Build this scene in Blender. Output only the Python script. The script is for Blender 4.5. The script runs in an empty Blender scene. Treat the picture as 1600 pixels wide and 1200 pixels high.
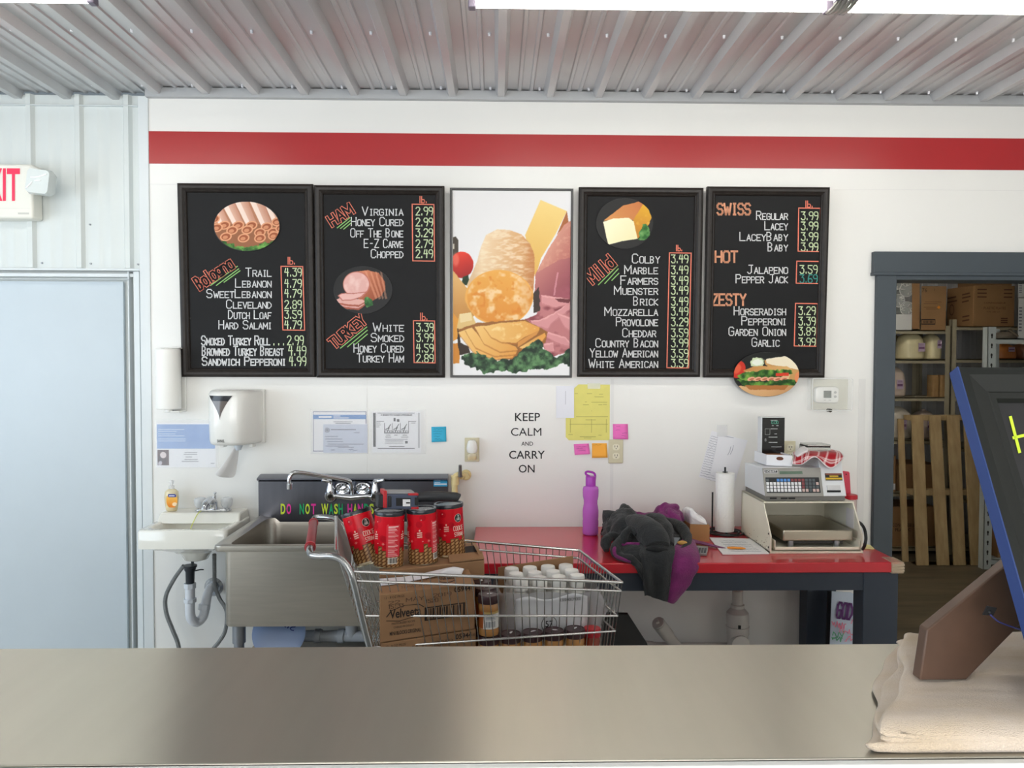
import bpy, bmesh, math, random
import numpy as np
from mathutils import Vector, Matrix
R = math.radians
PI = math.pi
S = bpy.context.scene
COL = S.collection
rnd = random.Random(7)

# ------------------------------------------------------------------ camera
F = 1202.0                       # focal length in pixels of the 1600 px wide frame
CAMZ = 1.58
YAW, PITCH, ROLL = R(1.2), R(1.7), R(0.13)
CM = Matrix.Rotation(-YAW, 4, 'Z') @ Matrix.Rotation(PI / 2 - PITCH, 4, 'X') @ Matrix.Rotation(ROLL, 4, 'Z')
cam_d = bpy.data.cameras.new('camera')
cam = bpy.data.objects.new('camera', cam_d)
COL.objects.link(cam)
cam.matrix_world = Matrix.Translation((0, 0, CAMZ)) @ CM
cam_d.sensor_width = 36
cam_d.lens = F * 36 / 1600
cam_d.clip_start = 0.05
S.camera = cam

# ------------------------------------------------------------------ view, world, daylight
S.view_settings.view_transform = 'Standard'
S.view_settings.look = 'None'
S.view_settings.gamma = 1
S.view_settings.use_curve_mapping = False
S.view_settings.exposure = 0.14
S.cycles.max_bounces = 10
S.cycles.transparent_max_bounces = 16
S.cycles.use_denoising = True
S.cycles.caustics_reflective = False
S.cycles.caustics_refractive = False
wd = bpy.data.worlds.new('daylight_sky')
S.world = wd
wd.use_nodes = True
wn = wd.node_tree
bg = wn.nodes['Background']
bg.inputs['Color'].default_value = (0.72, 0.86, 1.0, 1)
bg.inputs['Strength'].default_value = 1.3


def area_light(name, loc, rot, sx, sy, power, color):
    d = bpy.data.lights.new(name, 'AREA')
    d.shape = 'RECTANGLE'
    d.size, d.size_y, d.energy, d.color = sx, sy, power, color
    o = bpy.data.objects.new(name, d)
    COL.objects.link(o)
    o.location, o.rotation_euler = loc, rot
    return o


DAY_SIDE, DAY_BACK = 80.0, 200.0
TUBE_STRENGTH = 14.0
# daylight coming in through the storefront windows on the left and behind the camera
area_light('window_daylight', (-4.18, 0.3, 1.55), (0, R(-90), 0), 1.7, 4.4, DAY_SIDE, (0.74, 0.87, 1.0))
area_light('storefront_daylight', (0.2, -4.28, 1.5), (R(90), 0, 0), 6.0, 2.0, DAY_BACK, (1.0, 0.97, 0.93))

# ------------------------------------------------------------------ pixel rays (pixels of the 1600x1200 frame)
CM3 = CM.to_3x3()


def ray(px, py):
    return CM3 @ Vector(((px - 800) / F, -(py - 600) / F, -1))


def P(px, py, Y):
    d = ray(px, py)
    t = Y / d.y
    return Vector((d.x * t, Y, CAMZ + d.z * t))


def G(px, py, z):
    d = ray(px, py)
    t = (z - CAMZ) / d.z
    return Vector((d.x * t, d.y * t, z))


class Plane:
    """A flat surface in the place: origin, right, up; its normal points at the viewer."""

    def __init__(s, O, U, V):
        s.O, s.U, s.V = Vector(O), Vector(U).normalized(), Vector(V).normalized()
        s.N = s.U.cross(s.V).normalized()

    def at(s, u, v, n=0.0):
        return s.O + s.U * u + s.V * v + s.N * n

    def hit(s, px, py, n=0.0):
        d = ray(px, py)
        o = s.O + s.N * n
        t = (o - Vector((0, 0, CAMZ))).dot(s.N) / d.dot(s.N)
        p = Vector((0, 0, CAMZ)) + d * t - o
        return p.dot(s.U), p.dot(s.V)

    def px(s, px, py, n=0.0):
        return s.at(*s.hit(px, py, n), n)


WY = 3.67                                           # the white panelled wall stands here
WALL = Plane((0, WY, 0), (1, 0, 0), (0, 0, 1))

# ------------------------------------------------------------------ materials
MATS = {}


def lin(c):
    if isinstance(c, str):
        c = tuple(int(c[i:i + 2], 16) for i in (0, 2, 4))
    return tuple((x / 255 / 12.92 if x / 255 <= 0.04045 else ((x / 255 + 0.055) / 1.055) ** 2.4) for x in c)


def mat(name, c, rough=0.5, metal=0.0, var=0.0, vscale=8.0, bump=0.0, bscale=60.0, stretch=(1, 1, 1),
        aniso=0.0, arot=0.0, trans=0.0, ior=1.45, emit=0.0, spec=0.5, alpha=1.0, col2=None, sheen=0.0, coat=0.0):
    if name in MATS:
        return MATS[name]
    m = bpy.data.materials.new(name)
    m.use_nodes = True
    nt = m.node_tree
    b = nt.nodes['Principled BSDF']
    base = lin(c)
    b.inputs['Base Color'].default_value = (*base, 1)
    b.inputs['Roughness'].default_value = rough
    b.inputs['Metallic'].default_value = metal
    b.inputs['Specular IOR Level'].default_value = spec
    b.inputs['IOR'].default_value = ior
    b.inputs['Transmission Weight'].default_value = trans
    b.inputs['Alpha'].default_value = alpha
    b.inputs['Anisotropic'].default_value = aniso
    b.inputs['Anisotropic Rotation'].default_value = arot
    b.inputs['Sheen Weight'].default_value = sheen
    b.inputs['Coat Weight'].default_value = coat
    if emit:
        b.inputs['Emission Color'].default_value = (*base, 1)
        b.inputs['Emission Strength'].default_value = emit
    if var or bump or col2:
        tc = nt.nodes.new('ShaderNodeTexCoord')
        mp = nt.nodes.new('ShaderNodeMapping')
        mp.inputs['Scale'].default_value = stretch
        nt.links.new(tc.outputs['Object'], mp.inputs['Vector'])
    if var or col2:
        n = nt.nodes.new('ShaderNodeTexNoise')
        n.inputs['Scale'].default_value = vscale
        n.inputs['Detail'].default_value = 5
        nt.links.new(mp.outputs[0], n.inputs['Vector'])
        r = nt.nodes.new('ShaderNodeValToRGB')
        r.color_ramp.elements[0].position = 0.3
        r.color_ramp.elements[1].position = 0.7
        if col2:
            c2 = lin(col2)
            r.color_ramp.elements[0].color = (*c2, 1)
            r.color_ramp.elements[1].color = (*base, 1)
        else:
            r.color_ramp.elements[0].color = (*[x * (1 - var) for x in base], 1)
            r.color_ramp.elements[1].color = (*[min(1, x * (1 + var)) for x in base], 1)
        nt.links.new(n.outputs['Fac'], r.inputs['Fac'])
        nt.links.new(r.outputs['Color'], b.inputs['Base Color'])
    if bump:
        n2 = nt.nodes.new('ShaderNodeTexNoise')
        n2.inputs['Scale'].default_value = bscale
        n2.inputs['Detail'].default_value = 4
        nt.links.new(mp.outputs[0], n2.inputs['Vector'])
        bp = nt.nodes.new('ShaderNodeBump')
        bp.inputs['Strength'].default_value = bump
        bp.inputs['Distance'].default_value = 0.01
        nt.links.new(n2.outputs['Fac'], bp.inputs['Height'])
        nt.links.new(bp.outputs[0], b.inputs['Normal'])
    if aniso:
        tg = nt.nodes.new('ShaderNodeCombineXYZ')       # brushing direction
        tg.inputs[1].default_value = 1.0
        nt.links.new(tg.outputs[0], b.inputs['Tangent'])
    MATS[name] = m
    return m


def film(name, c, clear=0.8, rough=0.1):
    """Thin clear plastic: mostly see-through, some gloss."""
    if name in MATS:
        return MATS[name]
    m = bpy.data.materials.new(name)
    m.use_nodes = True
    nt = m.node_tree
    nt.nodes.clear()
    out = nt.nodes.new('ShaderNodeOutputMaterial')
    t = nt.nodes.new('ShaderNodeBsdfTransparent')
    g = nt.nodes.new('ShaderNodeBsdfPrincipled')
    g.inputs['Base Color'].default_value = (*lin(c), 1)
    g.inputs['Roughness'].default_value = rough
    mx = nt.nodes.new('ShaderNodeMixShader')
    mx.inputs[0].default_value = 1 - clear
    nt.links.new(t.outputs[0], mx.inputs[1])
    nt.links.new(g.outputs[0], mx.inputs[2])
    nt.links.new(mx.outputs[0], out.inputs[0])
    MATS[name] = m
    return m


def print_mat(name='printed_picture', rough=0.3):
    if name in MATS:
        return MATS[name]
    m = bpy.data.materials.new(name)
    m.use_nodes = True
    nt = m.node_tree
    b = nt.nodes['Principled BSDF']
    b.inputs['Roughness'].default_value = rough
    b.inputs['Specular IOR Level'].default_value = 0.22
    a = nt.nodes.new('ShaderNodeVertexColor')
    a.layer_name = 'ink'
    nt.links.new(a.outputs['Color'], b.inputs['Base Color'])
    MATS[name] = m
    return m


# ------------------------------------------------------------------ mesh building
WL = {}                                             # world place of every object's origin


class MB:
    def __init__(s):
        s.v, s.f, s.m = [], [], []

    def add(s, vs, fs, mi=0):
        o = len(s.v)
        s.v += [Vector(p) for p in vs]
        s.f += [[i + o for i in f] for f in fs]
        s.m += [mi] * len(fs)
        return s

    def merge(s, other, M=None, mi=None):
        o = len(s.v)
        s.v += [(M @ p if M is not None else p.copy()) for p in other.v]
        s.f += [[i + o for i in f] for f in other.f]
        s.m += [mi if mi is not None else k for k in other.m]
        return s

    def xform(s, M):
        s.v = [M @ p for p in s.v]
        return s

    def hexa(s, p, mi=0):                           # 8 points: bottom ring then top ring
        return s.add(p, [(0, 3, 2, 1), (4, 5, 6, 7), (0, 1, 5, 4), (1, 2, 6, 5), (2, 3, 7, 6), (3, 0, 4, 7)], mi)

    def box(s, x0, x1, y0, y1, z0, z1, mi=0):
        return s.hexa([(x0, y0, z0), (x1, y0, z0), (x1, y1, z0), (x0, y1, z0),
                       (x0, y0, z1), (x1, y0, z1), (x1, y1, z1), (x0, y1, z1)], mi)

    def pbox(s, pl, x0, y0, x1, y1, n0, n1, mi=0):  # a box lying on a plane, from a pixel rectangle
        a, b = pl.hit(x0, y0, n1), pl.hit(x1, y1, n1)
        return s.ubox(pl, a[0], b[0], b[1], a[1], n0, n1, mi)

    def ubox(s, pl, u0, u1, v0, v1, n0, n1, mi=0):
        q = [(u0, v0), (u1, v0), (u1, v1), (u0, v1)]
        return s.hexa([pl.at(u, v, n0) for u, v in q] + [pl.at(u, v, n1) for u, v in q], mi)

    def prism(s, poly, d, mi=0):                    # 3D polygon pushed along vector d
        n = len(poly)
        a = [Vector(p) for p in poly]
        b = [p + Vector(d) for p in a]
        return s.add(a + b, [list(range(n))[::-1], list(range(n, 2 * n))] +
                     [(i, (i + 1) % n, n + (i + 1) % n, n + i) for i in range(n)], mi)

    def rings(s, rings, mi=0, cap0=True, cap1=True, closed=True):
        n = len(rings[0])
        vs = [p for r in rings for p in r]
        fs = []
        for k in range(len(rings) - 1):
            for i in range(n if closed else n - 1):
                j = (i + 1) % n
                fs.append((k * n + i, k * n + j, (k + 1) * n + j, (k + 1) * n + i))
        if closed and cap0:
            fs.append(list(range(n))[::-1])
        if closed and cap1:
            fs.append([(len(rings) - 1) * n + i for i in range(n)])
        return s.add(vs, fs, mi)

    def tube(s, pts, r, n=8, mi=0, closed=False):
        pts = [Vector(p) for p in pts]
        m = len(pts)
        rr = r if isinstance(r, (list, tuple)) else [r] * m
        T = []
        for i in range(m):
            a = pts[(i - 1) % m] if closed or i > 0 else pts[i]
            b = pts[(i + 1) % m] if closed or i < m - 1 else pts[i]
            T.append((b - a).normalized())
        up = Vector((0, 0, 1)) if abs(T[0].z) < 0.9 else Vector((1, 0, 0))
        nrm = (up - T[0] * up.dot(T[0])).normalized()
        rg = []
        for i in range(m):
            nrm = (nrm - T[i] * nrm.dot(T[i])).normalized()
            bn = T[i].cross(nrm)
            rg.append([pts[i] + (nrm * math.cos(2 * PI * k / n) + bn * math.sin(2 * PI * k / n)) * rr[i] for k in range(n)])
        if closed:
            rg.append(rg[0])
            return s.rings(rg, mi, False, False)
        return s.rings(rg, mi)

    def cyl(s, p0, p1, r0, r1=None, n=20, mi=0):
        return s.tube([p0, p1], [r0, r0 if r1 is None else r1], n, mi)

    def lathe(s, prof, c, n=24, mi=0, M=None):      # profile of (radius, height) turned about z at c
        c = Vector(c)
        rg = []
        for r, z in prof:
            ring = [Vector((r * math.cos(2 * PI * k / n), r * math.sin(2 * PI * k / n), z)) for k in range(n)]
            rg.append([c + (M @ p if M is not None else p) for p in ring])
        return s.rings(rg, mi)

    def ell(s, c, rx, ry, rz, n=16, m=10, mi=0, M=None):
        prof = []
        c = Vector(c)
        rg = []
        for j in range(m + 1):
            a = -PI / 2 + PI * j / m
            rad = max(math.cos(a), 1e-3)
            ring = [Vector((rx * rad * math.cos(2 * PI * k / n), ry * rad * math.sin(2 * PI * k / n), rz * math.sin(a))) for k in range(n)]
            rg.append([c + (M @ p if M is not None else p) for p in ring])
        return s.rings(rg, mi)

    def grid(s, rows, mi=0):
        nc = len(rows[0])
        vs = [p for r in rows for p in r]
        fs = [(i * nc + j, i * nc + j + 1, (i + 1) * nc + j + 1, (i + 1) * nc + j)
              for i in range(len(rows) - 1) for j in range(nc - 1)]
        return s.add(vs, fs, mi)

    def build(s, name, mats, parent=None, bevel=0.0, seg=2, subsurf=0, solid=0.0, sharp=35, fix=True):
        if not isinstance(mats, (list, tuple)):
            mats = [mats]
        if parent is not None:
            org = WL[parent.name]
        else:
            xs, ys, zs = [p.x for p in s.v], [p.y for p in s.v], [p.z for p in s.v]
            org = Vector(((min(xs) + max(xs)) / 2, (min(ys) + max(ys)) / 2, min(zs)))
        me = bpy.data.meshes.new(name)
        me.from_pydata([tuple(p - org) for p in s.v], [], s.f)
        for q in mats:
            me.materials.append(q)
        me.polygons.foreach_set('material_index', s.m)
        if fix:
            bm = bmesh.new()
            bm.from_mesh(me)
            bmesh.ops.recalc_face_normals(bm, faces=bm.faces)
            bm.to_mesh(me)
            bm.free()
        me.polygons.foreach_set('use_smooth', [True] * len(me.polygons))
        me.set_sharp_from_angle(angle=R(sharp))
        me.update()
        o = bpy.data.objects.new(name, me)
        COL.objects.link(o)
        if parent is not None:
            o.parent = parent
        else:
            o.location = org
        WL[o.name] = org.copy()
        if bevel:
            b = o.modifiers.new('edges', 'BEVEL')
            b.width, b.segments, b.limit_method, b.angle_limit = bevel, seg, 'ANGLE', R(40)
        if solid:
            q = o.modifiers.new('thickness', 'SOLIDIFY')
            q.thickness, q.offset = solid, 0
        if subsurf:
            q = o.modifiers.new('smooth', 'SUBSURF')
            q.levels = q.render_levels = subsurf
        return o


def tag(o, label, cat, group=None):
    o['label'], o['category'] = label, cat
    if group:
        o['group'] = group
    return o


def structure(o):
    o['kind'] = 'structure'
    return o


def thing(name, label, cat, loc, group=None):
    o = bpy.data.objects.new(name, None)
    o.empty_display_size = 0.05
    COL.objects.link(o)
    o.location = loc
    WL[o.name] = Vector(loc)
    return tag(o, label, cat, group)


def copy_tree(o, parent=None):
    c = o.copy()
    COL.objects.link(c)
    if parent is not None:
        c.parent = parent
    WL[c.name] = WL[o.name].copy()
    for ch in list(o.children):
        copy_tree(ch, c)
    return c


def rrect(w, h, r, n=4):                            # outline of a rounded rectangle about (0,0)
    pts = []
    for cx, cy, a0 in ((w / 2 - r, h / 2 - r, 0), (-w / 2 + r, h / 2 - r, 90), (-w / 2 + r, -h / 2 + r, 180), (w / 2 - r, -h / 2 + r, 270)):
        for k in range(n + 1):
            a = R(a0 + 90 * k / n)
            pts.append((cx + r * math.cos(a), cy + r * math.sin(a)))
    return pts


def smooth_path(pts, k=6, closed=False):            # Catmull-Rom through the points
    pts = [Vector(p) for p in pts]
    out = []
    m = len(pts)
    for i in range(m if closed else m - 1):
        if closed:
            p0, p1, p2, p3 = pts[i - 1], pts[i], pts[(i + 1) % m], pts[(i + 2) % m]
        else:
            p0, p1, p2, p3 = pts[max(i - 1, 0)], pts[i], pts[i + 1], pts[min(i + 2, m - 1)]
        for j in range(k):
            t = j / k
            out.append(0.5 * ((2 * p1) + (p2 - p0) * t + (2 * p0 - 5 * p1 + 4 * p2 - p3) * t * t + (3 * p1 - p0 - 3 * p2 + p3) * t ** 3))
    if not closed:
        out.append(pts[-1])
    return out


# ------------------------------------------------------------------ hand lettering (strokes) and printed type
STROKES = {
    'A': '00 26 40|12 32', 'B': '00 06 26 35 34 23 03|23 32 31 20 00', 'C': '45 36 16 05 01 10 30 41',
    'D': '00 06 26 44 42 20 00', 'E': '46 06 00 40|03 33', 'F': '46 06 00|03 33', 'G': '45 36 16 05 01 10 30 41 43 23',
    'H': '00 06|40 46|03 43', 'I': '20 26|16 36|10 30', 'J': '36 31 20 10 01|16 46', 'K': '00 06|46 03 40', 'L': '06 00 40',
    'M': '00 06 22 46 40', 'N': '00 06 40 46', 'O': '16 05 01 10 30 41 45 36 16', 'P': '00 06 36 45 44 33 03',
    'Q': '16 05 01 10 30 41 45 36 16|22 40', 'R': '00 06 36 45 44 33 03|23 40', 'S': '45 36 16 05 04 13 33 42 41 30 10 01',
    'T': '20 26|06 46', 'U': '06 01 10 30 41 46', 'V': '06 20 46', 'W': '06 10 24 30 46', 'X': '00 46|06 40', 'Y': '06 23 46|23 20',
    'Z': '06 46 00 40', '0': '16 05 01 10 30 41 45 36 16', '1': '15 26 20', '2': '05 16 36 45 44 00 40', '3': '06 46 24 34 43 41 30 10 01',
    '4': '16 03 43|36 30', '5': '46 06 04 33 42 41 30 10 01', '6': '46 16 03 01 10 30 41 42 33 13 02', '7': '06 46 10',
    '8': '13 04 05 16 36 45 44 33 13 02 01 10 30 41 42 33', '9': '43 13 04 05 16 36 45 42 30', '.': '20 21', '-': '13 33', ' ': '', "'": '26 25',
    '!': '26 22|20 21', 'b': '06 00 30 41 42 33 03', 'l': '26 20', 'o': '14 03 01 10 30 41 43 34 14', 'g': '43 34 14 03 02 11 31 42|44 40 30 10', 'n': '00 04|03 14 34 43 40', 'a': '44 40|43 34 14 03 01 10 30 41',
    'i': '20 24|25 26', 'd': '46 40|43 34 14 03 01 10 30 41', '$': '45 36 16 05 04 13 33 42 41 30 10 01|27 20', '/': '00 46', ':': '21 22|24 25',
}
NARROW = {'I': 0.75, '.': 0.45, ' ': 0.55, 'l': 0.5, '1': 0.6, "'": 0.4, '!': 0.5, 'M': 1.2, 'W': 1.3}


def stroke_paths(text, caps=True, small=0.72):
    """2D strokes of the text: cap height 1, running from x = 0; returns (paths, width)."""
    x, out = 0.0, []
    for ch in text:
        k = 1.0
        g = ch
        if caps and ch.isalpha() and ch.islower():
            g, k = ch.upper(), small
        wd = NARROW.get(g, 1.0) * k * 0.6
        for path in STROKES.get(g, '').split('|'):
            pts = [(x + int(p[0]) / 4 * wd, int(p[1]) / 6 * k) for p in path.split()]
            if pts:
                out.append(pts)
        x += wd + 0.2 * k
    return out, max(x - 0.2, 0.1)


def ribbons(mb, paths, fn, w, mi=0):
    """Flat strokes; fn maps 2D to the place, w is the stroke width in 2D units."""
    for p in paths:
        for i in range(len(p) - 1):
            a, b = Vector(p[i]), Vector(p[i + 1])
            d = b - a
            if d.length < 1e-6:
                continue
            d.normalize()
            a2, b2 = a - d * w * 0.4, b + d * w * 0.4
            n = Vector((-d.y, d.x)) * w / 2
            mb.add([fn(*(a2 + n)), fn(*(a2 - n)), fn(*(b2 - n)), fn(*(b2 + n))], [(0, 1, 2, 3)], mi)


def chalk(mb, pl, text, x0, x1, yb, h, w=1.6, n=0.001, mi=0, caps=True, ang=0.0, small=0.72):
    """Hand lettering between pixel columns x0 and x1 with its base line at yb (height h px)."""
    paths, W = stroke_paths(text, caps, small)
    sx = (x1 - x0) / W
    ca, sa = math.cos(R(ang)), math.sin(R(ang))
    jit = rnd.uniform(-0.4, 0.4)
    pp = [[(x * sx, y * h) for x, y in p] for p in paths]
    def fn(x, y):
        return pl.px(x0 + x * ca - y * sa, yb + jit - (x * sa + y * ca), n)
    ribbons(mb, pp, fn, w, mi)


TYPE_CACHE = {}


def type_mesh(text, bold=0.0):
    """Printed capitals from the built-in typeface: flat triangles, (verts2d, faces, bounds)."""
    key = (text, bold)
    if key in TYPE_CACHE:
        return TYPE_CACHE[key]
    c = bpy.data.curves.new('type', 'FONT')
    c.body = text
    c.resolution_u = 3
    c.offset = bold
    o = bpy.data.objects.new('type', c)
    COL.objects.link(o)
    dg = bpy.context.evaluated_depsgraph_get()
    me = o.evaluated_get(dg).to_mesh()
    vs = [(v.co.x, v.co.y) for v in me.vertices]
    fs = [tuple(p.vertices) for p in me.polygons]
    o.evaluated_get(dg).to_mesh_clear()
    bpy.data.objects.remove(o)
    bpy.data.curves.remove(c)
    xs, ys = [v[0] for v in vs], [v[1] for v in vs]
    TYPE_CACHE[key] = (vs, fs, (min(xs), max(xs), min(ys), max(ys)))
    return TYPE_CACHE[key]


def typeset(mb, text, fn, x0, x1, y0, y1, mi=0, bold=0.0):
    """Fit printed text into the 2D box x0..x1, y0 (base) .. y1 (top); fn maps to the place."""
    vs, fs, (a, b, c, d) = type_mesh(text, bold)
    mb.add([fn(x0 + (x - a) / (b - a) * (x1 - x0), y0 + (y - c) / (d - c) * (y1 - y0)) for x, y in vs], fs, mi)


def typeset_px(mb, pl, text, x0, y0, x1, y1, n=0.001, mi=0, bold=0.0):
    typeset(mb, text, lambda x, y: pl.px(x, y, n), x0, x1, y0, y1, mi, bold)


def cloth(name, ctrl, m, parent, k=4, colour=None, th=0.004):
    """Smooth cloth through a grid of control points; colour(u, v) gives printed ink."""
    rows_ = [smooth_path(r, k) for r in ctrl]
    cols_ = [smooth_path([r[j] for r in rows_], k) for j in range(len(rows_[0]))]
    g = [[c[i] for c in cols_] for i in range(len(cols_[0]))]
    mb = MB().grid(g)
    o = mb.build(name, m, parent, solid=th, sharp=70, fix=False)
    if colour:
        nr, nc = len(g), len(g[0])
        at = o.data.color_attributes.new('ink', 'FLOAT_COLOR', 'POINT')
        data = []
        for i in range(nr):
            for j in range(nc):
                data += list(lin(colour(j / (nc - 1), i / (nr - 1)))) + [1.0]
        at.data.foreach_set('color', data)
    return o


# ------------------------------------------------------------------ printed pictures (ink colours on a fine flat grid)
def vnoise(X, Y, scale, seed=0, oct=3):
    out = np.zeros_like(X, dtype=float)
    amp, tot = 1.0, 0.0
    for o in range(oct):
        rs = np.random.RandomState(seed + o)
        T = rs.rand(64, 64)
        x, y = X / scale * 2 ** o, Y / scale * 2 ** o
        xi, yi = np.floor(x).astype(int), np.floor(y).astype(int)
        fx, fy = x - xi, y - yi
        fx, fy = fx * fx * (3 - 2 * fx), fy * fy * (3 - 2 * fy)
        a, b = T[yi % 64, xi % 64], T[yi % 64, (xi + 1) % 64]
        c, d = T[(yi + 1) % 64, xi % 64], T[(yi + 1) % 64, (xi + 1) % 64]
        out += amp * ((a * (1 - fx) + b * fx) * (1 - fy) + (c * (1 - fx) + d * fx) * fy)
        tot += amp
        amp *= 0.5
    return out / tot


class Ink:
    """A picture in the pixel frame x0..x1, y0..y1 made of painted shapes."""

    def __init__(s, x0, y0, x1, y1, ss, base):
        s.x0, s.y0, s.x1, s.y1 = x0, y0, x1, y1
        s.nx, s.ny = int((x1 - x0) * ss) + 1, int((y1 - y0) * ss) + 1
        s.X, s.Y = np.meshgrid(np.linspace(x0, x1, s.nx), np.linspace(y0, y1, s.ny))
        s.C = np.zeros((s.ny, s.nx, 3)) + np.array(base, float)

    def paint(s, m, c, k=1.0):
        m = np.clip(m * k, 0, 1)[..., None]
        s.C = s.C * (1 - m) + np.array(c, float) * m
        return s

    def ell(s, cx, cy, rx, ry, rot=0, soft=0.06, wob=0.0, seed=0):
        a = R(rot)
        dx, dy = s.X - cx, s.Y - cy
        u, v = dx * math.cos(a) + dy * math.sin(a), -dx * math.sin(a) + dy * math.cos(a)
        d = np.sqrt((u / rx) ** 2 + (v / ry) ** 2)
        if wob:
            d = d + wob * (vnoise(s.X, s.Y, max(rx, ry) * 0.35, seed) - 0.5)
        return np.clip((1 - d) / soft + 0.5, 0, 1)

    def poly(s, pts, wob=0.0, wsc=6, seed=0):
        X, Y = s.X, s.Y
        if wob:
            X = X + wob * (vnoise(s.X, s.Y, wsc, seed) - 0.5) * 2
            Y = Y + wob * (vnoise(s.X, s.Y, wsc, seed + 9) - 0.5) * 2
        ins = np.zeros(X.shape, bool)
        n = len(pts)
        for i in range(n):
            (xa, ya), (xb, yb) = pts[i], pts[(i + 1) % n]
            if ya == yb:
                continue
            cnd = (ya > Y) != (yb > Y)
            ins ^= cnd & (X < (xb - xa) * (Y - ya) / (yb - ya) + xa)
        m = ins.astype(float)
        q = np.pad(m, 1, 'edge')
        return (q[1:-1, 1:-1] * 4 + q[:-2, 1:-1] + q[2:, 1:-1] + q[1:-1, :-2] + q[1:-1, 2:]) / 8

    def lin(s, ax, ay, bx, by, c0, c1):
        t = np.clip(((s.X - ax) * (bx - ax) + (s.Y - ay) * (by - ay)) / ((bx - ax) ** 2 + (by - ay) ** 2), 0, 1)[..., None]
        return np.array(c0, float) * (1 - t) + np.array(c1, float) * t

    def n(s, scale, seed=0, oct=3):
        return vnoise(s.X, s.Y, scale, seed, oct)

    def leafy(s, pts, seed, g0=(24, 48, 28), g1=(92, 142, 80), wob=5):
        m = s.poly(pts, wob, 7, seed)
        t = np.clip((s.n(7, seed + 3) - 0.3) * 2.2, 0, 1)[..., None]
        s.paint(m, np.array(g0, float) * (1 - t) + np.array(g1, float) * t)
        return s

    def lay(s, name, pl, n, parent, mask=None, rough=0.3):
        c = np.clip(s.C / 255, 0, 1)
        c = np.where(c <= 0.04045, c / 12.92, ((c + 0.055) / 1.055) ** 2.4)
        # corners on the surface, then an even grid between them
        a, b = pl.hit(s.x0, s.y0, n), pl.hit(s.x1, s.y1, n)
        us, vs = np.linspace(a[0], b[0], s.nx), np.linspace(a[1], b[1], s.ny)
        org = WL[parent.name]
        U, V = np.meshgrid(us, vs)
        O = np.array(pl.O + pl.N * n - org)
        co = O + U[..., None] * np.array(pl.U) + V[..., None] * np.array(pl.V)
        idx = np.arange(s.nx * s.ny).reshape(s.ny, s.nx)
        q = np.stack([idx[1:, :-1], idx[1:, 1:], idx[:-1, 1:], idx[:-1, :-1]], -1).reshape(-1, 4)
        if mask is not None:
            keep = (mask > 0.5)
            kq = (keep[1:, :-1] & keep[1:, 1:] & keep[:-1, 1:] & keep[:-1, :-1]).reshape(-1)
            q = q[kq]
            used = np.unique(q)
            re = np.full(s.nx * s.ny, -1)
            re[used] = np.arange(len(used))
            q = re[q]
            co, c = co.reshape(-1, 3)[used], c.reshape(-1, 3)[used]
        co, c = co.reshape(-1, 3), c.reshape(-1, 3)
        me = bpy.data.meshes.new(name)
        me.from_pydata(co.tolist(), [], q.tolist())
        at = me.color_attributes.new('ink', 'FLOAT_COLOR', 'POINT')
        at.data.foreach_set('color', np.concatenate([c, np.ones((len(c), 1))], 1).astype(np.float32).ravel())
        me.materials.append(print_mat('printed_picture', rough))
        me.update()
        o = bpy.data.objects.new(name, me)
        COL.objects.link(o)
        o.parent = parent
        WL[o.name] = org.copy()
        return o

# ================================================================== THE SETTING
ZC = P(783, 155, WY).z                              # underside of the ceiling sheets
XL, XR, YB = -4.2, 4.2, -4.3
XC = P(236, 600, WY).x                              # left end of the white panelled wall
LY = WY + 0.06                                      # ribbed wall to its left stands a little further back
DX0 = P(1397, 600, WY - 0.02).x                     # doorway: left side, head height, right side
DZ1 = P(1450, 431, WY - 0.02).z
DX1 = DX0 + 1.02

M_wall = mat('white_wall_panel', (232, 231, 227), 0.28, var=0.012, vscale=2)
M_rib = mat('white_ribbed_steel', (212, 217, 215), 0.35)
M_trim = mat('white_trim', (216, 221, 222), 0.35)
M_red = mat('red_stripe_paint', (166, 34, 38), 0.3, var=0.04, vscale=1.5)
M_ceil = mat('grey_ceiling_steel', (196, 196, 197), 0.3, 0.35, var=0.03, vscale=3)
M_slate = mat('slate_trim_paint', (62, 70, 76), 0.45, var=0.03, vscale=5)
M_floor = mat('worn_concrete_floor', (104, 94, 74), 0.45, col2=(70, 62, 48), vscale=3, stretch=(0.6, 4, 1), bump=0.1, bscale=20)
M_seam = mat('panel_seam', (224, 223, 220), 0.4)
M_screw = mat('white_screw', (236, 236, 240), 0.3, 0.3)

structure(MB().box(XL, XR, YB, WY + 0.065, -0.1, 0).build('floor', mat('pale_bounce_floor', (196, 192, 184), 0.4, var=0.05, vscale=2)))  # unseen shop floor kept pale to bounce light up into the room
structure(MB().box(0.6, 5.1, WY + 0.065, 7.3, -0.1, 0).build('floor_storeroom', M_floor))
structure(MB().box(XL, 0.6, WY + 0.065, WY + 0.2, -0.1, 0).build('floor_door_sill', M_floor))


# ribbed ceiling, one profile along X pushed along Y, with its screws
def rib_profile(x0, x1, phase, depth, sign, ribw=0.056, top=0.03, minor=0.004):
    per = 0.2286
    pts = []
    k0 = int(math.floor((x0 - phase) / per)) - 1
    k1 = int(math.ceil((x1 - phase) / per)) + 1
    for k in range(k0, k1):
        c = phase + k * per
        pts += [(c - ribw / 2, 0), (c - top / 2, depth), (c + top / 2, depth), (c + ribw / 2, 0)]
        for q in (0.38, 0.62):
            m = c + per * q
            pts += [(m - 0.011, 0), (m - 0.006, minor), (m + 0.006, minor), (m + 0.011, 0)]
    return [(x, d * sign) for x, d in pts if x0 < x < x1]


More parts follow.
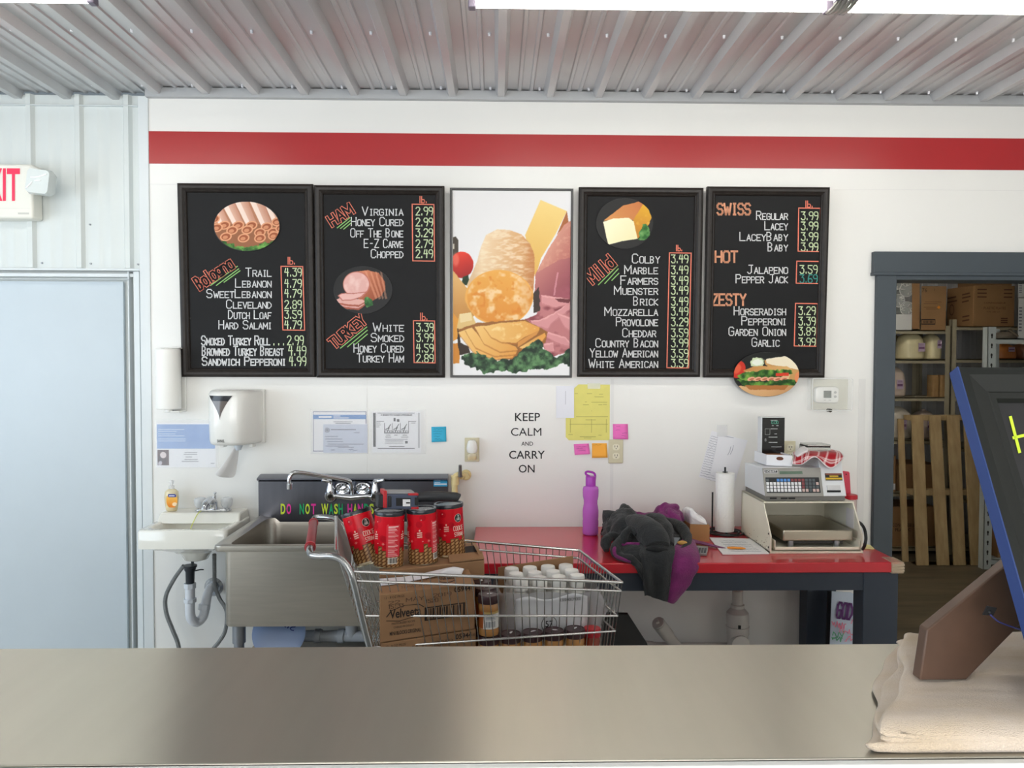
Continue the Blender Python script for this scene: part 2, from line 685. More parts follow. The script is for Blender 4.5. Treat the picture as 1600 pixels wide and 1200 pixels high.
PH = P(783, 155, WY).x
pr = [(XL, 0)] + rib_profile(XL, XR, PH, 0.034, -1, 0.06, 0.03, 0.006) + [(XR, 0)]
mb = MB()
mb.add([(x, YB, ZC + 0.034 + z) for x, z in pr] + [(x, LY, ZC + 0.034 + z) for x, z in pr],
       [(i, i + 1, len(pr) + i + 1, len(pr) + i) for i in range(len(pr) - 1)])
for yy in (3.61, 3.02, 2.42, 1.82, 1.22):
    for k in range(-14, 15):
        x = PH + k * 0.2286 - 0.05
        mb.cyl((x, yy, ZC + 0.035), (x, yy, ZC + 0.022), 0.0065, 0.005, 8, 1)
structure(mb.build('ceiling', [M_ceil, M_screw], fix=False))
structure(MB().box(XL, XR, YB, 7.3, ZC + 0.09, ZC + 0.13).build('ceiling_deck', mat('ceiling_deck_board', (120, 120, 118), 0.7)))

# white panelled wall with the storeroom doorway
TH = 0.13
mb = MB()
mb.box(XC, DX0, WY, WY + TH, 0, ZC + 0.02)
mb.box(DX0, DX1, WY, WY + TH, DZ1, ZC + 0.02)
mb.box(DX1, 5.1, WY, WY + TH, 0, ZC + 0.02)
w = structure(mb.build('wall_back', M_wall))
mb = MB()
for px in (574, 955, 1343):
    mb.pbox(WALL, px - 0.8, 592, px + 0.8, 1150, 0, 0.0015)
mb.pbox(WALL, 234, 287, 283, 288.6, 0, 0.0015)
mb.pbox(WALL, 1302, 296, 1640, 297.6, 0, 0.0015)
structure(mb.build('trim_seams', M_seam))
structure(MB().ubox(WALL, XC, XR, P(800, 260, WY).z, P(800, 210, WY).z, 0, 0.003).build('trim_red_stripe', M_red))
structure(MB().ubox(WALL, XC - 0.045, XC + 0.004, 0, ZC - 0.002, -0.07, 0.006).build('trim_corner', M_trim, bevel=0.003))
structure(MB().ubox(WALL, XC, XR, ZC - 0.012, ZC + 0.03, 0, 0.03).build('trim_ceiling_edge', mat('grey_edge_trim', (176, 178, 180), 0.4, 0.3)))

# ribbed white steel to the left, above the white door
LEFT = Plane((0, LY, 0), (1, 0, 0), (0, 0, 1))
zr = P(100, 419, LY).z
phl = LEFT.hit(49, 300)[0]
pr = [(XL, 0)] + rib_profile(XL, XC - 0.01, phl, 0.018, -1, 0.045, 0.022, 0.0015) + [(XC - 0.01, 0)]
mb = MB()
mb.add([(x, LY + d, zr) for x, d in pr] + [(x, LY + d, ZC + 0.02) for x, d in pr],
       [(i, i + 1, len(pr) + i + 1, len(pr) + i) for i in range(len(pr) - 1)])
for px, py in ((66, 411), (142, 412), (216, 413), (141, 351)):
    c = LEFT.px(px, py)
    mb.cyl(c, c + Vector((0, -0.006, 0)), 0.005, 0.004, 8, 1)
mb.box(XL, XC, LY + 0.03, LY + 0.09, 0, ZC + 0.02, 0)
structure(mb.build('wall_left_of_menu', [M_rib, mat('grey_screw', (150, 152, 156), 0.3, 0.7)], fix=False))
structure(MB().pbox(LEFT, -700, 157, 219, 164, 0, 0.022).build('trim_top_left', M_trim, bevel=0.003))
# door: header channel, track, slab, jamb
dr = structure(MB().pbox(LEFT, -480, 437, 201, 1150, -0.02, -0.004).build('door_1', mat('pale_door_paint', (192, 202, 208), 0.35, var=0.01)))
mb = MB()
mb.pbox(LEFT, -700, 415, 226, 423, 0, 0.026)
mb.pbox(LEFT, -700, 423, 208, 433, -0.03, 0.004)
mb.pbox(LEFT, -700, 432, 200, 437, 0, 0.03)
mb.pbox(LEFT, 201, 424, 208, 1150, -0.03, 0.016)
mb.pbox(LEFT, 208, 424, 226, 1150, -0.03, 0.008)
mb.build('door_frame', M_trim, dr, bevel=0.002)

# storeroom doorway casing
cx0 = P(1368, 600, WY - 0.025).x
hx0 = P(1366, 400, WY - 0.03).x
z0, z1 = P(1400, 429, WY - 0.03).z, P(1400, 393, WY - 0.03).z
mb = MB()
mb.box(cx0, DX0 + 0.003, WY - 0.025, WY, 0, z0)
mb.box(DX1 - 0.003, DX1 + 0.09, WY - 0.025, WY, 0, z0)
mb.box(hx0, DX1 + 0.1, WY - 0.03, WY, z0, z1)
mb.box(hx0 - 0.004, DX1 + 0.104, WY - 0.034, WY, z0 - 0.004, z0 + 0.012)
mb.box(DX0 - 0.002, DX0 + 0.006, WY, WY + TH + 0.01, 0, DZ1)
mb.box(DX1 - 0.006, DX1 + 0.002, WY, WY + TH + 0.01, 0, DZ1)
mb.box(DX0, DX1, WY - 0.02, WY + TH + 0.01, DZ1 - 0.02, DZ1 + 0.002)
structure(mb.build('door_2_frame', M_slate, bevel=0.003))

# storeroom shell
SB = 7.0
pr = [(0.7, 0)] + rib_profile(0.7, 5.0, 2.0, 0.03, -1, 0.07, 0.035) + [(5.0, 0)]
mb = MB()
mb.add([(x, SB + d, 0) for x, d in pr] + [(x, SB + d, ZC) for x, d in pr], [(i, i + 1, len(pr) + i + 1, len(pr) + i) for i in range(len(pr) - 1)])
structure(mb.build('wall_storeroom_back', mat('storeroom_steel', (196, 198, 200), 0.4), fix=False))
structure(MB().box(0.6, 0.7, WY + TH, SB + 0.2, 0, ZC).build('wall_storeroom_left', M_wall))
structure(MB().box(5.0, 5.1, WY + TH, SB + 0.2, 0, ZC).build('wall_storeroom_right', M_wall))
structure(MB().box(0.6, 5.1, WY + TH, SB + 0.2, ZC, ZC + 0.05).build('ceiling_storeroom', M_wall))

# the rest of the shop: side walls and storefront windows
W1 = (-1.95, 2.5, 0.65, 2.45)
mb = MB()
mb.box(XL - 0.1, XL, YB, W1[0], 0, ZC + 0.02)
mb.box(XL - 0.1, XL, W1[1], LY + 0.09, 0, ZC + 0.02)
mb.box(XL - 0.1, XL, W1[0], W1[1], 0, W1[2])
mb.box(XL - 0.1, XL, W1[0], W1[1], W1[3], ZC + 0.02)
structure(mb.build('wall_left', M_wall))
structure(MB().box(XR, XR + 0.1, YB, WY, 0, ZC + 0.02).build('wall_right', M_wall))
mb = MB()
mb.box(XL, -2.85, YB - 0.1, YB, 0, ZC + 0.02)
mb.box(3.25, XR, YB - 0.1, YB, 0, ZC + 0.02)
mb.box(-2.85, 3.25, YB - 0.1, YB, 0, 0.45)
mb.box(-2.85, 3.25, YB - 0.1, YB, 2.55, ZC + 0.02)
structure(mb.build('wall_front', M_wall))
M_glass = film('window_glass', (240, 248, 250), 0.94, 0.02)
M_alu = mat('window_aluminium', (150, 154, 158), 0.35, 0.8)
w1 = structure(MB().box(XL - 0.052, XL - 0.046, W1[0], W1[1], W1[2], W1[3]).build('window_1', M_glass))
mb = MB()
for y in (W1[0], 0.27, W1[1]):
    mb.box(XL - 0.08, XL - 0.02, y - 0.03, y + 0.03, W1[2], W1[3])
for z in (W1[2], W1[3]):
    mb.box(XL - 0.08, XL - 0.02, W1[0], W1[1], z - 0.03, z + 0.03)
mb.build('window_frame', M_alu, w1)
w2 = structure(MB().box(-2.85, 3.25, YB - 0.052, YB - 0.046, 0.45, 2.55).build('window_2', M_glass))
mb = MB()
for x in (-2.85, -0.8, 1.2, 3.25):
    mb.box(x - 0.03, x + 0.03, YB - 0.08, YB - 0.02, 0.45, 2.55)
for z in (0.45, 2.55):
    mb.box(-2.85, 3.25, YB - 0.08, YB - 0.02, z - 0.03, z + 0.03)
mb.build('window_frame', M_alu, w2)

# ------------------------------------------------------------------ fluorescent lights
M_tube = mat('lit_tube', (255, 252, 244), 0.4, emit=TUBE_STRENGTH)
M_tube2 = mat('lit_storeroom_tube', (255, 248, 238), 0.4, emit=34.0)
M_hous = mat('white_enamel', (240, 240, 238), 0.35)
M_sock = mat('tube_socket', (120, 112, 126), 0.4)


def tube_light(x0, x1, y, z, label, group=None, tm=None):
    t = thing('fluorescent_light', label, 'ceiling light', ((x0 + x1) / 2, y, z - 0.013), group)
    mb = MB()
    mb.prism([(x0, y - 0.075, z + 0.03), (x0, y - 0.03, z + 0.075), (x0, y + 0.03, z + 0.075), (x0, y + 0.075, z + 0.03), (x0, y + 0.03, z + 0.022), (x0, y - 0.03, z + 0.022)], (x1 - x0, 0, 0))
    mb.build('housing', M_hous, t)
    for dy in (-0.042, 0.042):
        MB().cyl((x0 + 0.025, y + dy, z), (x1 - 0.025, y + dy, z), 0.013, n=12).build('tube', tm or M_tube, t)
        for xx in (x0, x1 - 0.025):
            MB().box(xx, xx + 0.025, y + dy - 0.017, y + dy + 0.017, z - 0.017, z + 0.03).build('socket', M_sock, t, bevel=0.004)
    return t


TY, TZ = 2.505, 2.745
x_b = P(731, 8, TY).x
x_c = P(1314, 8, TY).x
tube_light(P(140, 5, TY).x - 1.24, P(140, 5, TY).x, TY, TZ, 'lit tube light at the top left edge above the exit sign')
tube_light(x_b, x_c - 0.012, TY, TZ, 'lit tube light overhead in front of the food poster and cheese menu')
tube_light(x_c + 0.012, x_c + 0.012 + 1.24, TY, TZ, 'lit tube light at the top right, above the storeroom doorway side')
mb = MB()
for k in range(9):
    r = 0.052 + 0.003 * (k % 2)
    xx = x_c - 0.03 + k * 0.0075
    mb.tube([(xx, TY + 0.09 * math.cos(a), TZ + 0.03 + r * math.sin(a)) for a in [2 * PI * q / 16 for q in range(16)]], 0.004, 6, closed=True)
tag(mb.build('wire_coupling', mat('coupling_metal', (176, 178, 172), 0.35, 0.8)), 'ribbed grey metal coupling between the two right tube lights', 'coupling')
for yy in (0.2, -2.1):  # out-of-view fixtures added for the light they give the room
    for xx in (-2.6, 0.0, 2.6):
        tube_light(xx - 0.62, xx + 0.62, yy, TZ, 'unseen tube light added out of view to brighten the shop', 'tube lights added out of view')
tube_light(1.7, 2.9, 5.0, ZC - 0.09, 'lit tube light on the storeroom ceiling', tm=M_tube2)

# ------------------------------------------------------------------ exit sign
EX = Plane((0, LY - 0.085, 0), (1, 0, 0), (0, 0, 1))
t = thing('exit_sign', 'white exit sign with red letters and emergency lamp above the door', 'exit sign', EX.px(0, 343, -0.04))
M_sign = mat('warm_white_plastic', (232, 230, 220), 0.35)
a, b = EX.hit(-54, 341), EX.hit(50, 256)
mb = MB()
mb.ubox(EX, a[0], b[0], a[1], b[1], -0.085, 0)
mb.build('body', M_sign, t, bevel=0.012, seg=3)
mb = MB()
typeset_px(mb, EX, 'EXIT', -36, 314, 31, 263, 0.002, 0, 0.02)
mb.build('lettering', mat('exit_red', (222, 48, 82), 0.4, emit=0.25), t)
mb = MB()
mb.pbox(EX, -54, 325, 48, 325.8, 0, 0.001)
mb.pbox(EX, 28, 332, 45, 335, 0, 0.001)
mb.build('mark', mat('sign_groove', (200, 198, 190), 0.5), t)
hd = Plane(EX.px(63.5, 285, 0.06), (1, 0, -0.13), (0.13, 0, 1))
mb = MB()
pts = [hd.at(x * 0.056, y * 0.059, 0) for x, y in rrect(2, 2, 0.3)]
pts2 = [hd.at(x * 0.05, y * 0.053, 0.027) for x, y in rrect(2, 2, 0.35)]
pts0 = [hd.at(x * 0.045, y * 0.048, -0.045) for x, y in rrect(2, 2, 0.3)]
mb.rings([pts0, pts, pts2])
h = mb.build('lamp_head', mat('clear_lamp_plastic', (212, 218, 216), 0.15, coat=0.5), t)
mb = MB()
for (x0, y0, x1, y1) in ((-0.6, 0.25, 0.0, 0.35), (0.0, 0.35, 0.75, 0.7), (-0.9, -0.7, -0.45, -0.1), (-0.2, 0, 0.3, 0.1)):
    mb.tube([hd.at(x0 * 0.05, y0 * 0.053, 0.027), hd.at((x0 + x1) / 2 * 0.05 + 0.004, (y0 + y1) / 2 * 0.053, 0.029), hd.at(x1 * 0.05, y1 * 0.053, 0.027)], 0.0035, 6)
mb.build('reflector', mat('reflector_white', (250, 250, 250), 0.1), h)
MB().cyl(EX.px(50, 262, 0.0), EX.px(62, 268, 0.03), 0.012, n=10).build('arm', M_sign, t)

# ================================================================== MENU BOARDS AND FOOD POSTER
# the boards hang with their tops a little way off the wall
zb, zt = P(800, 590, WY - 0.035).z, P(800, 288, WY - 0.065).z
BO = Plane((0, WY - 0.012 - 0.0, zb), (1, 0, 0), (0, -0.03 / (zt - zb), 1))
M_frame = mat('dark_wood_frame', (38, 33, 30), 0.42, var=0.25, vscale=14, stretch=(3, 3, 3), spec=0.35)
M_board = mat('black_chalkboard', (26, 26, 27), 0.55, var=0.08, vscale=6, spec=0.2)
M_white = mat('chalk_white', (214, 214, 214), 0.7, var=0.12, vscale=40)
M_price = mat('chalk_pale_green', (206, 222, 178), 0.7, var=0.14, vscale=40)
M_sal = mat('chalk_salmon', (232, 128, 104), 0.7, var=0.1, vscale=40)
M_grn = mat('chalk_green', (140, 190, 110), 0.7)
M_teal = mat('chalk_teal', (60, 150, 140), 0.7)
M_tan = mat('chalk_tan', (214, 150, 116), 0.7, var=0.15, vscale=40)
BT = 0.03                                           # frame thickness
PN = 0.014                                          # face of the black panel


def frame_sweep(mb, pl, u0, v0, u1, v1, prof, mi=0):
    """A mitred frame: prof is [(inset, height)] from the outer edge inwards."""
    rg = []
    for ins, n in prof:
        rg.append([pl.at(u0 + ins, v0 + ins, n), pl.at(u1 - ins, v0 + ins, n), pl.at(u1 - ins, v1 - ins, n), pl.at(u0 + ins, v1 - ins, n)])
    mb.rings(rg, mi, False, False)


def board(rect, label, name='menu_board', fw=0.043):
    x0, y0, x1, y1 = rect
    a, b = BO.hit(x0, y1, BT), BO.hit(x1, y0, BT)
    t = thing(name, label, 'menu board' if name == 'menu_board' else 'poster', BO.at((a[0] + b[0]) / 2, a[1], 0), 'chalk menu boards on the wall' if name == 'menu_board' else None)
    mb = MB()
    frame_sweep(mb, BO, a[0], a[1], b[0], b[1], [(0, 0), (0, 0.022), (0.004, 0.027), (0.012, BT), (0.022, BT - 0.002), (0.03, 0.022), (0.034, 0.024), (0.038, 0.021), (fw, PN - 0.003), (fw, 0.002)])
    mb.build('frame', M_frame, t, sharp=25)
    mb = MB()
    mb.ubox(BO, a[0] + 0.01, b[0] - 0.01, a[1] + 0.01, b[1] - 0.01, 0.002, PN)
    mb.build('panel', M_board, t)
    return t


def lettering(t, name, m, items, w=1.5, **kw):
    mb = MB()
    for it in items:
        chalk(mb, BO, it[0], it[1], it[2], it[3], it[4], w=w, n=PN + 0.0012, **kw)
    return mb.build(name, m, t, fix=False)


def price_box(mb, x0, y0, x1, y1, sk=0, w=1.6):
    a = [(x0, y0), (x1, y0 + 0.5), (x1 + sk, y1), (x0 + sk, y1 - 0.5), (x0, y0)]
    ribbons(mb, [a], lambda x, y: BO.px(x, y, PN + 0.0012), w)


def bubble(t, text, cx, cy, L, h, ang, caps=True):
    """Outlined slanting heading: a broad salmon stroke with a dark core."""
    paths, W = stroke_paths(text, caps, 0.8)
    ca, sa = math.cos(R(ang)), math.sin(R(ang))
    for nm, m, w, n in (('heading', M_sal, 5.2, PN + 0.0012), ('heading_core', M_board, 2.9, PN + 0.0022)):
        def fn(x, y):
            dx, dy = (x / W - 0.5) * L, (y - 0.5) * h
            return BO.px(cx + dx * ca - dy * sa, cy - (dx * sa + dy * ca), n)
        mb = MB()
        pp = [[(x / W * L, y * h) for x, y in p] for p in paths]
        ribbons(mb, pp, lambda x, y: fn(x / L * W, y / h), w)
        mb.build(nm, m, t, fix=False)


def underline(t, lines):
    mb = MB()
    ribbons(mb, lines, lambda x, y: BO.px(x, y, PN + 0.0012), 1.5)
    mb.build('underline', M_grn, t, fix=False)


def rows(names, x1, prices, px0, px1, ys, lefts, h=13):
    return ([(n, l, x1, y, h) for n, l, y in zip(names, lefts, ys)], [(p, px0, px1, y, h * 0.95) for p, y in zip(prices, ys)])


# ---- board 1: bologna
t1 = board((283, 287, 488, 589), 'black menu board with rolled ham oval, bologna prices, leftmost board')
nm, pr = rows(['Trail', 'Lebanon', 'SweetLebanon', 'Cleveland', 'Dutch Loaf', 'Hard Salami'], 423, ['4.39', '4.79', '4.79', '2.89', '3.59', '4.79'], 445, 471,
              [432, 449, 465, 482, 498, 514], [384, 368, 323, 354, 357, 342])
lettering(t1, 'item_lettering', M_white, nm)
lettering(t1, 'price_lettering', M_price, pr)
lettering(t1, 'bold_lettering', M_white, [('Smoked Turkey Roll', 315, 421, 539, 14), ('Browned Turkey Breast', 316, 442, 555, 14), ('Sandwich Pepperoni', 316, 445, 571, 13)], w=1.9)
lettering(t1, 'lower_price_lettering', M_price, [('2.99', 449, 474, 539, 14), ('4.49', 451, 478, 555, 14), ('4.99', 452, 478, 571, 14), ('. . .', 427, 444, 539, 13)])
mb = MB()
price_box(mb, 439, 416, 473, 516, 3)
chalk(mb, BO, 'lb.', 449, 461, 413, 11, 1.4, PN + 0.0012, caps=False)
mb.build('price_frame', M_sal, t1, fix=False)
bubble(t1, 'Bologna', 334, 427, 64, 20, 33, False)
underline(t1, [[(329, 446), (371, 416)], [(338, 446), (373, 420)], [(350, 441), (375, 423)]])

# ---- board 2: ham and turkey
t2 = board((494, 290, 694, 590), 'black menu board with ham and turkey prices, second board from left')
nm, pr = rows(['Virginia', 'Honey Cured', 'Off The Bone', 'E-Z Carve', 'Chopped'], 629, ['2.99', '2.99', '3.29', '2.79', '2.49'], 650, 676,
              [336, 353, 370, 387, 403], [566, 549, 548, 569, 580])
n2, p2 = rows(['White', 'Smoked', 'Honey Cured', 'Turkey Ham'], 630, ['3.39', '3.99', '4.59', '2.89'], 651, 677, [518, 534, 550, 566], [583, 580, 553, 558])
for q_ in (nm, n2):
    lettering(t2, 'item_lettering', M_white, q_)
for q_ in (pr, p2):
    lettering(t2, 'price_lettering', M_price, q_)
mb = MB()
price_box(mb, 644, 319, 678, 408, 1)
chalk(mb, BO, 'lb.', 655, 667, 317, 10, 1.4, PN + 0.0012, caps=False)
mb.build('price_frame', M_sal, t2, fix=False)
mb = MB()
price_box(mb, 646, 501, 679, 567, 1)
chalk(mb, BO, 'lb.', 656, 668, 500, 11, 1.4, PN + 0.0012, caps=False)
mb.build('price_frame', M_sal, t2, fix=False)
bubble(t2, 'HAM', 532, 336, 40, 17, 32)
underline(t2, [[(527, 356), (547, 340)], [(532, 357), (548, 344)], [(537, 358), (549, 348)]])
bubble(t2, 'TURKEY', 543, 518, 64, 17, 39)
underline(t2, [[(532, 544), (573, 511)], [(543, 542), (574, 516)], [(555, 538), (574, 522)]])

# ---- board 4: mild cheese
t4 = board((902.5, 293, 1100, 589), 'black menu board with cheese wedge picture and longest price list')
nm, pr = rows(['Colby', 'Marble', 'Farmers', 'Muenster', 'Brick', 'Mozzarella', 'Provolone', 'Cheddar', 'Country Bacon', 'Yellow American', 'White American'], 1027,
              ['3.49', '3.49', '3.49', '3.49', '3.49', '3.49', '3.29', '3.59', '3.99', '3.59', '3.59'], 1049, 1075,
              [411, 428, 444, 460, 477, 493, 509, 526, 542, 558, 574], [988, 976, 970, 960, 990, 945, 963, 973, 931, 922, 920])
nm[0] = ('Colby', 988, 1030, 411, 14)
nm[7] = ('Cheddar', 973, 1024, 526, 13)
lettering(t4, 'item_lettering', M_white, nm)
lettering(t4, 'price_lettering', M_price, pr)
mb = MB()
price_box(mb, 1046, 395, 1080, 575, -4)
chalk(mb, BO, 'lb.', 1056, 1066, 392, 9, 1.4, PN + 0.0012, caps=False)
mb.build('price_frame', M_sal, t4, fix=False)
bubble(t4, 'Mild', 938, 421, 46, 21, 39, False)
underline(t4, [[(935, 445), (965, 415)], [(945, 443), (966, 420)], [(956, 438), (967, 427)]])

# ---- board 5: swiss, hot, zesty
t5 = board((1100.5, 292, 1298, 590), 'black menu board with swiss, hot and zesty prices, sandwich oval')
nm, pr = rows(['Regular', 'Lacey', 'LaceyBaby', 'Baby'], 1230, ['3.99', '3.99', '3.99', '3.99'], 1252, 1278, [343, 359, 376, 392], [1182, 1195, 1156, 1200])
n2, p2 = rows(['Jalapeno', 'Pepper Jack'], 1230, ['3.59', '3.69'], 1250, 1277, [427, 442], [1168, 1150])
n3, p3 = rows(['Horseradish', 'Pepperoni', 'Garden Onion', 'Garlic'], 1227, ['3.29', '3.39', '3.89', '3.99'], 1248, 1274, [492, 508, 524, 541], [1147, 1159, 1139, 1175])
n3[3] = ('Garlic', 1175, 1217, 541, 13)
for q_ in (nm, n2, n3):
    lettering(t5, 'item_lettering', M_white, q_)
for q_ in (pr, p2[:1], p3):
    lettering(t5, 'price_lettering', M_price, q_)
lettering(t5, 'price_lettering', M_teal, p2[1:])
for q_ in (('SWISS', 1121, 1172, 335, 17), ('HOT', 1118, 1152, 410, 17), ('ZESTY', 1113, 1165, 477, 17)):
    lettering(t5, 'heading', M_tan, [q_], w=3.0)
mb = MB()
price_box(mb, 1245, 408, 1280, 443, -1)
mb.build('price_frame', M_sal, t5, fix=False)
mb = MB()
price_box(mb, 1243, 474, 1278, 541, -2)
mb.build('price_frame', M_sal, t5, fix=False)
mb = MB()
price_box(mb, 1248, 325, 1282, 393, -1)
chalk(mb, BO, 'lb.', 1258, 1270, 324, 10, 1.4, PN + 0.0012, caps=False)
mb.build('price_frame', M_sal, t5, fix=False)


# ---- oval pictures on the boards
def oval(t, ink, cx, cy, rx, ry, n0, n1):
    ring = [(cx + rx * math.cos(2 * PI * k / 48), cy + ry * math.sin(2 * PI * k / 48)) for k in range(48)]
    mb = MB()
    mb.rings([[BO.px(x, y, n1) + BO.N * (n - n1) for x, y in ring] for n in (n0, n1 - 0.0008)])
    d = mb.build('picture_disc', mat('picture_board_edge', (28, 28, 28), 0.5), t)
    ink.lay('picture', BO, n1, d, ink.ell(cx, cy, rx, ry, 0, 0.001), 0.4)


k = Ink(330, 312, 441, 396, 2, (150, 96, 66))
yy = [(0, (334, 342)), (1, (350, 352)), (2, (372, 352)), (3, (393, 352)), (4, (417, 354)), (5, (434, 346))]
k.paint(k.poly([(330, 340), (345, 312), (441, 312), (441, 350), (330, 350)]), (176, 120, 90))
for i, (x, y) in yy:                                # rolled slices, seen end-on, running up to the left
    k.paint(k.poly([(x - 8, y), (x - 33 + i * 1.5, y - 42), (x - 12 + i * 1.5, y - 44), (x + 9, y - 1)], 0.5, 5, i), k.lin(x - 14, y, x + 6, y - 8, (238, 208, 190), (196, 140, 116)))
    k.paint(k.poly([(x - 8, y), (x - 33 + i * 1.5, y - 42), (x - 25 + i * 1.5, y - 44), (x - 2, y - 3)]), (244, 224, 212), 0.8)
for row, (dy, seq) in enumerate(((0, yy), (16, [(0, (338, 352)), (1, (362, 356)), (2, (386, 355)), (3, (406, 359)), (4, (427, 358)), (5, (440, 352))]), (24, [(1, (352, 366)), (2, (380, 368)), (3, (406, 368)), (4, (428, 364))]))):
    for i, (x, y) in seq:
        if row:
            y = y + 4
        k.paint(k.ell(x, y, 9.5, 6.8, -14), (222, 158, 118))
        k.paint(k.ell(x, y, 7.2, 4.8, -14), (158, 86, 54))
        k.paint(k.ell(x - 1, y + 1, 4.2, 2.8, -14), (206, 138, 100))
k.leafy([(330, 376), (352, 378), (380, 386), (402, 384), (430, 374), (441, 372), (441, 398), (330, 398)], 4, (26, 66, 24), (116, 170, 80), 5)
oval(t1, k, 385.5, 353.5, 52, 39, PN, PN + 0.006)

k = Ink(519, 414, 615, 492, 2, (24, 24, 25))
k.paint(k.poly([(556, 424), (575, 422), (592, 426), (602, 440), (602, 452), (596, 462), (578, 472), (560, 470)], 0.6), k.lin(562, 430, 600, 462, (206, 126, 92), (140, 66, 40)))
for q in range(4):
    k.paint(k.poly([(570 + q * 8, 424), (573 + q * 8, 424), (590 + q * 5, 466), (587 + q * 5, 468)], 0.8), (226, 160, 126), 0.5)
k.paint(k.ell(557, 444, 21.5, 20, -10, 0.05), (190, 110, 92))
k.paint(k.ell(556.5, 444, 20, 18.6, -10, 0.06), (222, 170, 162))
k.paint(k.ell(556.5, 444, 20, 18.6, -10, 0.06) * np.clip(k.n(9, 8) * 2.4 - 1.1, 0, 1), (238, 206, 198), 0.8)
for q, (dy, c) in enumerate(((17, (158, 80, 62)), (13, (214, 160, 150)), (10, (170, 90, 72)), (6, (220, 168, 158)))):
    k.paint(k.poly([(523, 466 + dy / 2), (534, 462 + dy / 3), (566, 466 + dy / 3), (571, 468 + dy / 2), (560, 472 + dy * 0.75), (540, 471 + dy * 0.7), (528, 470 + dy / 2)], 0.6, 5, q), c)
k.paint(k.poly([(527, 462), (533, 458), (552, 458), (574, 455), (566, 464), (548, 470), (534, 470)], 0.5), (188, 112, 100))
k.paint(k.poly([(529, 462), (534, 459), (552, 459.5), (570, 457), (562, 464), (548, 468.5), (535, 468.5)], 0.5), (228, 180, 172))
k.leafy([(569, 466), (574, 464), (582, 468), (582, 476), (572, 480), (569, 474)], 5, (30, 80, 34), (96, 150, 84), 2.5)
oval(t2, k, 567, 453, 46, 37, PN, PN + 0.004)

k = Ink(930, 308, 1026, 391, 2, (26, 25, 24))
k.paint(k.poly([(943, 345), (973, 321), (1008, 311.5), (1013, 322), (990, 344), (975, 342)], 0.6), k.lin(950, 345, 1008, 312, (214, 148, 84), (190, 110, 62)))
k.paint(k.poly([(1008, 312), (1017, 340), (1014, 350), (996, 373), (985, 350), (990, 342)], 0.8), k.lin(1012, 320, 995, 365, (226, 172, 44), (190, 126, 40)))
k.paint(k.poly([(1008, 312), (1017, 340), (1014, 350), (996, 373), (985, 350), (990, 342)], 0.8) * np.clip(k.n(6, 3) * 3 - 1.6, 0, 1), (238, 196, 90), 0.8)
k.paint(k.poly([(942.5, 347), (958, 341.5), (982, 340), (990, 346), (996, 373), (972, 377), (951, 383)], 0.4), k.lin(945, 345, 985, 378, (250, 244, 208), (236, 226, 180)))
k.leafy([(1000, 360), (1005, 349), (1011, 350), (1017, 360), (1016, 367), (1006, 374), (997, 375)], 6, (36, 96, 36), (110, 160, 90), 3)
oval(t4, k, 976, 349, 44.5, 39.5, PN, PN + 0.006)

k = Ink(1146, 548, 1250, 622, 2, (16, 18, 16))
k.paint(k.poly([(1146, 604), (1250, 598), (1250, 625), (1146, 625)], 1), k.lin(1150, 600, 1240, 622, (226, 182, 130), (200, 150, 100)))
k.paint(k.poly([(1194, 563), (1220, 557), (1250, 566), (1250, 596), (1230, 592), (1196, 570)], 0.8), (200, 152, 92))
k.paint(k.poly([(1196, 561), (1226, 556), (1250, 562), (1250, 578), (1222, 573), (1198, 568)], 0.8), (240, 228, 200))
k.paint(k.ell(1183, 566, 11, 8, 0, 0.1, 0.5, 3), (206, 220, 180))
k.paint(k.ell(1183, 566, 8, 5, 0, 0.3, 0.6, 5), (236, 240, 224))
k.paint(k.ell(1153, 577, 12, 14, 20, 0.08), (204, 46, 28))
k.paint(k.ell(1152, 576, 6, 8, 20, 0.4), (230, 110, 70), 0.7)
k.paint(k.ell(1247, 590, 6, 9, 0, 0.1), (226, 140, 90))
k.paint(k.poly([(1162, 579), (1178, 572), (1228, 572), (1237, 577), (1234, 582), (1166, 583)], 0.5), k.lin(1165, 575, 1230, 582, (196, 136, 74), (222, 176, 110)))
k.paint(k.poly([(1166, 581), (1235, 580), (1232, 592), (1170, 594)], 2), (226, 190, 140))
k.leafy([(1152, 586), (1180, 579), (1236, 577), (1238, 584), (1212, 589), (1160, 596)], 7, (30, 74, 20), (130, 176, 70), 3)
k.paint(k.poly([(1212, 583), (1232, 582), (1232, 587), (1212, 588)]), (216, 60, 36))
for q in range(6):
    k.paint(k.ell(1174 + q * 10, 592, 6, 3, -15), (232, 168, 136))
    k.paint(k.ell(1175 + q * 10, 592.6, 4, 1.6, -15), (190, 110, 80))
k.leafy([(1150, 594), (1190, 597), (1240, 593), (1241, 600), (1210, 606), (1165, 605)], 8, (24, 66, 18), (110, 160, 60), 3)
k.paint(k.poly([(1164, 602), (1232, 602), (1226, 609), (1172, 609)], 0.6), (176, 112, 56))
oval(t5, k, 1197.5, 585, 50.5, 35, 0.02, BT + 0.006)

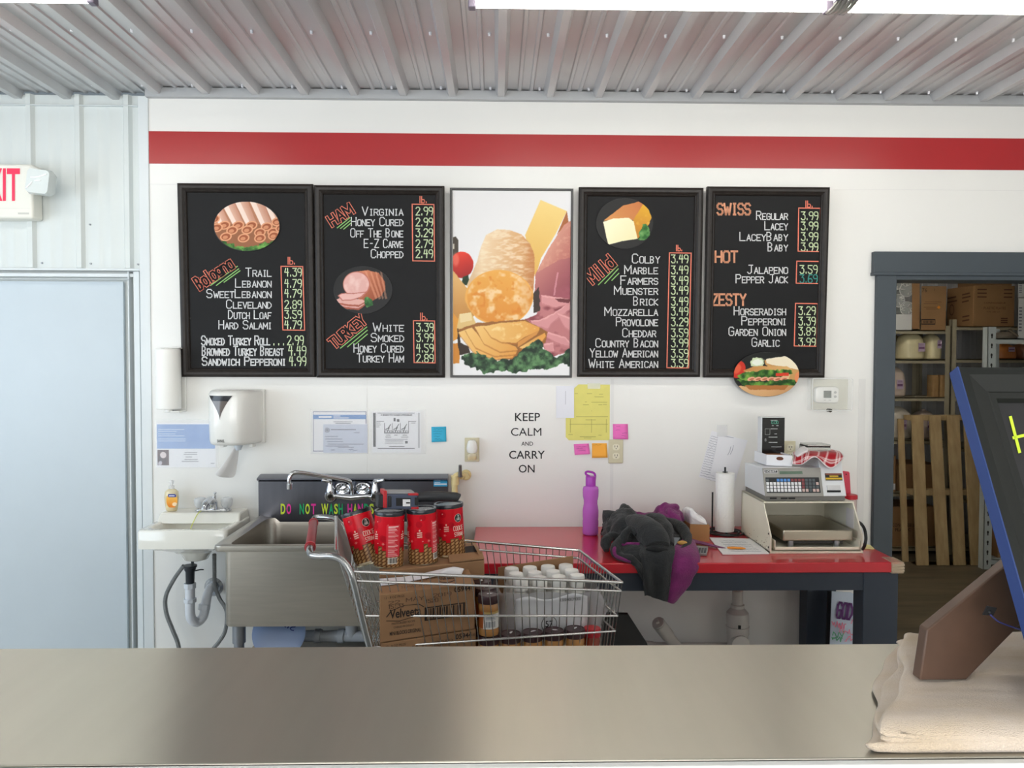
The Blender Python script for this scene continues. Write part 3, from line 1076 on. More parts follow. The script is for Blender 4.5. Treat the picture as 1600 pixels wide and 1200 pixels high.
# ---- food poster in a thin frame
tp = board((704, 294, 896, 589), 'tall white food poster of cheese loaf, sliced ham and lettuce in thin frame', 'food_poster', 0.012)
for ch in list(tp.children):
    bpy.data.objects.remove(ch)
a, b = BO.hit(703.5, 590, 0.02), BO.hit(896, 294.5, 0.02)
mb = MB()
frame_sweep(mb, BO, a[0], a[1], b[0], b[1], [(0, 0), (0, 0.018), (0.002, 0.02), (0.009, 0.02), (0.011, 0.016), (0.011, 0.0)])
mb.build('frame', mat('thin_dark_frame', (62, 60, 60), 0.4), tp)
MB().ubox(BO, a[0] + 0.004, b[0] - 0.004, a[1] + 0.004, b[1] - 0.004, 0.002, 0.0115).build('backing', mat('poster_backing', (240, 240, 238), 0.4), tp)


def zp(pts):                                        # points read off at 3.636 times the frame's pixels
    return [(690 + x / 3.636, 270 + y / 3.636) for x, y in pts]


k = Ink(707.5, 298.5, 892.5, 585.5, 1.6, (226, 224, 224))
k.C = k.lin(707, 300, 880, 560, (224, 222, 222), (238, 237, 238))
# black pepper mill and red pepper
k.paint(k.poly(zp([(55, 365), (80, 360), (95, 380), (95, 470), (55, 470)]), 0.4), (70, 62, 52))
k.paint(k.poly(zp([(60, 400), (72, 400), (72, 430), (60, 430)])), (214, 206, 190))
k.paint(k.ell(*zp([(112, 520)])[0], 18.5, 20.5, 10, 0.05, 0.1, 2), k.lin(*zp([(90, 460)])[0], *zp([(150, 590)])[0], (226, 62, 44), (150, 26, 26)))
k.paint(k.ell(*zp([(80, 490)])[0], 5, 10, 0, 0.6), (240, 130, 110), 0.6)
k.leafy(zp([(115, 590), (150, 575), (160, 610), (140, 640), (118, 620)]), 11, (20, 44, 20), (60, 90, 50), 2)
# yellow wedge standing behind
k.paint(k.poly(zp([(556, 150), (705, 212), (640, 345), (560, 480), (530, 590), (505, 500), (470, 350)])), k.lin(*zp([(600, 170)])[0], *zp([(500, 560)])[0], (238, 208, 132), (222, 176, 92)))
k.paint(k.poly(zp([(705, 212), (715, 275), (650, 345)])), (168, 100, 56))
# orange block at the left edge
k.paint(k.poly(zp([(55, 540), (145, 655), (190, 800), (150, 850), (60, 860)]), 1), k.lin(*zp([(80, 560)])[0], *zp([(140, 800)])[0], (226, 180, 116), (196, 138, 70)))
k.paint(k.poly(zp([(55, 780), (100, 840), (110, 930), (55, 960)])), (224, 154, 62))
k.paint(k.poly(zp([(55, 970), (108, 965), (98, 1082), (55, 1085)])), (208, 134, 48))
k.paint(k.poly(zp([(90, 855), (108, 965), (150, 985), (160, 1020), (100, 1035), (90, 970)]), 1), (50, 36, 26))
# big ham on the right
k.paint(k.poly(zp([(745, 255), (690, 290), (600, 430), (530, 570), (525, 680), (555, 780), (745, 800)]), 0.8), k.lin(*zp([(560, 500)])[0], *zp([(740, 640)])[0], (196, 126, 118), (142, 70, 82)))
k.paint(k.poly(zp([(745, 255), (690, 290), (600, 430), (540, 560), (660, 490), (745, 470)]), 0.8), k.lin(*zp([(600, 400)])[0], *zp([(740, 480)])[0], (212, 152, 132), (180, 104, 96)))
k.paint(k.poly(zp([(600, 430), (540, 560), (660, 490), (745, 470), (745, 255)])) * np.clip(k.n(5, 20) * 3 - 1.5, 0, 1), (226, 176, 150), 0.45)
k.paint(k.poly(zp([(525, 640), (640, 560), (745, 480), (745, 780), (560, 780)]), 1) * np.clip(k.n(22, 21) * 3 - 1.3, 0, 1), (170, 92, 104), 0.8)
k.paint(k.poly(zp([(650, 560), (660, 560), (640, 690), (630, 690)]), 0.6), (216, 150, 160), 0.7)
# folded pink slices
pk = zp([(560, 690), (745, 715), (745, 1000), (620, 1050), (560, 960), (470, 830), (540, 800)])
k.paint(k.poly(pk, 2, 8, 3), (190, 120, 122))
k.paint(k.poly(pk, 2, 8, 3) * np.clip(k.n(15, 23) * 4 - 2.0, 0, 1), (128, 58, 66), 0.9)
for q, pts in enumerate(([(500, 835), (560, 830), (640, 790), (720, 730), (740, 760), (640, 830), (600, 880), (520, 860)], [(600, 900), (700, 930), (740, 970), (730, 985), (650, 960), (590, 925)],
                         [(560, 690), (735, 712), (735, 735), (640, 760), (570, 735)], [(650, 790), (740, 820), (740, 900), (700, 870)], [(580, 970), (630, 960), (640, 1010), (590, 1010)])):
    k.paint(k.poly(zp(pts), 1.2, 6, q), (226, 166, 166))
    k.paint(k.poly(zp([(x, y + 9) for x, y in pts]), 1.4, 6, q), (204, 134, 136), 0.6)
k.paint(k.poly(zp([(640, 708), (732, 712), (720, 735), (660, 728)]), 0.6), (110, 50, 56))
k.paint(k.poly(zp([(515, 690), (550, 640), (556, 780), (520, 790)]), 2), (60, 46, 38))
# marbled cheese loaf
loaf = zp([(140, 640), (200, 500), (220, 420), (250, 350), (310, 318), (380, 320), (450, 345), (500, 400), (522, 460), (525, 560), (515, 700), (330, 720)])
k.paint(k.poly(loaf, 0.4), k.lin(*zp([(200, 500)])[0], *zp([(525, 560)])[0], (236, 212, 176), (204, 140, 82)))
strk = vnoise(k.X * 0.35 + k.Y * 0.1, k.Y, 3.2, 31)
k.paint(k.poly(loaf, 0.4) * np.clip(strk * 3.4 - 1.5, 0, 1), (240, 224, 196), 0.7)
k.paint(k.poly(loaf, 0.4) * np.clip((k.X - 815) / 18, 0, 1), (186, 118, 66), 0.65)
k.paint(k.poly(loaf, 0.4) * np.clip((395 - k.X + 350) / 14 * 0 + (752 - k.X) / 12, 0, 1), (206, 166, 124), 0.6)
fx, fy = zp([(325, 705)])[0]
k.paint(k.ell(fx, fy, 52.5, 43, 0, 0.03, 0.06, 4), (232, 170, 84))
inner = k.ell(fx, fy, 50.5, 41, 0, 0.04, 0.06, 4)
k.paint(inner, k.lin(fx, fy - 40, fx, fy + 40, (232, 168, 78), (222, 142, 54)))
k.paint(inner * np.clip(k.n(13, 40) * 5 - 2.6, 0, 1), (240, 206, 156), 0.95)
k.paint(inner * np.clip(k.n(9, 47) * 6 - 3.7, 0, 1), (218, 132, 44), 0.8)
k.paint(inner * np.clip((k.X - fx - 28) / 25, 0, 1), (206, 128, 52), 0.5)
# cube and sliced cheese fan
k.paint(k.poly(zp([(100, 800), (165, 790), (195, 855), (110, 890), (85, 880)])), (222, 188, 124))
k.paint(k.poly(zp([(100, 800), (165, 790), (172, 835), (105, 850)])), (236, 212, 160))
k.paint(k.poly(zp([(90, 890), (200, 850), (470, 830), (600, 900), (590, 960), (400, 1060), (300, 1060), (190, 1030)]), 1), (150, 96, 44))
for q, pts in enumerate(([(92, 905), (130, 890), (200, 990), (330, 1040), (420, 1020), (400, 1050), (300, 1060), (180, 1020)], [(130, 890), (170, 876), (240, 960), (350, 1010), (430, 1000), (420, 1030), (300, 1040), (190, 990)],
                         [(185, 872), (240, 865), (300, 940), (420, 985), (430, 1005), (330, 1015), (240, 970)], [(235, 870), (330, 850), (470, 838), (555, 875), (550, 895), (470, 930), (420, 965), (340, 960), (280, 930)],
                         [(440, 990), (540, 930), (585, 905), (590, 925), (560, 965), (470, 1005)])):
    k.paint(k.poly(zp(pts), 0.5, 6, q), k.lin(*zp([pts[0]])[0], *zp([pts[4]])[0], (240, 196, 120), (224, 158, 74)))
    e = zp(pts)
    k.paint(k.poly(zp([(x, y + 8) for x, y in pts]), 0.5, 6, q) * (1 - k.poly(e, 0.5, 6, q)), (186, 116, 52), 0.7)
k.paint(k.poly(zp([(280, 890), (330, 860), (460, 848), (530, 880), (430, 940), (340, 945)]), 1) * np.clip(k.n(9, 60) * 4 - 1.8, 0, 1), (246, 216, 150), 0.9)
k.paint(k.poly(zp([(430, 960), (550, 890), (540, 915), (430, 990)]), 0.4), (214, 146, 70))
k.leafy(zp([(115, 1045), (190, 1015), (300, 1062), (400, 1055), (480, 985), (545, 935), (575, 990), (650, 1045), (740, 990), (740, 1100), (690, 1085), (590, 1120), (520, 1115), (420, 1140), (330, 1125), (240, 1140), (160, 1100), (125, 1085)]), 14, (22, 44, 28), (98, 142, 92), 4.5)
k.lay('picture', BO, 0.013, tp, None, 0.35)

# ================================================================== THINGS ON THE WALL
M_paper = mat('white_paper', (238, 238, 240), 0.7)
M_ink = mat('grey_print', (120, 124, 132), 0.7)
M_black = mat('black_print', (22, 22, 24), 0.6)
M_wplast = mat('glossy_white_plastic', (234, 233, 228), 0.22, coat=0.2)
M_film = film('clear_sleeve', (250, 250, 252), 0.86, 0.12)
M_beige = mat('beige_plate', (206, 198, 168), 0.4)
M_chrome = mat('chrome', (206, 208, 212), 0.08, 1.0)


def sheet(mb, pl, pts, n, mi=0, th=0.0008):         # a sheet of paper from its pixel corners
    a = [pl.px(x, y, n) for x, y in pts]
    mb.prism(a, -pl.N * th, mi)


def bars(mb, pl, rows_, n, mi=0, th=0.9):           # lines of small print: (x0, x1, y)
    for x0, x1, y in rows_:
        mb.add([pl.px(x0, y - th / 2, n), pl.px(x1, y - th / 2, n), pl.px(x1, y + th / 2, n), pl.px(x0, y + th / 2, n)], [(0, 1, 2, 3)], mi)


def scribble(mb, pl, x0, x1, y, n, h=2.0, w=0.6, slope=0.0, seed=0):
    q = random.Random(seed)
    pts, x = [], x0
    while x < x1:
        pts.append((x, y + (x - x0) * slope + q.uniform(-h, h) / 2))
        x += q.uniform(0.9, 2.2)
    ribbons(mb, [pts], lambda a, b: pl.px(a, b, n), w)


# upright paper roll on a bracket
cy = WY - 0.075
ax = P(263, 590, cy).x
zt_, zb_ = P(263, 545, cy).z, P(263, 639, cy).z
t = thing('paper_roll_holder', 'upright white paper roll on white bracket beside the first menu board', 'paper roll holder', (ax, WY, zb_ - 0.02))
mb = MB()
mb.lathe([(0.02, zb_), (0.05, zb_), (0.0545, zb_ + 0.004), (0.0545, zt_ - 0.004), (0.05, zt_), (0.02, zt_)], (ax, cy, 0), 32)
mb.build('paper_roll', mat('soft_paper', (240, 239, 234), 0.85, bump=0.15, bscale=200), t)
mb = MB()
mb.box(ax - 0.03, ax + 0.054, WY - 0.012, WY, zb_ - 0.012, zt_ + 0.004)
mb.box(ax - 0.03, ax + 0.054, cy - 0.012, WY, zt_ + 0.001, zt_ + 0.006)
mb.box(ax - 0.022, ax + 0.054, cy - 0.012, WY, zb_ - 0.016, zb_ - 0.008)
mb.cyl((ax, cy, zb_ - 0.014), (ax, cy, zt_ + 0.004), 0.018)
mb.build('bracket', M_wplast, t, bevel=0.002)

# centre-pull towel dispenser
dw = (P(413.5, 650, WY - 0.01).x - P(323, 650, WY - 0.12).x) / 2
dx = (P(413.5, 650, WY - 0.01).x + P(323, 650, WY - 0.12).x) / 2
dzt, dzb = P(368, 611, WY - 0.15).z, P(368, 695, WY - 0.15).z
DD = 0.2


def disp_y(u, k=1.0):                               # curved front, u = -1..1
    return WY - 0.012 - DD * k * (1 - abs(u) ** 3.2) ** (1 / 2.2)


t = thing('towel_dispenser', 'large white paper towel dispenser with dark pointed window and hanging sheet', 'towel dispenser', (dx, WY, dzb - 0.03))
us = [math.sin(PI / 2 * (i / 16 - 1)) for i in range(33)]
rg = []
for z, sx, k in ((dzb, 0.9, 0.86), (dzb + 0.006, 0.95, 0.94), (dzb + 0.02, 0.97, 0.99), (dzb + 0.1, 0.985, 1.0), (dzt - 0.03, 1.0, 1.0), (dzt - 0.012, 0.99, 0.98), (dzt - 0.002, 0.955, 0.93), (dzt + 0.004, 0.9, 0.86)):
    rg.append([Vector((dx + u * dw * sx, disp_y(u, k), z)) for u in us])
MB().rings(rg).build('cover', M_wplast, t, sharp=50)
mb = MB()
mb.box(dx - dw * 0.93, dx + dw + 0.004, WY - 0.03, WY, dzb - 0.004, dzt + 0.002)
mb.box(dx + dw * 0.6, dx + dw * 0.75, WY - 0.1, WY - 0.05, dzb - 0.018, dzb)
mb.box(dx - dw * 0.55, dx - dw * 0.4, WY - 0.1, WY - 0.05, dzb - 0.018, dzb)
mb.build('back_plate', M_wplast, t, bevel=0.003)
for nm, m, off, zz0 in (('window', mat('smoked_window', (96, 88, 84), 0.15, coat=0.6), 0.0012, 0.0), ('window_band', mat('dark_band', (34, 36, 42), 0.2), 0.0022, 0.78)):
    rws = []
    for j in range(11):
        v = zz0 + (1 - zz0) * j / 10
        hw = 0.5 * v ** 1.55 * 0.98
        z = dzb + 0.118 + v * 0.108
        cu = -0.2
        rws.append([Vector((dx + (cu + hw * s_) * dw, disp_y(cu + hw * s_) - off, z)) for s_ in (-1, -0.5, 0, 0.5, 1)])
    MB().grid(rws).build(nm, m, t)
mb = MB()
typeset(mb, 'SANiS.', lambda u, v: Vector((dx + u * dw, disp_y(u) - 0.001, dzb + v)), -0.32, -0.02, 0.017, 0.03, 0, 0.01)
mb.build('lettering', M_black, t)
MB().lathe([(0.022, 0.0), (0.02, -0.012), (0.012, -0.03), (0.01, -0.03)], (dx + 0.02, WY - 0.1, dzb), 16).build('nozzle', mat('clear_grey_plastic', (206, 214, 222), 0.2), t)
rws = [[P(x, y, Y) for x, y, Y in r] for r in (
    ((366, 699, 3.555), (368, 699, 3.56), (371, 699, 3.57), (374, 699, 3.575)),
    ((358, 712, 3.54), (363, 712, 3.55), (368, 713, 3.575), (373, 712, 3.59)),
    ((345, 730, 3.53), (354, 731, 3.54), (362, 732, 3.58), (370, 731, 3.60)),
    ((332, 742, 3.53), (343, 746, 3.54), (352, 747, 3.585), (368, 748, 3.61)))]
MB().grid(rws).build('hanging_sheet', mat('tissue_sheet', (242, 242, 242), 0.8), t, solid=0.001, subsurf=2, fix=False)

# hygiene notice in a clear sleeve
t = thing('hygiene_notice', 'blue and white notice sheet in clear sleeve behind the towel dispenser', 'notice', WALL.px(285, 729))
mb = MB()
sheet(mb, WALL, [(244, 730), (337, 730), (337, 661), (244, 661)], 0.001, 0)
mb.build('page', M_paper, t)
mb = MB()
mb.pbox(WALL, 245, 663, 336, 701, 0.001, 0.0016)
mb.build('blue_panel', mat('blue_print', (112, 150, 204), 0.5, col2=(150, 180, 222), vscale=5), t)
mb = MB()
bars(mb, WALL, [(247, 288, 671), (247, 276, 674), (247, 274, 678), (247, 288, 681), (247, 290, 686), (247, 290, 689)], 0.002)
mb.build('blue_panel_print', mat('pale_print', (206, 222, 240), 0.6), t, fix=False)
mb = MB()
bars(mb, WALL, [(288, 308, 707), (287, 308, 710), (290, 300, 714), (288, 309, 718), (284, 310, 721), (329, 335, 724)], 0.002)
mb.build('print', M_ink, t, fix=False)
k = Ink(246, 703, 264, 727, 2, (88, 62, 66))
k.paint(np.clip(k.n(6, 5) * 4 - 2, 0, 1), (40, 36, 48))
k.paint(k.ell(255, 711, 5, 5, 0, 0.2), (226, 214, 214))
k.paint(k.ell(250, 724, 3, 4, 30, 0.4), (196, 190, 200))
k.lay('picture', WALL, 0.0022, t)
mb = MB()
mb.pbox(WALL, 243, 655, 341, 731, 0.003, 0.0034)
mb.build('sleeve', M_film, t)

# certificates
t = thing('certificate', 'framed-look white certificate with blue header band in clear sleeve', 'certificate', WALL.px(531, 706))
mb = MB()
sheet(mb, WALL, [(489, 707), (574, 707), (573, 642), (488, 642)], 0.001)
mb.build('page', M_paper, t)
mb = MB()
mb.pbox(WALL, 489, 648, 572, 655, 0.001, 0.0016)
mb.build('header_band', mat('header_blue', (70, 132, 196), 0.5), t)
mb = MB()
for a_ in ((489, 643, 572, 644), (489, 643, 490, 705), (571.4, 643, 572.4, 662), (489, 704.4, 505, 705.4)):
    mb.pbox(WALL, *a_, 0.001, 0.0015)
mb.build('border', mat('navy_print', (52, 54, 110), 0.6), t)
mb = MB()
bars(mb, WALL, [(498, 518, 651.5)], 0.002, 0, 2.6)
bars(mb, WALL, [(521, 532, 650), (521, 545, 653)], 0.002, 0, 1.0)
mb.build('band_print', M_paper, t, fix=False)
mb = MB()
bars(mb, WALL, [(521, 551, 659), (524, 548, 661.5)], 0.002)
mb.build('print', M_ink, t, fix=False)
mb = MB()
mb.pbox(WALL, 485, 640, 575, 709, 0.0045, 0.0049)
mb.build('sleeve', M_film, t)
t = thing('licence_sheet', 'grey-blue licence sheet with signature tucked over the certificate', 'licence', WALL.px(540, 707, 0.002))
mb = MB()
sheet(mb, WALL, [(505, 707.5), (574, 707.5), (574, 663), (505, 663)], 0.0028)
mb.build('page', mat('blue_grey_paper', (200, 206, 222), 0.65, var=0.04, vscale=30), t)
mb = MB()
bars(mb, WALL, [(508, 528, 682), (508, 535, 686), (512, 568, 694), (511, 536, 690), (509, 545, 697), (528, 553, 699), (517, 523, 703), (553, 562, 676)], 0.0034)
bars(mb, WALL, [(517, 556, 671.3)], 0.0034, 0, 1.5)
c = WALL.hit(511.5, 672)
mb.rings([[WALL.at(c[0] + r * math.cos(2 * PI * q / 20), c[1] + r * math.sin(2 * PI * q / 20), 0.0034) for q in range(20)] for r in (0.0115, 0.0085)], 0, False, False)
mb.rings([[WALL.at(c[0] + r * math.cos(2 * PI * q / 20), c[1] + r * math.sin(2 * PI * q / 20), 0.0034) for q in range(20)] for r in (0.006, 0.001)], 0, False, False)
mb.build('print', M_ink, t, fix=False)
mb = MB()
scribble(mb, WALL, 545, 560, 703, 0.0036, 3, 0.6, 0, 3)
mb.build('signature', mat('signature_ink', (60, 66, 96), 0.6), t, fix=False)

t = thing('utensil_wash_sheet', 'white printed sheet of utensil washing steps with drawings, in sleeve', 'instruction sheet', WALL.px(620, 706))
mb = MB()
sheet(mb, WALL, [(582, 707), (658, 707), (657, 643), (582, 643)], 0.001)
mb.build('page', M_paper, t)
mb = MB()
typeset_px(mb, WALL, '3 SINKS TO WASH UTENSILS!!', 595, 650, 644, 647, 0.002, 0, 0.03)
for a_ in ((583, 645, 587, 698), (590, 645, 648, 645.9), (590, 700, 648, 700.9)):
    mb.pbox(WALL, *a_, 0.001, 0.002)
mb.build('heading', M_black, t, fix=False)
mb = MB()
for x in (600.5, 613, 625.5):
    for a_ in ((x - 0.4, 661, x + 0.4, 677), (x - 0.4, 676.4, x + 13, 677.2)):
        mb.pbox(WALL, *a_, 0.001, 0.002)
    for q in (3, 7, 10):
        c = WALL.hit(x + q, 674.5)
        mb.rings([[WALL.at(c[0] + r * math.cos(2 * PI * z / 10), c[1] + r * math.sin(2 * PI * z / 10), 0.002) for z in range(10)] for r in (0.0065, 0.0045)], 0, False, False)
    ribbons(mb, [[(x + 2, 671), (x + 6, 669), (x + 10, 663)], [(x + 5, 673), (x + 8, 668)]], lambda a, b: WALL.px(a, b, 0.002), 1.2)
mb.pbox(WALL, 615, 653, 618, 658.5, 0.001, 0.002)
mb.pbox(WALL, 620, 655, 624, 659, 0.001, 0.002)
for a_ in ((588, 658, 600, 658.7), (638, 658, 650, 658.7), (638, 658, 638.7, 677), (601, 686, 637, 686.6), (601, 692, 630, 692.6)):
    mb.pbox(WALL, *a_, 0.001, 0.002)
bars(mb, WALL, [(588, 594, 661), (588, 595, 664), (588, 593, 667), (642, 649, 661), (603, 610, 680), (616, 621, 680), (629, 636, 680), (602, 611, 683), (627, 638, 683), (602, 630, 689), (608, 632, 697.5)], 0.002, 0, 0.8)
mb.pbox(WALL, 633, 689, 637, 693, 0.001, 0.002)
mb.build('diagram', mat('dark_print', (70, 70, 74), 0.6), t, fix=False)
mb = MB()
mb.pbox(WALL, 653, 645, 656, 700, 0.001, 0.0016)
mb.build('grey_edge', mat('copy_grey', (190, 190, 192), 0.6), t)
mb = MB()
mb.pbox(WALL, 577, 640, 665, 709, 0.003, 0.0034)
mb.build('sleeve', M_film, t)


# sticky notes
def sticky(pts, c, mname, label, lines, curl=0.012):
    mb = MB()
    rws = []
    for j in range(6):
        v = j / 5
        r = []
        for i in range(5):
            u = i / 4
            x = (pts[0][0] * (1 - u) + pts[1][0] * u) * (1 - v) + (pts[3][0] * (1 - u) + pts[2][0] * u) * v
            y = (pts[0][1] * (1 - u) + pts[1][1] * u) * (1 - v) + (pts[3][1] * (1 - u) + pts[2][1] * u) * v
            r.append(WALL.px(x, y, 0.0015 + curl * max(0, v - 0.3) ** 2))
        rws.append(r)
    mb.grid(rws)
    o = tag(mb.build('sticky_note', mat(mname, c, 0.7), None, solid=0.0006, fix=False), label, 'sticky note')
    mb = MB()
    for i, (x0, x1, y) in enumerate(lines):
        scribble(mb, WALL, x0, x1, y, 0.006 + curl * 0.5, 1.0, 0.4, 0, i + 5)
    if lines:
        mb.build('handwriting', mat(mname + '_ink', tuple(int(q * 0.62) for q in c), 0.7), o, fix=False)


sticky([(674, 667), (697, 666.5), (697.5, 690), (674.5, 691)], (62, 180, 216), 'cyan_note', 'cyan blue sticky note to the right of the wash instruction sheet', [(677, 694, 670), (677, 692, 674), (677, 690, 678), (678, 688, 682), (679, 690, 686)])
sticky([(957.5, 662.5), (981, 662.5), (981.5, 686.5), (958, 686)], (240, 116, 192), 'pink_note', 'square pink sticky note just above the beige outlet', [(963, 970, 666), (962, 970, 672), (972, 981, 677), (971, 978, 681)])
sticky([(896.5, 694), (920, 693), (922, 709.5), (898, 711)], (240, 116, 192), 'pink_note', 'short pink sticky note under the yellow form, left of orange note', [(900, 918, 698), (900, 912, 701), (904, 916, 704)])
sticky([(925, 692.5), (948, 692.5), (949.5, 715), (925, 715.5)], (250, 176, 66), 'orange_note', 'orange sticky note below the yellow form beside the outlet', [(926, 940, 695)])

# yellow form and white slip
mb = MB()
sheet(mb, WALL, [(884, 653), (897, 653), (897, 607), (904, 600.5), (953, 601), (952.5, 688), (889, 688), (884, 683)], 0.0012)
o = tag(mb.build('yellow_form', mat('yellow_form_paper', (226, 218, 122), 0.7, var=0.03, vscale=20)), 'large yellow carbon-copy form taped under the cheese menu board', 'form')
mb = MB()
bars(mb, WALL, [(898, 903, 615), (917, 925, 615), (936, 942, 616), (929, 943, 620), (914, 917, 628), (924, 949, 628.5), (911, 920, 632.5), (935, 941, 632.5), (942, 948, 632), (924, 925, 642), (888, 895, 679), (935, 940, 680), (906, 931, 682.5), (912, 924, 684.5), (900, 950, 651), (890, 950, 663), (915, 931, 656)], 0.0018, 0, 0.7)
for x in (891, 924, 947):
    mb.pbox(WALL, x, 655, x + 0.5, 676, 0.0012, 0.0018)
mb.build('print', mat('olive_print', (168, 160, 84), 0.7), o, fix=False)
mb = MB()
mb.pbox(WALL, 918, 599, 938, 607.5, 0.0018, 0.0024)
mb.build('tape', film('clear_tape', (255, 255, 236), 0.55, 0.2), o)
mb = MB()
sheet(mb, WALL, [(869, 653), (897, 653), (897, 603), (869, 603)], 0.004)
o = tag(mb.build('paper_slip', mat('slip_paper', (232, 233, 240), 0.7)), 'blank white paper slip overlapping the left edge of the yellow form', 'paper slip')
mb = MB()
mb.pbox(WALL, 883, 611, 884.2, 632, 0.004, 0.0046)
mb.build('print', mat('faint_print', (206, 206, 214), 0.7), o)

# wall lettering
t = thing('wall_lettering', 'black KEEP CALM AND CARRY ON lettering on the white wall', 'wall lettering', WALL.px(823, 739))
for s_, x0, y0, x1, y1 in (('KEEP', 804.7, 658, 843.8, 645.2), ('CALM', 798.4, 681, 845.9, 668.6), ('AND', 814.5, 696.4, 832.9, 690.2), ('CARRY', 795.5, 717, 851.3, 704.2), ('ON', 810.6, 738.6, 835.4, 726.2)):
    mb = MB()
    typeset_px(mb, WALL, s_, x0, y0, x1, y1, 0.001, 0, 0.0 if s_ == 'CALM' else 0.008)
    mb.build('word', M_black, t, fix=False)


# outlets
def outlet(rect, label, faces=True):
    x0, y0, x1, y1 = rect
    t = thing('wall_outlet', label, 'outlet', WALL.px((x0 + x1) / 2, y1))
    mb = MB()
    mb.pbox(WALL, x0, y0, x1, y1, 0, 0.007)
    mb.build('plate', M_beige, t, bevel=0.003)
    if faces:
        for fy in (0.31, 0.68):
            c = WALL.hit((x0 + x1) / 2, y0 + (y1 - y0) * fy)
            mb = MB()
            mb.rings([[WALL.at(c[0] + x * 0.0165, c[1] + y * 0.0145, n) for x, y in rrect(2, 2, 0.7)] for n in (0.006, 0.0085)])
            f = mb.build('socket_face', mat('ivory_socket', (226, 220, 196), 0.35), t)
            mb = MB()
            for q in (-0.006, 0.006):
                mb.ubox(WALL, c[0] + q - 0.0012, c[0] + q + 0.0012, c[1] - 0.001, c[1] + 0.008, 0.008, 0.009)
            mb.cyl(WALL.at(c[0], c[1] - 0.007, 0.008), WALL.at(c[0], c[1] - 0.007, 0.0091), 0.0025, n=8)
            mb.build('slot', M_black, f)
    return t


outlet((951, 687, 973.5, 724), 'beige double outlet to the right of the orange sticky note')
outlet((726, 684, 749, 721.5), 'beige outlet plate behind the plug-in air freshener')
outlet((1225, 689, 1243, 722), 'beige outlet behind the scale display')
t = thing('air_freshener', 'white plug-in air freshener with amber oil on the outlet', 'air freshener', WALL.px(737, 719, 0.03))
c = WALL.px(737.5, 700, 0.03)
mb = MB()
mb.rings([[c + Vector((x * w, y * 0.02 - 0.004, z)) for x, y in rrect(2, 2, 0.8)] for z, w in ((-0.022, 0.018), (-0.018, 0.023), (0.0, 0.026), (0.022, 0.0225), (0.034, 0.018), (0.038, 0.011))])
mb.build('warmer', M_wplast, t, sharp=60)
mb = MB()
mb.rings([[c + Vector((x * w, y * 0.014 - 0.004, z)) for x, y in rrect(2, 2, 0.8)] for z, w in ((-0.055, 0.02), (-0.052, 0.0225), (-0.03, 0.0225), (-0.0225, 0.01))])
b_ = mb.build('oil_bottle', film('bottle_glass', (246, 240, 214), 0.6, 0.05), t)
mb = MB()
mb.rings([[c + Vector((x * w, y * 0.0125 - 0.004, z)) for x, y in rrect(2, 2, 0.8)] for z, w in ((-0.054, 0.019), (-0.051, 0.021), (-0.041, 0.021))])
mb.build('oil', mat('amber_oil', (214, 172, 64), 0.1), b_)

# thermostat in a clear locking box
t = thing('thermostat_guard', 'clear plastic locking guard box around the thermostat below the last board', 'thermostat guard', WALL.px(1295, 642))
mb = MB()
a, b = WALL.hit(1270, 637), WALL.hit(1318, 596)
mb.ubox(WALL, a[0] - 0.01, b[0] + 0.02, a[1] - 0.008, b[1] + 0.01, 0, 0.004)
mb.build('base', mat('ivory_base', (216, 214, 200), 0.4), t, bevel=0.002)
M_guard = film('guard_plastic', (244, 246, 244), 0.8, 0.08)
mb = MB()
rg = []
for hw, hh, n in ((0.098, 0.078, 0.004), (0.096, 0.076, 0.055), (0.09, 0.07, 0.07)):
    c = WALL.hit(1296, 616, 0.03)
    rg.append([WALL.at(c[0] + x * hw, c[1] + y * hh, n) for x, y in rrect(2, 2, 0.12)])
mb.rings(rg, 0, False, True)
mb.build('cover', M_guard, t)
mb = MB()
pts = [WALL.at(c[0] + x * 0.096, c[1] + y * 0.076, 0.064) for x, y in rrect(2, 2, 0.12)]
mb.tube(pts, 0.0022, 6, closed=True)
mb.build('cover_edge', film('guard_edge', (250, 250, 248), 0.35, 0.1), t)
p = WALL.px(1295, 641, 0.045)
mb = MB()
mb.cyl(p + Vector((0, 0.01, 0)), p + Vector((0, -0.02, 0)), 0.009, n=14)
mb.build('lock', mat('dark_lock', (60, 58, 50), 0.2, 0.9), t, bevel=0.001)
t = thing('thermostat', 'white thermostat with grey display inside the clear guard box', 'thermostat', WALL.px(1293, 630, 0.01))
c = WALL.hit(1292.5, 617, 0.03)
TH_ = Plane(WALL.at(0, 0, 0.0), (1, 0, 0), (0, 0, 1))
mb = MB()
mb.rings([[WALL.at(c[0] + x * hw, c[1] + y * hh, n) for x, y in rrect(2, 2, 0.35)] for hw, hh, n in ((0.056, 0.038, 0.004), (0.058, 0.04, 0.02), (0.055, 0.037, 0.03), (0.05, 0.032, 0.032))])
mb.build('body', M_wplast, t)
mb = MB()
mb.ubox(WALL, c[0] - 0.018, c[0] + 0.019, c[1] - 0.014, c[1] + 0.02, 0.031, 0.0332)
mb.build('display', mat('lcd_grey', (98, 104, 94), 0.2), t)
for dx_, dz_ in ((0.038, 0.012), (0.038, -0.008)):
    q = WALL.at(c[0] + dx_, c[1] + dz_, 0.031)
    MB().cyl(q, q + Vector((0, -0.004, 0)), 0.006, n=12).build('button', mat('button_grey', (176, 176, 172), 0.4), t)
for dx_ in (-0.012, 0.012):
    q = WALL.at(c[0] + dx_, c[1] - 0.025, 0.031)
    MB().box(q.x - 0.005, q.x + 0.005, q.y - 0.003, q.y, q.z - 0.0015, q.z + 0.0015).build('button', mat('button_grey', (176, 176, 172), 0.4), t)

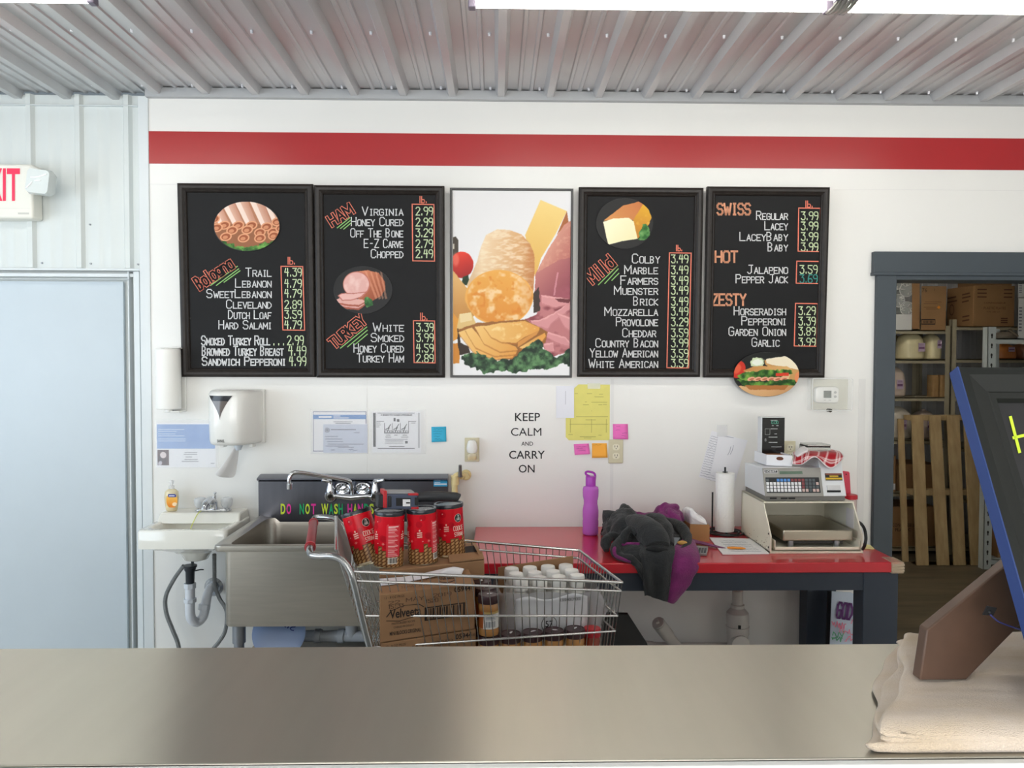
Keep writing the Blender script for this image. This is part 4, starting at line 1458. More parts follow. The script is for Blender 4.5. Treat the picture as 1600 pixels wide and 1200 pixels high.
# handwritten sheets taped up
for pts, label, n, seed in (([(1092, 745), (1134, 757), (1151, 684), (1112, 673)], 'handwritten list sheet taped crookedly on wall, the lower sheet of two', 0.001, 1),
                            ([(1110, 741), (1149, 752), (1168, 688), (1123, 678)], 'white folded letter sheet taped on top of the handwritten list', 0.004, 2)):
    mb = MB()
    sheet(mb, WALL, pts, n)
    o = tag(mb.build('paper_sheet', mat('note_paper', (232, 232, 236), 0.7)), label, 'paper sheet')
    mb = MB()
    if seed == 1:
        for q in range(18):
            x, y = 1111 - q * 1.0, 681 + q * 3.6
            scribble(mb, WALL, x, x + 13 + (q * 7) % 4, y, n + 0.0008, 1.6, 0.5, 0.26, q)
        for q in range(10):
            x, y = 1112 - q * 1.0, 716 + q * 3.6
            scribble(mb, WALL, x, x + 20 - (q * 5) % 9, y, n + 0.0008, 1.2, 0.35, 0.26, q + 40)
    else:
        for (x0, y0, x1, y1) in ((1137, 711, 1142, 698), (1141, 710, 1146, 696), (1132, 682, 1146, 684)):
            ribbons(mb, [[(x0, y0), ((x0 + x1) / 2 + 1, (y0 + y1) / 2), (x1, y1)]], lambda a, b: WALL.px(a, b, n + 0.0008), 0.7)
    mb.build('handwriting', mat('pencil_ink', (150, 152, 164), 0.7), o, fix=False)
mb = MB()
mb.pbox(WALL, 1121, 664, 1136, 682, 0.005, 0.0055)
tag(mb.build('tape_strip', film('frosted_tape', (246, 246, 246), 0.5, 0.3)), 'strip of clear tape holding up the crooked sheets', 'tape')

# ivory pipe with a shut-off valve
M_ivory = mat('aged_ivory_pipe', (226, 206, 150), 0.4, var=0.06, vscale=10)
t = thing('water_pipe', 'ivory plastic water pipe with shut-off valve beside the steel sink', 'pipe', P(712, 900, WY - 0.05))
pth = smooth_path([P(723, 742, WY - 0.04), P(714, 743, WY - 0.05), P(710.5, 750, WY - 0.055), P(710.5, 775, WY - 0.055), P(710.5, 815, WY - 0.055), P(716, 832, WY - 0.05), P(729, 858, WY - 0.05), P(738, 880, WY - 0.05)], 5)
MB().tube(pth, 0.015, 12).build('pipe', M_ivory, t)
mb = MB()
q = WALL.px(728, 742)
mb.cyl(q, q + Vector((0, -0.012, 0)), 0.026, 0.024, n=20)
mb.cyl(q + Vector((-0.006, -0.03, 0)), q + Vector((-0.02, -0.045, 0)), 0.016, n=14)
mb.cyl(q, q + Vector((0, -0.045, 0)), 0.015, n=14)
mb.cyl(P(711, 743, WY - 0.055), P(711, 757, WY - 0.055), 0.019, n=14)
mb.build('valve_body', M_ivory, t)
mb = MB()
mb.tube([P(719, 745, WY - 0.06), P(719, 735, WY - 0.065), P(719, 727, WY - 0.07)], [0.011, 0.008, 0.0075], 10)
mb.build('valve_handle', mat('grey_metal', (130, 128, 126), 0.35, 0.8), t)

# ================================================================== HAND SINK
M_porc = mat('porcelain', (236, 234, 224), 0.12, coat=0.6)
SX = (P(213.5, 830, 3.35).x, P(355, 830, 3.35).x)
SY0 = 3.345
zr = P(280, 829, SY0).z
zl = zr + 0.036
t = thing('hand_sink', 'white porcelain wall-hung hand sink below the towel dispenser', 'sink', ((SX[0] + SX[1]) / 2, WY, zr - 0.18))
sw, cx = SX[1] - SX[0], (SX[0] + SX[1]) / 2


def rr(cxx, cyy, w, h, r, z, n=5):
    return [Vector((cxx + x, cyy + y, z)) for x, y in rrect(w, h, r, n)]


my = (SY0 + WY) / 2
sh = WY - SY0
mb = MB()
mb.rings([rr(cx, my + 0.0, 0.03, 0.03, 0.012, zr - 0.175), rr(cx, my, 0.10, 0.09, 0.04, zr - 0.165), rr(cx, my, 0.135, 0.12, 0.05, zr - 0.13), rr(cx, my, sw * 0.5, sh * 0.6, 0.06, zr - 0.112),
          rr(cx, my, sw * 0.86, sh * 0.9, 0.04, zr - 0.088), rr(cx, my, sw - 0.004, sh, 0.018, zr - 0.082), rr(cx, my, sw, sh, 0.018, zr - 0.076), rr(cx, my, sw, sh, 0.02, zr - 0.006),
          rr(cx, my, sw - 0.008, sh - 0.006, 0.02, zr), rr(cx, my - 0.03, sw - 0.055, sh - 0.13, 0.05, zr - 0.001), rr(cx, my - 0.03, sw - 0.07, sh - 0.145, 0.05, zr - 0.008),
          rr(cx, my - 0.03, sw - 0.12, sh - 0.18, 0.06, zr - 0.08), rr(cx, my - 0.03, sw * 0.4, sh * 0.25, 0.035, zr - 0.125), rr(cx, my - 0.03, 0.03, 0.03, 0.012, zr - 0.13)])
mb.build('basin', M_porc, t, sharp=60)
mb = MB()
ly0 = 3.555
mb.hexa([(SX[0] + 0.004, ly0 - 0.03, zr - 0.01), (SX[1] - 0.004, ly0 - 0.03, zr - 0.01), (SX[1] - 0.004, WY, zr - 0.01), (SX[0] + 0.004, WY, zr - 0.01),
         (SX[0] + 0.012, ly0, zl), (SX[1] - 0.012, ly0, zl), (SX[1] - 0.012, WY, zl), (SX[0] + 0.012, WY, zl)])
mb.build('ledge', M_porc, t, bevel=0.008, seg=3)
f = cx + 0.045
fy_ = 3.60
mb = MB()
mb.rings([[Vector((f + x, fy_ + y, z)) for x, y in rrect(0.165, 0.05, 0.024, 5)] for z in (zl, zl + 0.012)], 0)
fa = mb.build('faucet', M_chrome, t, bevel=0.003)
mb = MB()
mb.tube(smooth_path([(f, fy_, zl + 0.008), (f, fy_ - 0.005, zl + 0.04), (f, fy_ - 0.04, zl + 0.058), (f, fy_ - 0.10, zl + 0.045), (f, fy_ - 0.115, zl + 0.025)], 5), [0.02] * 6 + [0.017] * 10 + [0.014] * 5, 14)
mb.cyl((f + 0.012, fy_ - 0.01, zl + 0.055), (f + 0.012, fy_ - 0.01, zl + 0.085), 0.004, n=8)
mb.ell((f + 0.012, fy_ - 0.01, zl + 0.086), 0.007, 0.007, 0.005)
mb.build('spout', M_chrome, fa)
for sgn in (-1, 1):
    mb = MB()
    mb.lathe([(0.012, 0.0), (0.02, 0.006), (0.026, 0.02), (0.027, 0.036), (0.024, 0.046), (0.01, 0.05)], (f + sgn * 0.062, fy_, zl + 0.014), 12)
    mb.build('knob', film('acrylic', (236, 240, 244), 0.55, 0.05), fa)
    MB().cyl((f + sgn * 0.062, fy_, zl + 0.01), (f + sgn * 0.062, fy_, zl + 0.045), 0.009, n=10).build('knob_core', M_chrome, fa)
MB().tube(smooth_path([(f - 0.035, fy_ - 0.02, zl + 0.012), (f - 0.05, fy_ - 0.06, zl - 0.002), (f - 0.065, fy_ - 0.1, zr - 0.02), (f - 0.065, fy_ - 0.13, zr - 0.05)], 5), 0.0018, 6).build('chain', mat('yellow_cord', (214, 220, 80), 0.6), t)

M_hose = mat('grey_braided_hose', (126, 128, 128), 0.45, 0.3, var=0.15, vscale=90)
M_pvc = mat('white_pvc', (222, 226, 232), 0.35)
M_dpl = mat('dark_plastic', (38, 42, 48), 0.35)
t = thing('drain_trap', 'white plastic drain trap with black tailpiece under the hand sink', 'drain pipe', P(300, 972, 3.5))
Yd = my
q = P(297, 884, Yd)
mb = MB()
mb.tube([P(297, y, Yd) for y in (883, 886, 887, 890, 893, 911)], [0.03, 0.03, 0.026, 0.025, 0.02, 0.0185], 16)
mb.build('tailpiece', M_dpl, t)
pth = smooth_path([P(297, 911, Yd), P(297, 935, Yd), P(297, 957, Yd), P(300, 968, Yd + 0.01), P(308, 972, Yd + 0.03), P(317, 964, Yd + 0.05), P(321, 948, Yd + 0.06), P(324, 930, Yd + 0.07), P(329, 919, Yd + 0.09), P(334, 917, WY)], 5)
MB().tube(pth, 0.0215, 14).build('trap_pipe', M_pvc, t)
for (x, y0, y1, r, dy) in ((297, 911, 919, 0.0275, 0), (297, 935, 941, 0.029, 0)):
    MB().cyl(P(x, y0, Yd + dy), P(x, y1, Yd + dy), r, n=8).build('slip_nut', M_pvc, t, bevel=0.002)
MB().cyl(P(318.5, 953, Yd + 0.055), P(320, 944, Yd + 0.06), 0.028, n=8).build('slip_nut', M_pvc, t, bevel=0.002)
q = WALL.px(334, 917)
MB().cyl(q, q + Vector((0, -0.012, 0)), 0.045, 0.034, n=20).build('wall_flange', mat('chrome_flange', (190, 194, 200), 0.2, 0.9), t)
mb = MB()
mb.box(q.x - 0.063, q.x - 0.051, 3.56, 3.565, P(315, 900, 3.56).z, P(315, 868, 3.56).z)
mb.tube([P(300, 893, Yd), P(313, 890, 3.55), P(318, 890, 3.56)], 0.003, 6)
mb.build('pop_up_rod', M_dpl, t)
tag(MB().tube(smooth_path([P(287, 884, 3.55), P(272, 905, 3.57), P(259, 932, 3.58), P(260, 958, 3.58), P(270, 985, 3.58), P(279, 1010, 3.58), P(282, 1050, 3.58), P(282, 1080, 3.62), P(282, 1095, WY)], 6), 0.0095, 8).build('supply_hose', M_hose),
    'grey braided supply hose curving down left of the drain trap', 'hose')
tag(MB().tube(smooth_path([P(335, 866, 3.55), P(335, 890, 3.57), P(336, 915, 3.58), P(343, 935, 3.58), P(354, 955, 3.56), P(352, 985, 3.55), P(342, 1003, 3.55), P(330, 1020, 3.56), P(318, 1060, 3.6), P(312, 1075, WY)], 6), 0.0095, 8).build('supply_hose', M_hose),
    'grey braided supply hose between the hand sink and the steel sink', 'hose')

# soap bottle on the ledge
q = P(268.5, 799, 3.6)
t = thing('soap_bottle', 'small clear hand soap bottle with orange label and pump on hand sink', 'soap bottle', (q.x, q.y, zl))
mb = MB()
mb.rings([[Vector((q.x + x * w, q.y + y * d, zl + z)) for x, y in rrect(2, 2, 0.9)] for z, w, d in ((0, 0.02, 0.014), (0.004, 0.025, 0.018), (0.03, 0.029, 0.02), (0.065, 0.033, 0.021), (0.09, 0.03, 0.02), (0.1, 0.02, 0.016), (0.104, 0.012, 0.012))])
mb.build('bottle', film('soap_plastic', (240, 226, 186), 0.35, 0.08), t, sharp=60)
mb = MB()
mb.rings([[Vector((q.x + x * w, q.y + y * d, zl + z)) for x, y in rrect(2, 2, 0.9)] for z, w, d in ((0.003, 0.021, 0.014), (0.03, 0.026, 0.017), (0.06, 0.0295, 0.0185), (0.07, 0.029, 0.018))])
mb.build('soap', mat('pale_amber_soap', (240, 214, 150), 0.2), t, sharp=60)
k = Ink(259.5, 772, 277.5, 793, 3, (242, 170, 64))
k.C = k.lin(268, 776, 268, 793, (250, 196, 90), (232, 130, 40))
k.paint(k.poly([(262, 772), (276, 772), (275, 777), (263, 777)]), (52, 66, 150))
k.paint(k.poly([(264, 774), (273, 774), (273, 775.4), (264, 775.4)]), (230, 230, 240))
k.paint(k.ell(273, 788, 4, 3, 0, 0.2), (250, 220, 180))
k.lay('label', Plane((0, q.y - 0.0235, 0), (1, 0, 0), (0, 0, 1)), 0, t, k.ell(268.5, 782, 9, 12.5, 0, 0.1))
mb = MB()
mb.lathe([(0.012, 0.104), (0.012, 0.118), (0.006, 0.12), (0.006, 0.132), (0.011, 0.134), (0.011, 0.142), (0.004, 0.144)], (q.x, q.y, zl), 14)
mb.tube([(q.x, q.y, zl + 0.138), (q.x + 0.012, q.y - 0.02, zl + 0.138), (q.x + 0.014, q.y - 0.024, zl + 0.13)], 0.005, 8)
mb.build('pump', film('pump_plastic', (240, 240, 240), 0.4, 0.1), t)

# ================================================================== STEEL SINK
M_steel = mat('brushed_steel', (178, 173, 164), 0.3, 1.0, var=0.05, vscale=5, stretch=(1, 1, 14))
BX0, BX1 = P(333, 853, 3.03).x, P(700, 800, 3.62).x
BY0, BY1 = 3.03, 3.655
bz = P(500, 851, 3.03).z
bb = P(500, 978, 3.06).z
t = thing('steel_sink', 'wide stainless steel sink with tall backsplash and coloured warning letters', 'sink', ((BX0 + BX1) / 2, BY1, 0.0))
bw, bh, bcx, bcy = BX1 - BX0, BY1 - BY0, (BX0 + BX1) / 2, (BY0 + BY1) / 2
mb = MB()
mb.rings([rr(bcx, bcy, bw - 0.065, bh - 0.05, 0.03, bb), rr(bcx, bcy, bw - 0.06, bh - 0.045, 0.03, bb + 0.006), rr(bcx, bcy, bw - 0.06, bh - 0.045, 0.03, bz - 0.028),
          rr(bcx, bcy, bw, bh, 0.03, bz - 0.028), rr(bcx, bcy, bw + 0.006, bh + 0.006, 0.03, bz - 0.018), rr(bcx, bcy, bw + 0.003, bh + 0.003, 0.03, bz - 0.005), rr(bcx, bcy, bw - 0.02, bh - 0.02, 0.03, bz),
          rr(bcx, bcy, bw - 0.05, bh - 0.05, 0.04, bz - 0.004), rr(bcx, bcy, bw - 0.085, bh - 0.085, 0.05, bz - 0.012), rr(bcx, bcy, bw - 0.095, bh - 0.095, 0.06, bz - 0.05), rr(bcx, bcy, bw - 0.1, bh - 0.1, 0.06, bb + 0.04), rr(bcx, bcy, bw - 0.16, bh - 0.16, 0.06, bb + 0.012)])
mb.build('basin', M_steel, t, sharp=40)
btz = P(550, 742, 3.62).z
mb = MB()
mb.prism([(BX0, 3.61, bz - 0.06), (BX0, 3.61, btz - 0.03), (BX0, 3.585, btz - 0.018), (BX0, 3.585, btz - 0.012), (BX0, 3.635, btz), (BX0, 3.655, btz), (BX0, 3.655, bz - 0.02)], (BX1 - BX0, 0, 0))
mb.build('backsplash', mat('backsplash_steel', (114, 116, 126), 0.24, 1.0, var=0.06, vscale=4, stretch=(8, 1, 1)), t, sharp=25)
BS = Plane((0, 3.61, 0), (1, 0, 0), (0, 0, 1))
cols = {'y': ('letter_lime', (206, 224, 58)), 'p': ('letter_magenta', (226, 44, 150)), 'g': ('letter_green', (10, 166, 98))}
for ch, x0, x1, c in (('D', 438.6, 446, 'y'), ('O', 447.6, 455, 'p'), ('N', 468, 475, 'g'), ('O', 477, 484, 'y'), ('T', 486, 493.6, 'p'), ('W', 502, 513, 'y'), ('A', 514, 521, 'g'), ('S', 522, 528, 'y'), ('H', 529, 535.6, 'g'),
                      ('H', 543, 550.4, 'p'), ('A', 552, 558, 'y'), ('N', 559, 567, 'p'), ('D', 569, 576, 'g'), ('S', 577, 584, 'y')):
    mb = MB()
    typeset_px(mb, BS, ch, x0, 803.5, x1, 787, 0.0015, 0, 0.032)
    mb.build('letter', mat(cols[c][0], cols[c][1], 0.5), t, fix=False)
mb = MB()
mb.pbox(BS, 677.5, 749.5, 699, 760, 0, 0.001)
st = mb.build('sticker', mat('sticker_blue', (48, 160, 204), 0.4), t)
mb = MB()
bars(mb, BS, [(678.5, 698, 756.5)], 0.0015, 0, 2)
bars(mb, BS, [(680, 690, 751.5), (679, 688, 753.6)], 0.0015, 0, 0.8)
mb.build('print', M_paper, st, fix=False)
# wall-mounted faucet with long swing spout
mb = MB()
yb = 3.56
mb.tube([P(513, 778, yb), P(525, 775, yb), P(549, 777, yb), P(575, 775, yb), P(589, 778, yb)], [0.012, 0.01, 0.017, 0.01, 0.012], 12)
for px in (516, 586):
    mb.tube([P(px, 782, yb), P(px, 776, yb), P(px, 765, yb), P(px, 757, yb), P(px, 752, yb)], [0.012, 0.02, 0.018, 0.012, 0.012], 14)
    q = P(px, 776, yb)
    mb.cyl(q, (q.x, 3.615, q.z), 0.013, n=12)
    q = P(px, 776, 3.60)
    mb.cyl(q + Vector((0, 0.012, 0)), q, 0.03, 0.026, n=20)
fa = mb.build('faucet', M_chrome, t)
for px, sgn in ((516, -1), (586, 1)):
    mb = MB()
    mb.tube([P(px, 752, yb), P(px + sgn * 6, 751, yb - 0.02), P(px + sgn * 13, 750, yb - 0.03)], [0.011, 0.009, 0.007], 10)
    mb.build('lever', M_chrome, fa)
for px in (535.5, 567):
    mb = MB()
    c = P(px, 763.5, 3.585)
    rg = []
    for rx, n in ((0.037, 0.0), (0.037, 0.012), (0.031, 0.014), (0.028, 0.004), (0.012, 0.002), (0.01, 0.016), (0.003, 0.018)):
        rg.append([c + Vector((rx * math.cos(2 * PI * q / 28), -n, rx * 0.82 * math.sin(2 * PI * q / 28))) for q in range(28)])
    mb.rings(rg)
    for q in range(10):
        a = 2 * PI * q / 10
        mb.ell(c + Vector((0.02 * math.cos(a), -0.008, 0.0165 * math.sin(a))), 0.0035, 0.004, 0.003, 6, 4)
    mb.build('ringed_disc', M_chrome, fa)  # ringed oval discs with small studs, set between the posts
mb = MB()
pth = smooth_path([P(550, 776, yb), P(550, 763, yb), P(547, 753, yb - 0.02), P(536, 749, yb - 0.04), P(500, 743, yb - 0.12), P(466, 738, yb - 0.2), P(455, 741, yb - 0.22), P(452, 750, yb - 0.225), P(452.5, 757, yb - 0.225)], 5)
mb.tube(pth, 0.0095, 12)
q = P(452.5, 756, yb - 0.225)
mb.cyl(q, q - Vector((0, 0, 0.022)), 0.0125, n=14)
mb.build('spout', M_chrome, fa)
for (lx, ly) in ((BX0 + 0.075, BY0 + 0.07), (BX1 - 0.075, BY0 + 0.07), (BX0 + 0.075, BY1 - 0.07), (BX1 - 0.075, BY1 - 0.07)):
    mb = MB()
    mb.tube([(lx, ly, 0.0), (lx, ly, 0.03), (lx, ly, bb - 0.08), (lx, ly, bb - 0.079), (lx, ly, bb)], [0.018, 0.02, 0.02, 0.026, 0.026], 16)
    mb.build('leg', mat('galvanised_leg', (140, 144, 150), 0.4, 0.8), t)
MB().box(BX0 + 0.05, BX1 - 0.05, BY0 + 0.05, BY1 - 0.03, 0.3, 0.33).build('under_shelf', M_steel, t)

t = thing('sink_drain_pipe', 'thick white plastic drain pipe running under the steel sink', 'drain pipe', P(490, 1003, 3.35))
mb = MB()
mb.tube([P(398, 993, 3.36), P(430, 993, 3.36), P(500, 994, 3.36), P(560, 994, 3.36), P(640, 994, 3.36)], 0.025, 16)
mb.build('pipe', M_pvc, t)
for x in (412, 461, 497, 533):
    mb = MB()
    mb.cyl(P(x - 5, 993.5, 3.36), P(x + 5, 993.5, 3.36), 0.031, n=16)
    mb.build('coupling', M_pvc, t, bevel=0.002)
for x in (445, 549):
    mb = MB()
    q = P(x, 994, 3.36)
    mb.tube([q, q + Vector((0, 0, 0.05)), q + Vector((0, 0, 0.052)), (q.x, q.y, bb + 0.012)], [0.026, 0.026, 0.033, 0.033], 16)
    mb.build('tee', M_pvc, t)
q = P(405, 990, 3.34)
mb = MB()
mb.tube([q + Vector((0, 0, -0.04)), q + Vector((0, 0, -0.03)), q + Vector((0, 0, 0.03)), q + Vector((0, 0, 0.04))], [0.018, 0.024, 0.024, 0.018], 12)
mb.build('clean_out', M_pvc, t)
# blue tub on the shelf below
q = P(434, 1020, 3.2)
t = thing('storage_tub', 'translucent blue round tub with blue lettering stored under steel sink', 'tub', (q.x, 3.2, 0.33))
Mt = Matrix.Rotation(R(28), 3, 'Y') @ Matrix.Rotation(R(62), 3, 'X')
c0 = Vector((q.x, 3.22, 0.0))
rgs = MB().lathe([(0.07, -0.07), (0.085, -0.066), (0.1, 0.0), (0.108, 0.0), (0.108, 0.006), (0.1, 0.007), (0.06, 0.009), (0.005, 0.009)], (0, 0, 0), 36, 0, Mt)
lo = min(p.z for p in rgs.v)
c0.z = 0.331 - lo
rgs.xform(Matrix.Translation(c0))
rgs.build('tub', mat('blue_plastic', (150, 172, 212), 0.25, spec=0.6), t, sharp=50)
lp = Plane(c0 + Mt @ Vector((0, 0, 0.0102)), Mt @ Vector((1, 0, 0)), Mt @ Vector((0, 1, 0)))
mb = MB()
typeset(mb, 'Size', lambda x, y: lp.at(-x, y, 0), -0.05, 0.03, 0.03, 0.06)
mb.build('lettering', mat('blue_ink', (34, 54, 130), 0.5), t, fix=False)

# ================================================================== RED WORK TABLE
ZT = P(800, 823, 3.655).z
TYF = G(1000, 880, ZT).y
TX0, TX1 = P(743, 823, 3.655).x, G(1413, 880, ZT).x
M_redtop = mat('red_laminate', (198, 28, 44), 0.28, var=0.05, vscale=3, coat=0.5)
M_navy = mat('dark_navy_paint', (46, 54, 66), 0.5, var=0.05, vscale=6)
t = thing('work_table', 'long red topped work table with dark navy legs against white wall', 'table', ((TX0 + TX1) / 2, 3.3, 0))
MB().box(TX0, TX1, TYF, 3.655, ZT - 0.041, ZT).build('table_top', M_redtop, t, bevel=0.004)
mb = MB()
ap = 0.075
mb.box(TX0 + 0.03, TX1 - 0.03, TYF + 0.02, TYF + 0.06, ZT - 0.041 - ap, ZT - 0.041)
mb.box(TX0 + 0.03, TX1 - 0.03, 3.60, 3.64, ZT - 0.041 - ap, ZT - 0.041)
mb.box(TX0 + 0.03, TX0 + 0.07, TYF + 0.03, 3.63, ZT - 0.041 - ap, ZT - 0.041)
mb.box(TX1 - 0.07, TX1 - 0.03, TYF + 0.03, 3.63, ZT - 0.041 - ap, ZT - 0.041)
mb.build('apron', M_navy, t)
lx1 = P(1403, 950, TYF + 0.015).x
lw = lx1 - P(1349, 950, TYF + 0.015).x
for x in (TX0 + 0.025, lx1 - lw):
    for y in (TYF + 0.015, 3.55):
        MB().box(x, x + lw, y, y + 0.09, 0, ZT - 0.0415).build('leg', M_navy, t, bevel=0.003)
mb = MB()
e0 = TX1 - 0.045
for q in range(5):
    z0 = ZT - 0.045 + q * 0.006
    mb.tube([(e0, TYF - 0.002, z0 + 0.01), (TX1 + 0.004, TYF - 0.003, z0 + 0.012 + 0.004 * (q % 2)), (TX1 + 0.006, TYF + 0.06, z0 + 0.01)], 0.005, 6)
mb.box(e0, TX1 + 0.005, TYF - 0.003, TYF + 0.08, ZT - 0.044, ZT + 0.0015)
mb.build('tape_wrap', film('packing_tape', (214, 196, 168), 0.5, 0.12), t, bevel=0.002)

# ---- purple bottle
q = G(924, 838, ZT)
t = thing('water_bottle', 'purple plastic water bottle with loop cap standing on red table', 'bottle', (q.x, q.y + 0.035, ZT))
c = Vector((q.x, q.y + 0.035, ZT))
s = 1202 / c.y
hh = lambda y: (838 - y) / s
M_purp = mat('purple_plastic', (224, 124, 232), 0.15, trans=0.35, ior=1.2)
rp = 12.5 / s
MB().lathe([(rp * 0.8, 0), (rp * 0.95, 0.004), (rp, 0.012), (rp, hh(828)), (rp * 0.96, hh(826)), (rp, hh(822)), (rp, hh(816)), (rp * 0.96, hh(814)), (rp, hh(809)), (rp, hh(800)), (rp * 0.96, hh(796)), (rp * 0.86, hh(789)), (rp * 0.86, hh(784)),
            (rp * 0.98, hh(777)), (rp, hh(770)), (rp, hh(766)), (rp * 0.92, hh(762.5)), (rp * 0.62, hh(761)), (rp * 0.6, hh(758))], c, 28).build('bottle', M_purp, t, sharp=60)
MB().lathe([(rp * 0.5, 0.006), (rp * 0.9, 0.01), (rp * 0.92, hh(803)), (rp * 0.1, hh(803))], c, 24).build('water', mat('purple_water', (176, 60, 190), 0.05, trans=0.4, ior=1.33), t)
M_purp2 = mat('purple_cap_plastic', (170, 52, 178), 0.3)
mb = MB()
mb.lathe([(rp * 0.64, hh(761)), (rp * 0.64, hh(747)), (rp * 0.58, hh(745.5)), (rp * 0.1, hh(745.5))], c, 24)
mb.build('cap', M_purp2, t)
mb = MB()
mb.tube(smooth_path([c + Vector((rp * 0.52, 0, hh(752))), c + Vector((rp * 0.56, 0, hh(744))), c + Vector((rp * 0.3, 0, hh(740))), c + Vector((-rp * 0.3, 0, hh(738.3))), c + Vector((-rp * 0.62, 0, hh(739.5))), c + Vector((-rp * 0.55, 0, hh(743))), c + Vector((-rp * 0.1, 0, hh(746)))], 5), 0.005, 8)
mb.build('carry_loop', M_purp2, t)

# ---- jacket heaped on the table edge
M_dark = mat('charcoal_fleece', (42, 44, 46), 0.95, var=0.2, vscale=22, bump=0.35, bscale=130, sheen=0.15)
M_lav = mat('purple_knit', (122, 40, 102), 0.95, var=0.15, vscale=30, bump=0.4, bscale=150, sheen=0.2)
q = G(1010, 866, ZT)
t = thing('jacket', 'charcoal fleece jacket with purple lining heaped over the table edge', 'jacket', (q.x, TYF + 0.2, ZT))


def heap(name, m, cols, yb, seed=0, k=5, back=0.16):
    """cols: (x, y_front, Y_front, y_top, Y_top) -> a mound lying on the table."""
    rows_ = [[], [], [], [], [], []]
    q = random.Random(seed)
    for x, yf, Yf, yt, Yt in cols:
        a, b = P(x, yf, Yf), P(x, yt, Yt)
        a.z = max(a.z, ZT + 0.004)
        rows_[0].append(a)
        for i, (u, lift) in enumerate(((0.3, 0.62), (0.65, 0.9))):
            p = a.lerp(b, u)
            p.z = a.z + (b.z - a.z) * lift + q.uniform(-0.006, 0.006)
            p.y += q.uniform(-0.012, 0.012)
            rows_[1 + i].append(p)
        rows_[3].append(b)
        e = b + Vector((0, back * 0.5, 0))
        e.z = ZT + (b.z - ZT) * 0.6
        rows_[4].append(e)
        e = b + Vector((0, back * 0.7, 0))
        e.z = ZT + 0.004
        rows_[5].append(e)
    return cloth(name, rows_, m, t, k, None, 0.006)


heap('body', M_dark, [(944, 834, 3.36, 826, 3.38), (948, 838, 3.26, 812, 3.36), (958, 846, 3.2, 803, 3.37), (968, 853, 3.14, 795, 3.38), (976, 856, 3.12, 790.5, 3.38), (984, 858, 3.1, 794, 3.38), (993, 862, 3.06, 806, 3.34), (1004, 866, 3.03, 808, 3.32), (1018, 868, 3.02, 810, 3.3), (1030, 868, 3.02, 811, 3.3), (1042, 868, 3.03, 816, 3.3), (1056, 866, 3.05, 824, 3.3), (1068, 862, 3.09, 832, 3.3), (1076, 856, 3.15, 842, 3.3)], 0, 3)
cloth('sleeve_end', [[P(944, 799, 3.4), P(952, 800, 3.38), P(964, 802, 3.38)], [P(944, 808, 3.38), P(952, 808, 3.35), P(964, 810, 3.36)], [P(944.5, 817, 3.38), P(952, 820, 3.36), P(962, 824, 3.36)]], M_dark, t, 5, None, 0.02)
heap('lining', M_lav, [(990, 806, 3.42, 805, 3.44), (1005, 808, 3.42, 804, 3.45), (1022, 812, 3.4, 804, 3.45), (1030, 818, 3.36, 794, 3.43), (1038, 824, 3.34, 788, 3.42), (1046, 826, 3.32, 788.5, 3.42), (1058, 828, 3.3, 792, 3.42), (1062, 830, 3.3, 800, 3.42), (1066, 830, 3.34, 815, 3.44)], 0, 5)
# hanging dark front panel and purple panel
cloth('hanging_front', [[P(996, 850, 3.08), P(1006, 844, 3.07), P(1020, 842, 3.06), P(1036, 842, 3.07), P(1052, 848, 3.08)],
                        [P(1001, 866, 3.0), P(1008, 862, 2.985), P(1022, 860, 2.98), P(1038, 860, 2.98), P(1054, 864, 3.0)],
                        [P(1003, 882, 2.975), P(1008, 882, 2.955), P(1022, 880, 2.96), P(1038, 880, 2.95), P(1051, 880, 2.97)],
                        [P(1006, 905, 2.97), P(1010, 907, 2.95), P(1022, 908, 2.965), P(1036, 908, 2.95), P(1047, 908, 2.97)],
                        [P(1008, 931, 2.97), P(1014, 932, 2.955), P(1024, 935, 2.965), P(1034, 938, 2.955), P(1042, 940, 2.97)]], M_dark, t, 5, None, 0.007)
cloth('hanging_lining', [[P(1050, 856, 3.06), P(1062, 846, 3.1), P(1074, 842, 3.14), P(1084, 846, 3.16)],
                         [P(1050, 868, 3.0), P(1062, 862, 3.02), P(1080, 860, 3.03), P(1093, 870, 3.03)],
                         [P(1047, 885, 2.985), P(1060, 884, 2.965), P(1076, 884, 2.965), P(1089, 888, 2.985)],
                         [P(1044, 912, 2.98), P(1054, 914, 2.96), P(1066, 914, 2.965), P(1078, 912, 2.98)],
                         [P(1041, 938, 2.98), P(1045, 941, 2.965), P(1049, 943, 2.965), P(1053, 941, 2.98)]], M_lav, t, 5, None, 0.006)
cloth('front_lower', [[P(964, 856, 3.1), P(975, 850, 3.1), P(990, 848, 3.09), P(1006, 848, 3.08)], [P(964, 862, 3.05), P(976, 860, 3.04), P(990, 858, 3.03), P(1006, 858, 3.03)],
                      [P(970, 870, 3.01), P(980, 871, 3.005), P(992, 872, 2.995), P(1006, 870, 2.99)], [P(984, 874, 2.985), P(990, 880, 2.975), P(998, 886, 2.97), P(1008, 890, 2.965)], [P(996, 890, 2.975), P(1000, 900, 2.97), P(1005, 910, 2.97), P(1010, 915, 2.965)]], M_dark, t, 5, None, 0.006)
# rolled sleeve, collar ring, folded hem and small cuffs
def tube_cloth(name, m, pts, rad, sq=1.0):
    p = smooth_path(pts, 5)
    n = len(p)
    rr_ = []
    for i in range(n):
        u = i / (n - 1) * (len(rad) - 1)
        a = int(min(u, len(rad) - 2))
        rr_.append(rad[a] + (rad[a + 1] - rad[a]) * (u - a))
    return MB().tube(p, rr_, 14).build(name, m, t, sharp=70)


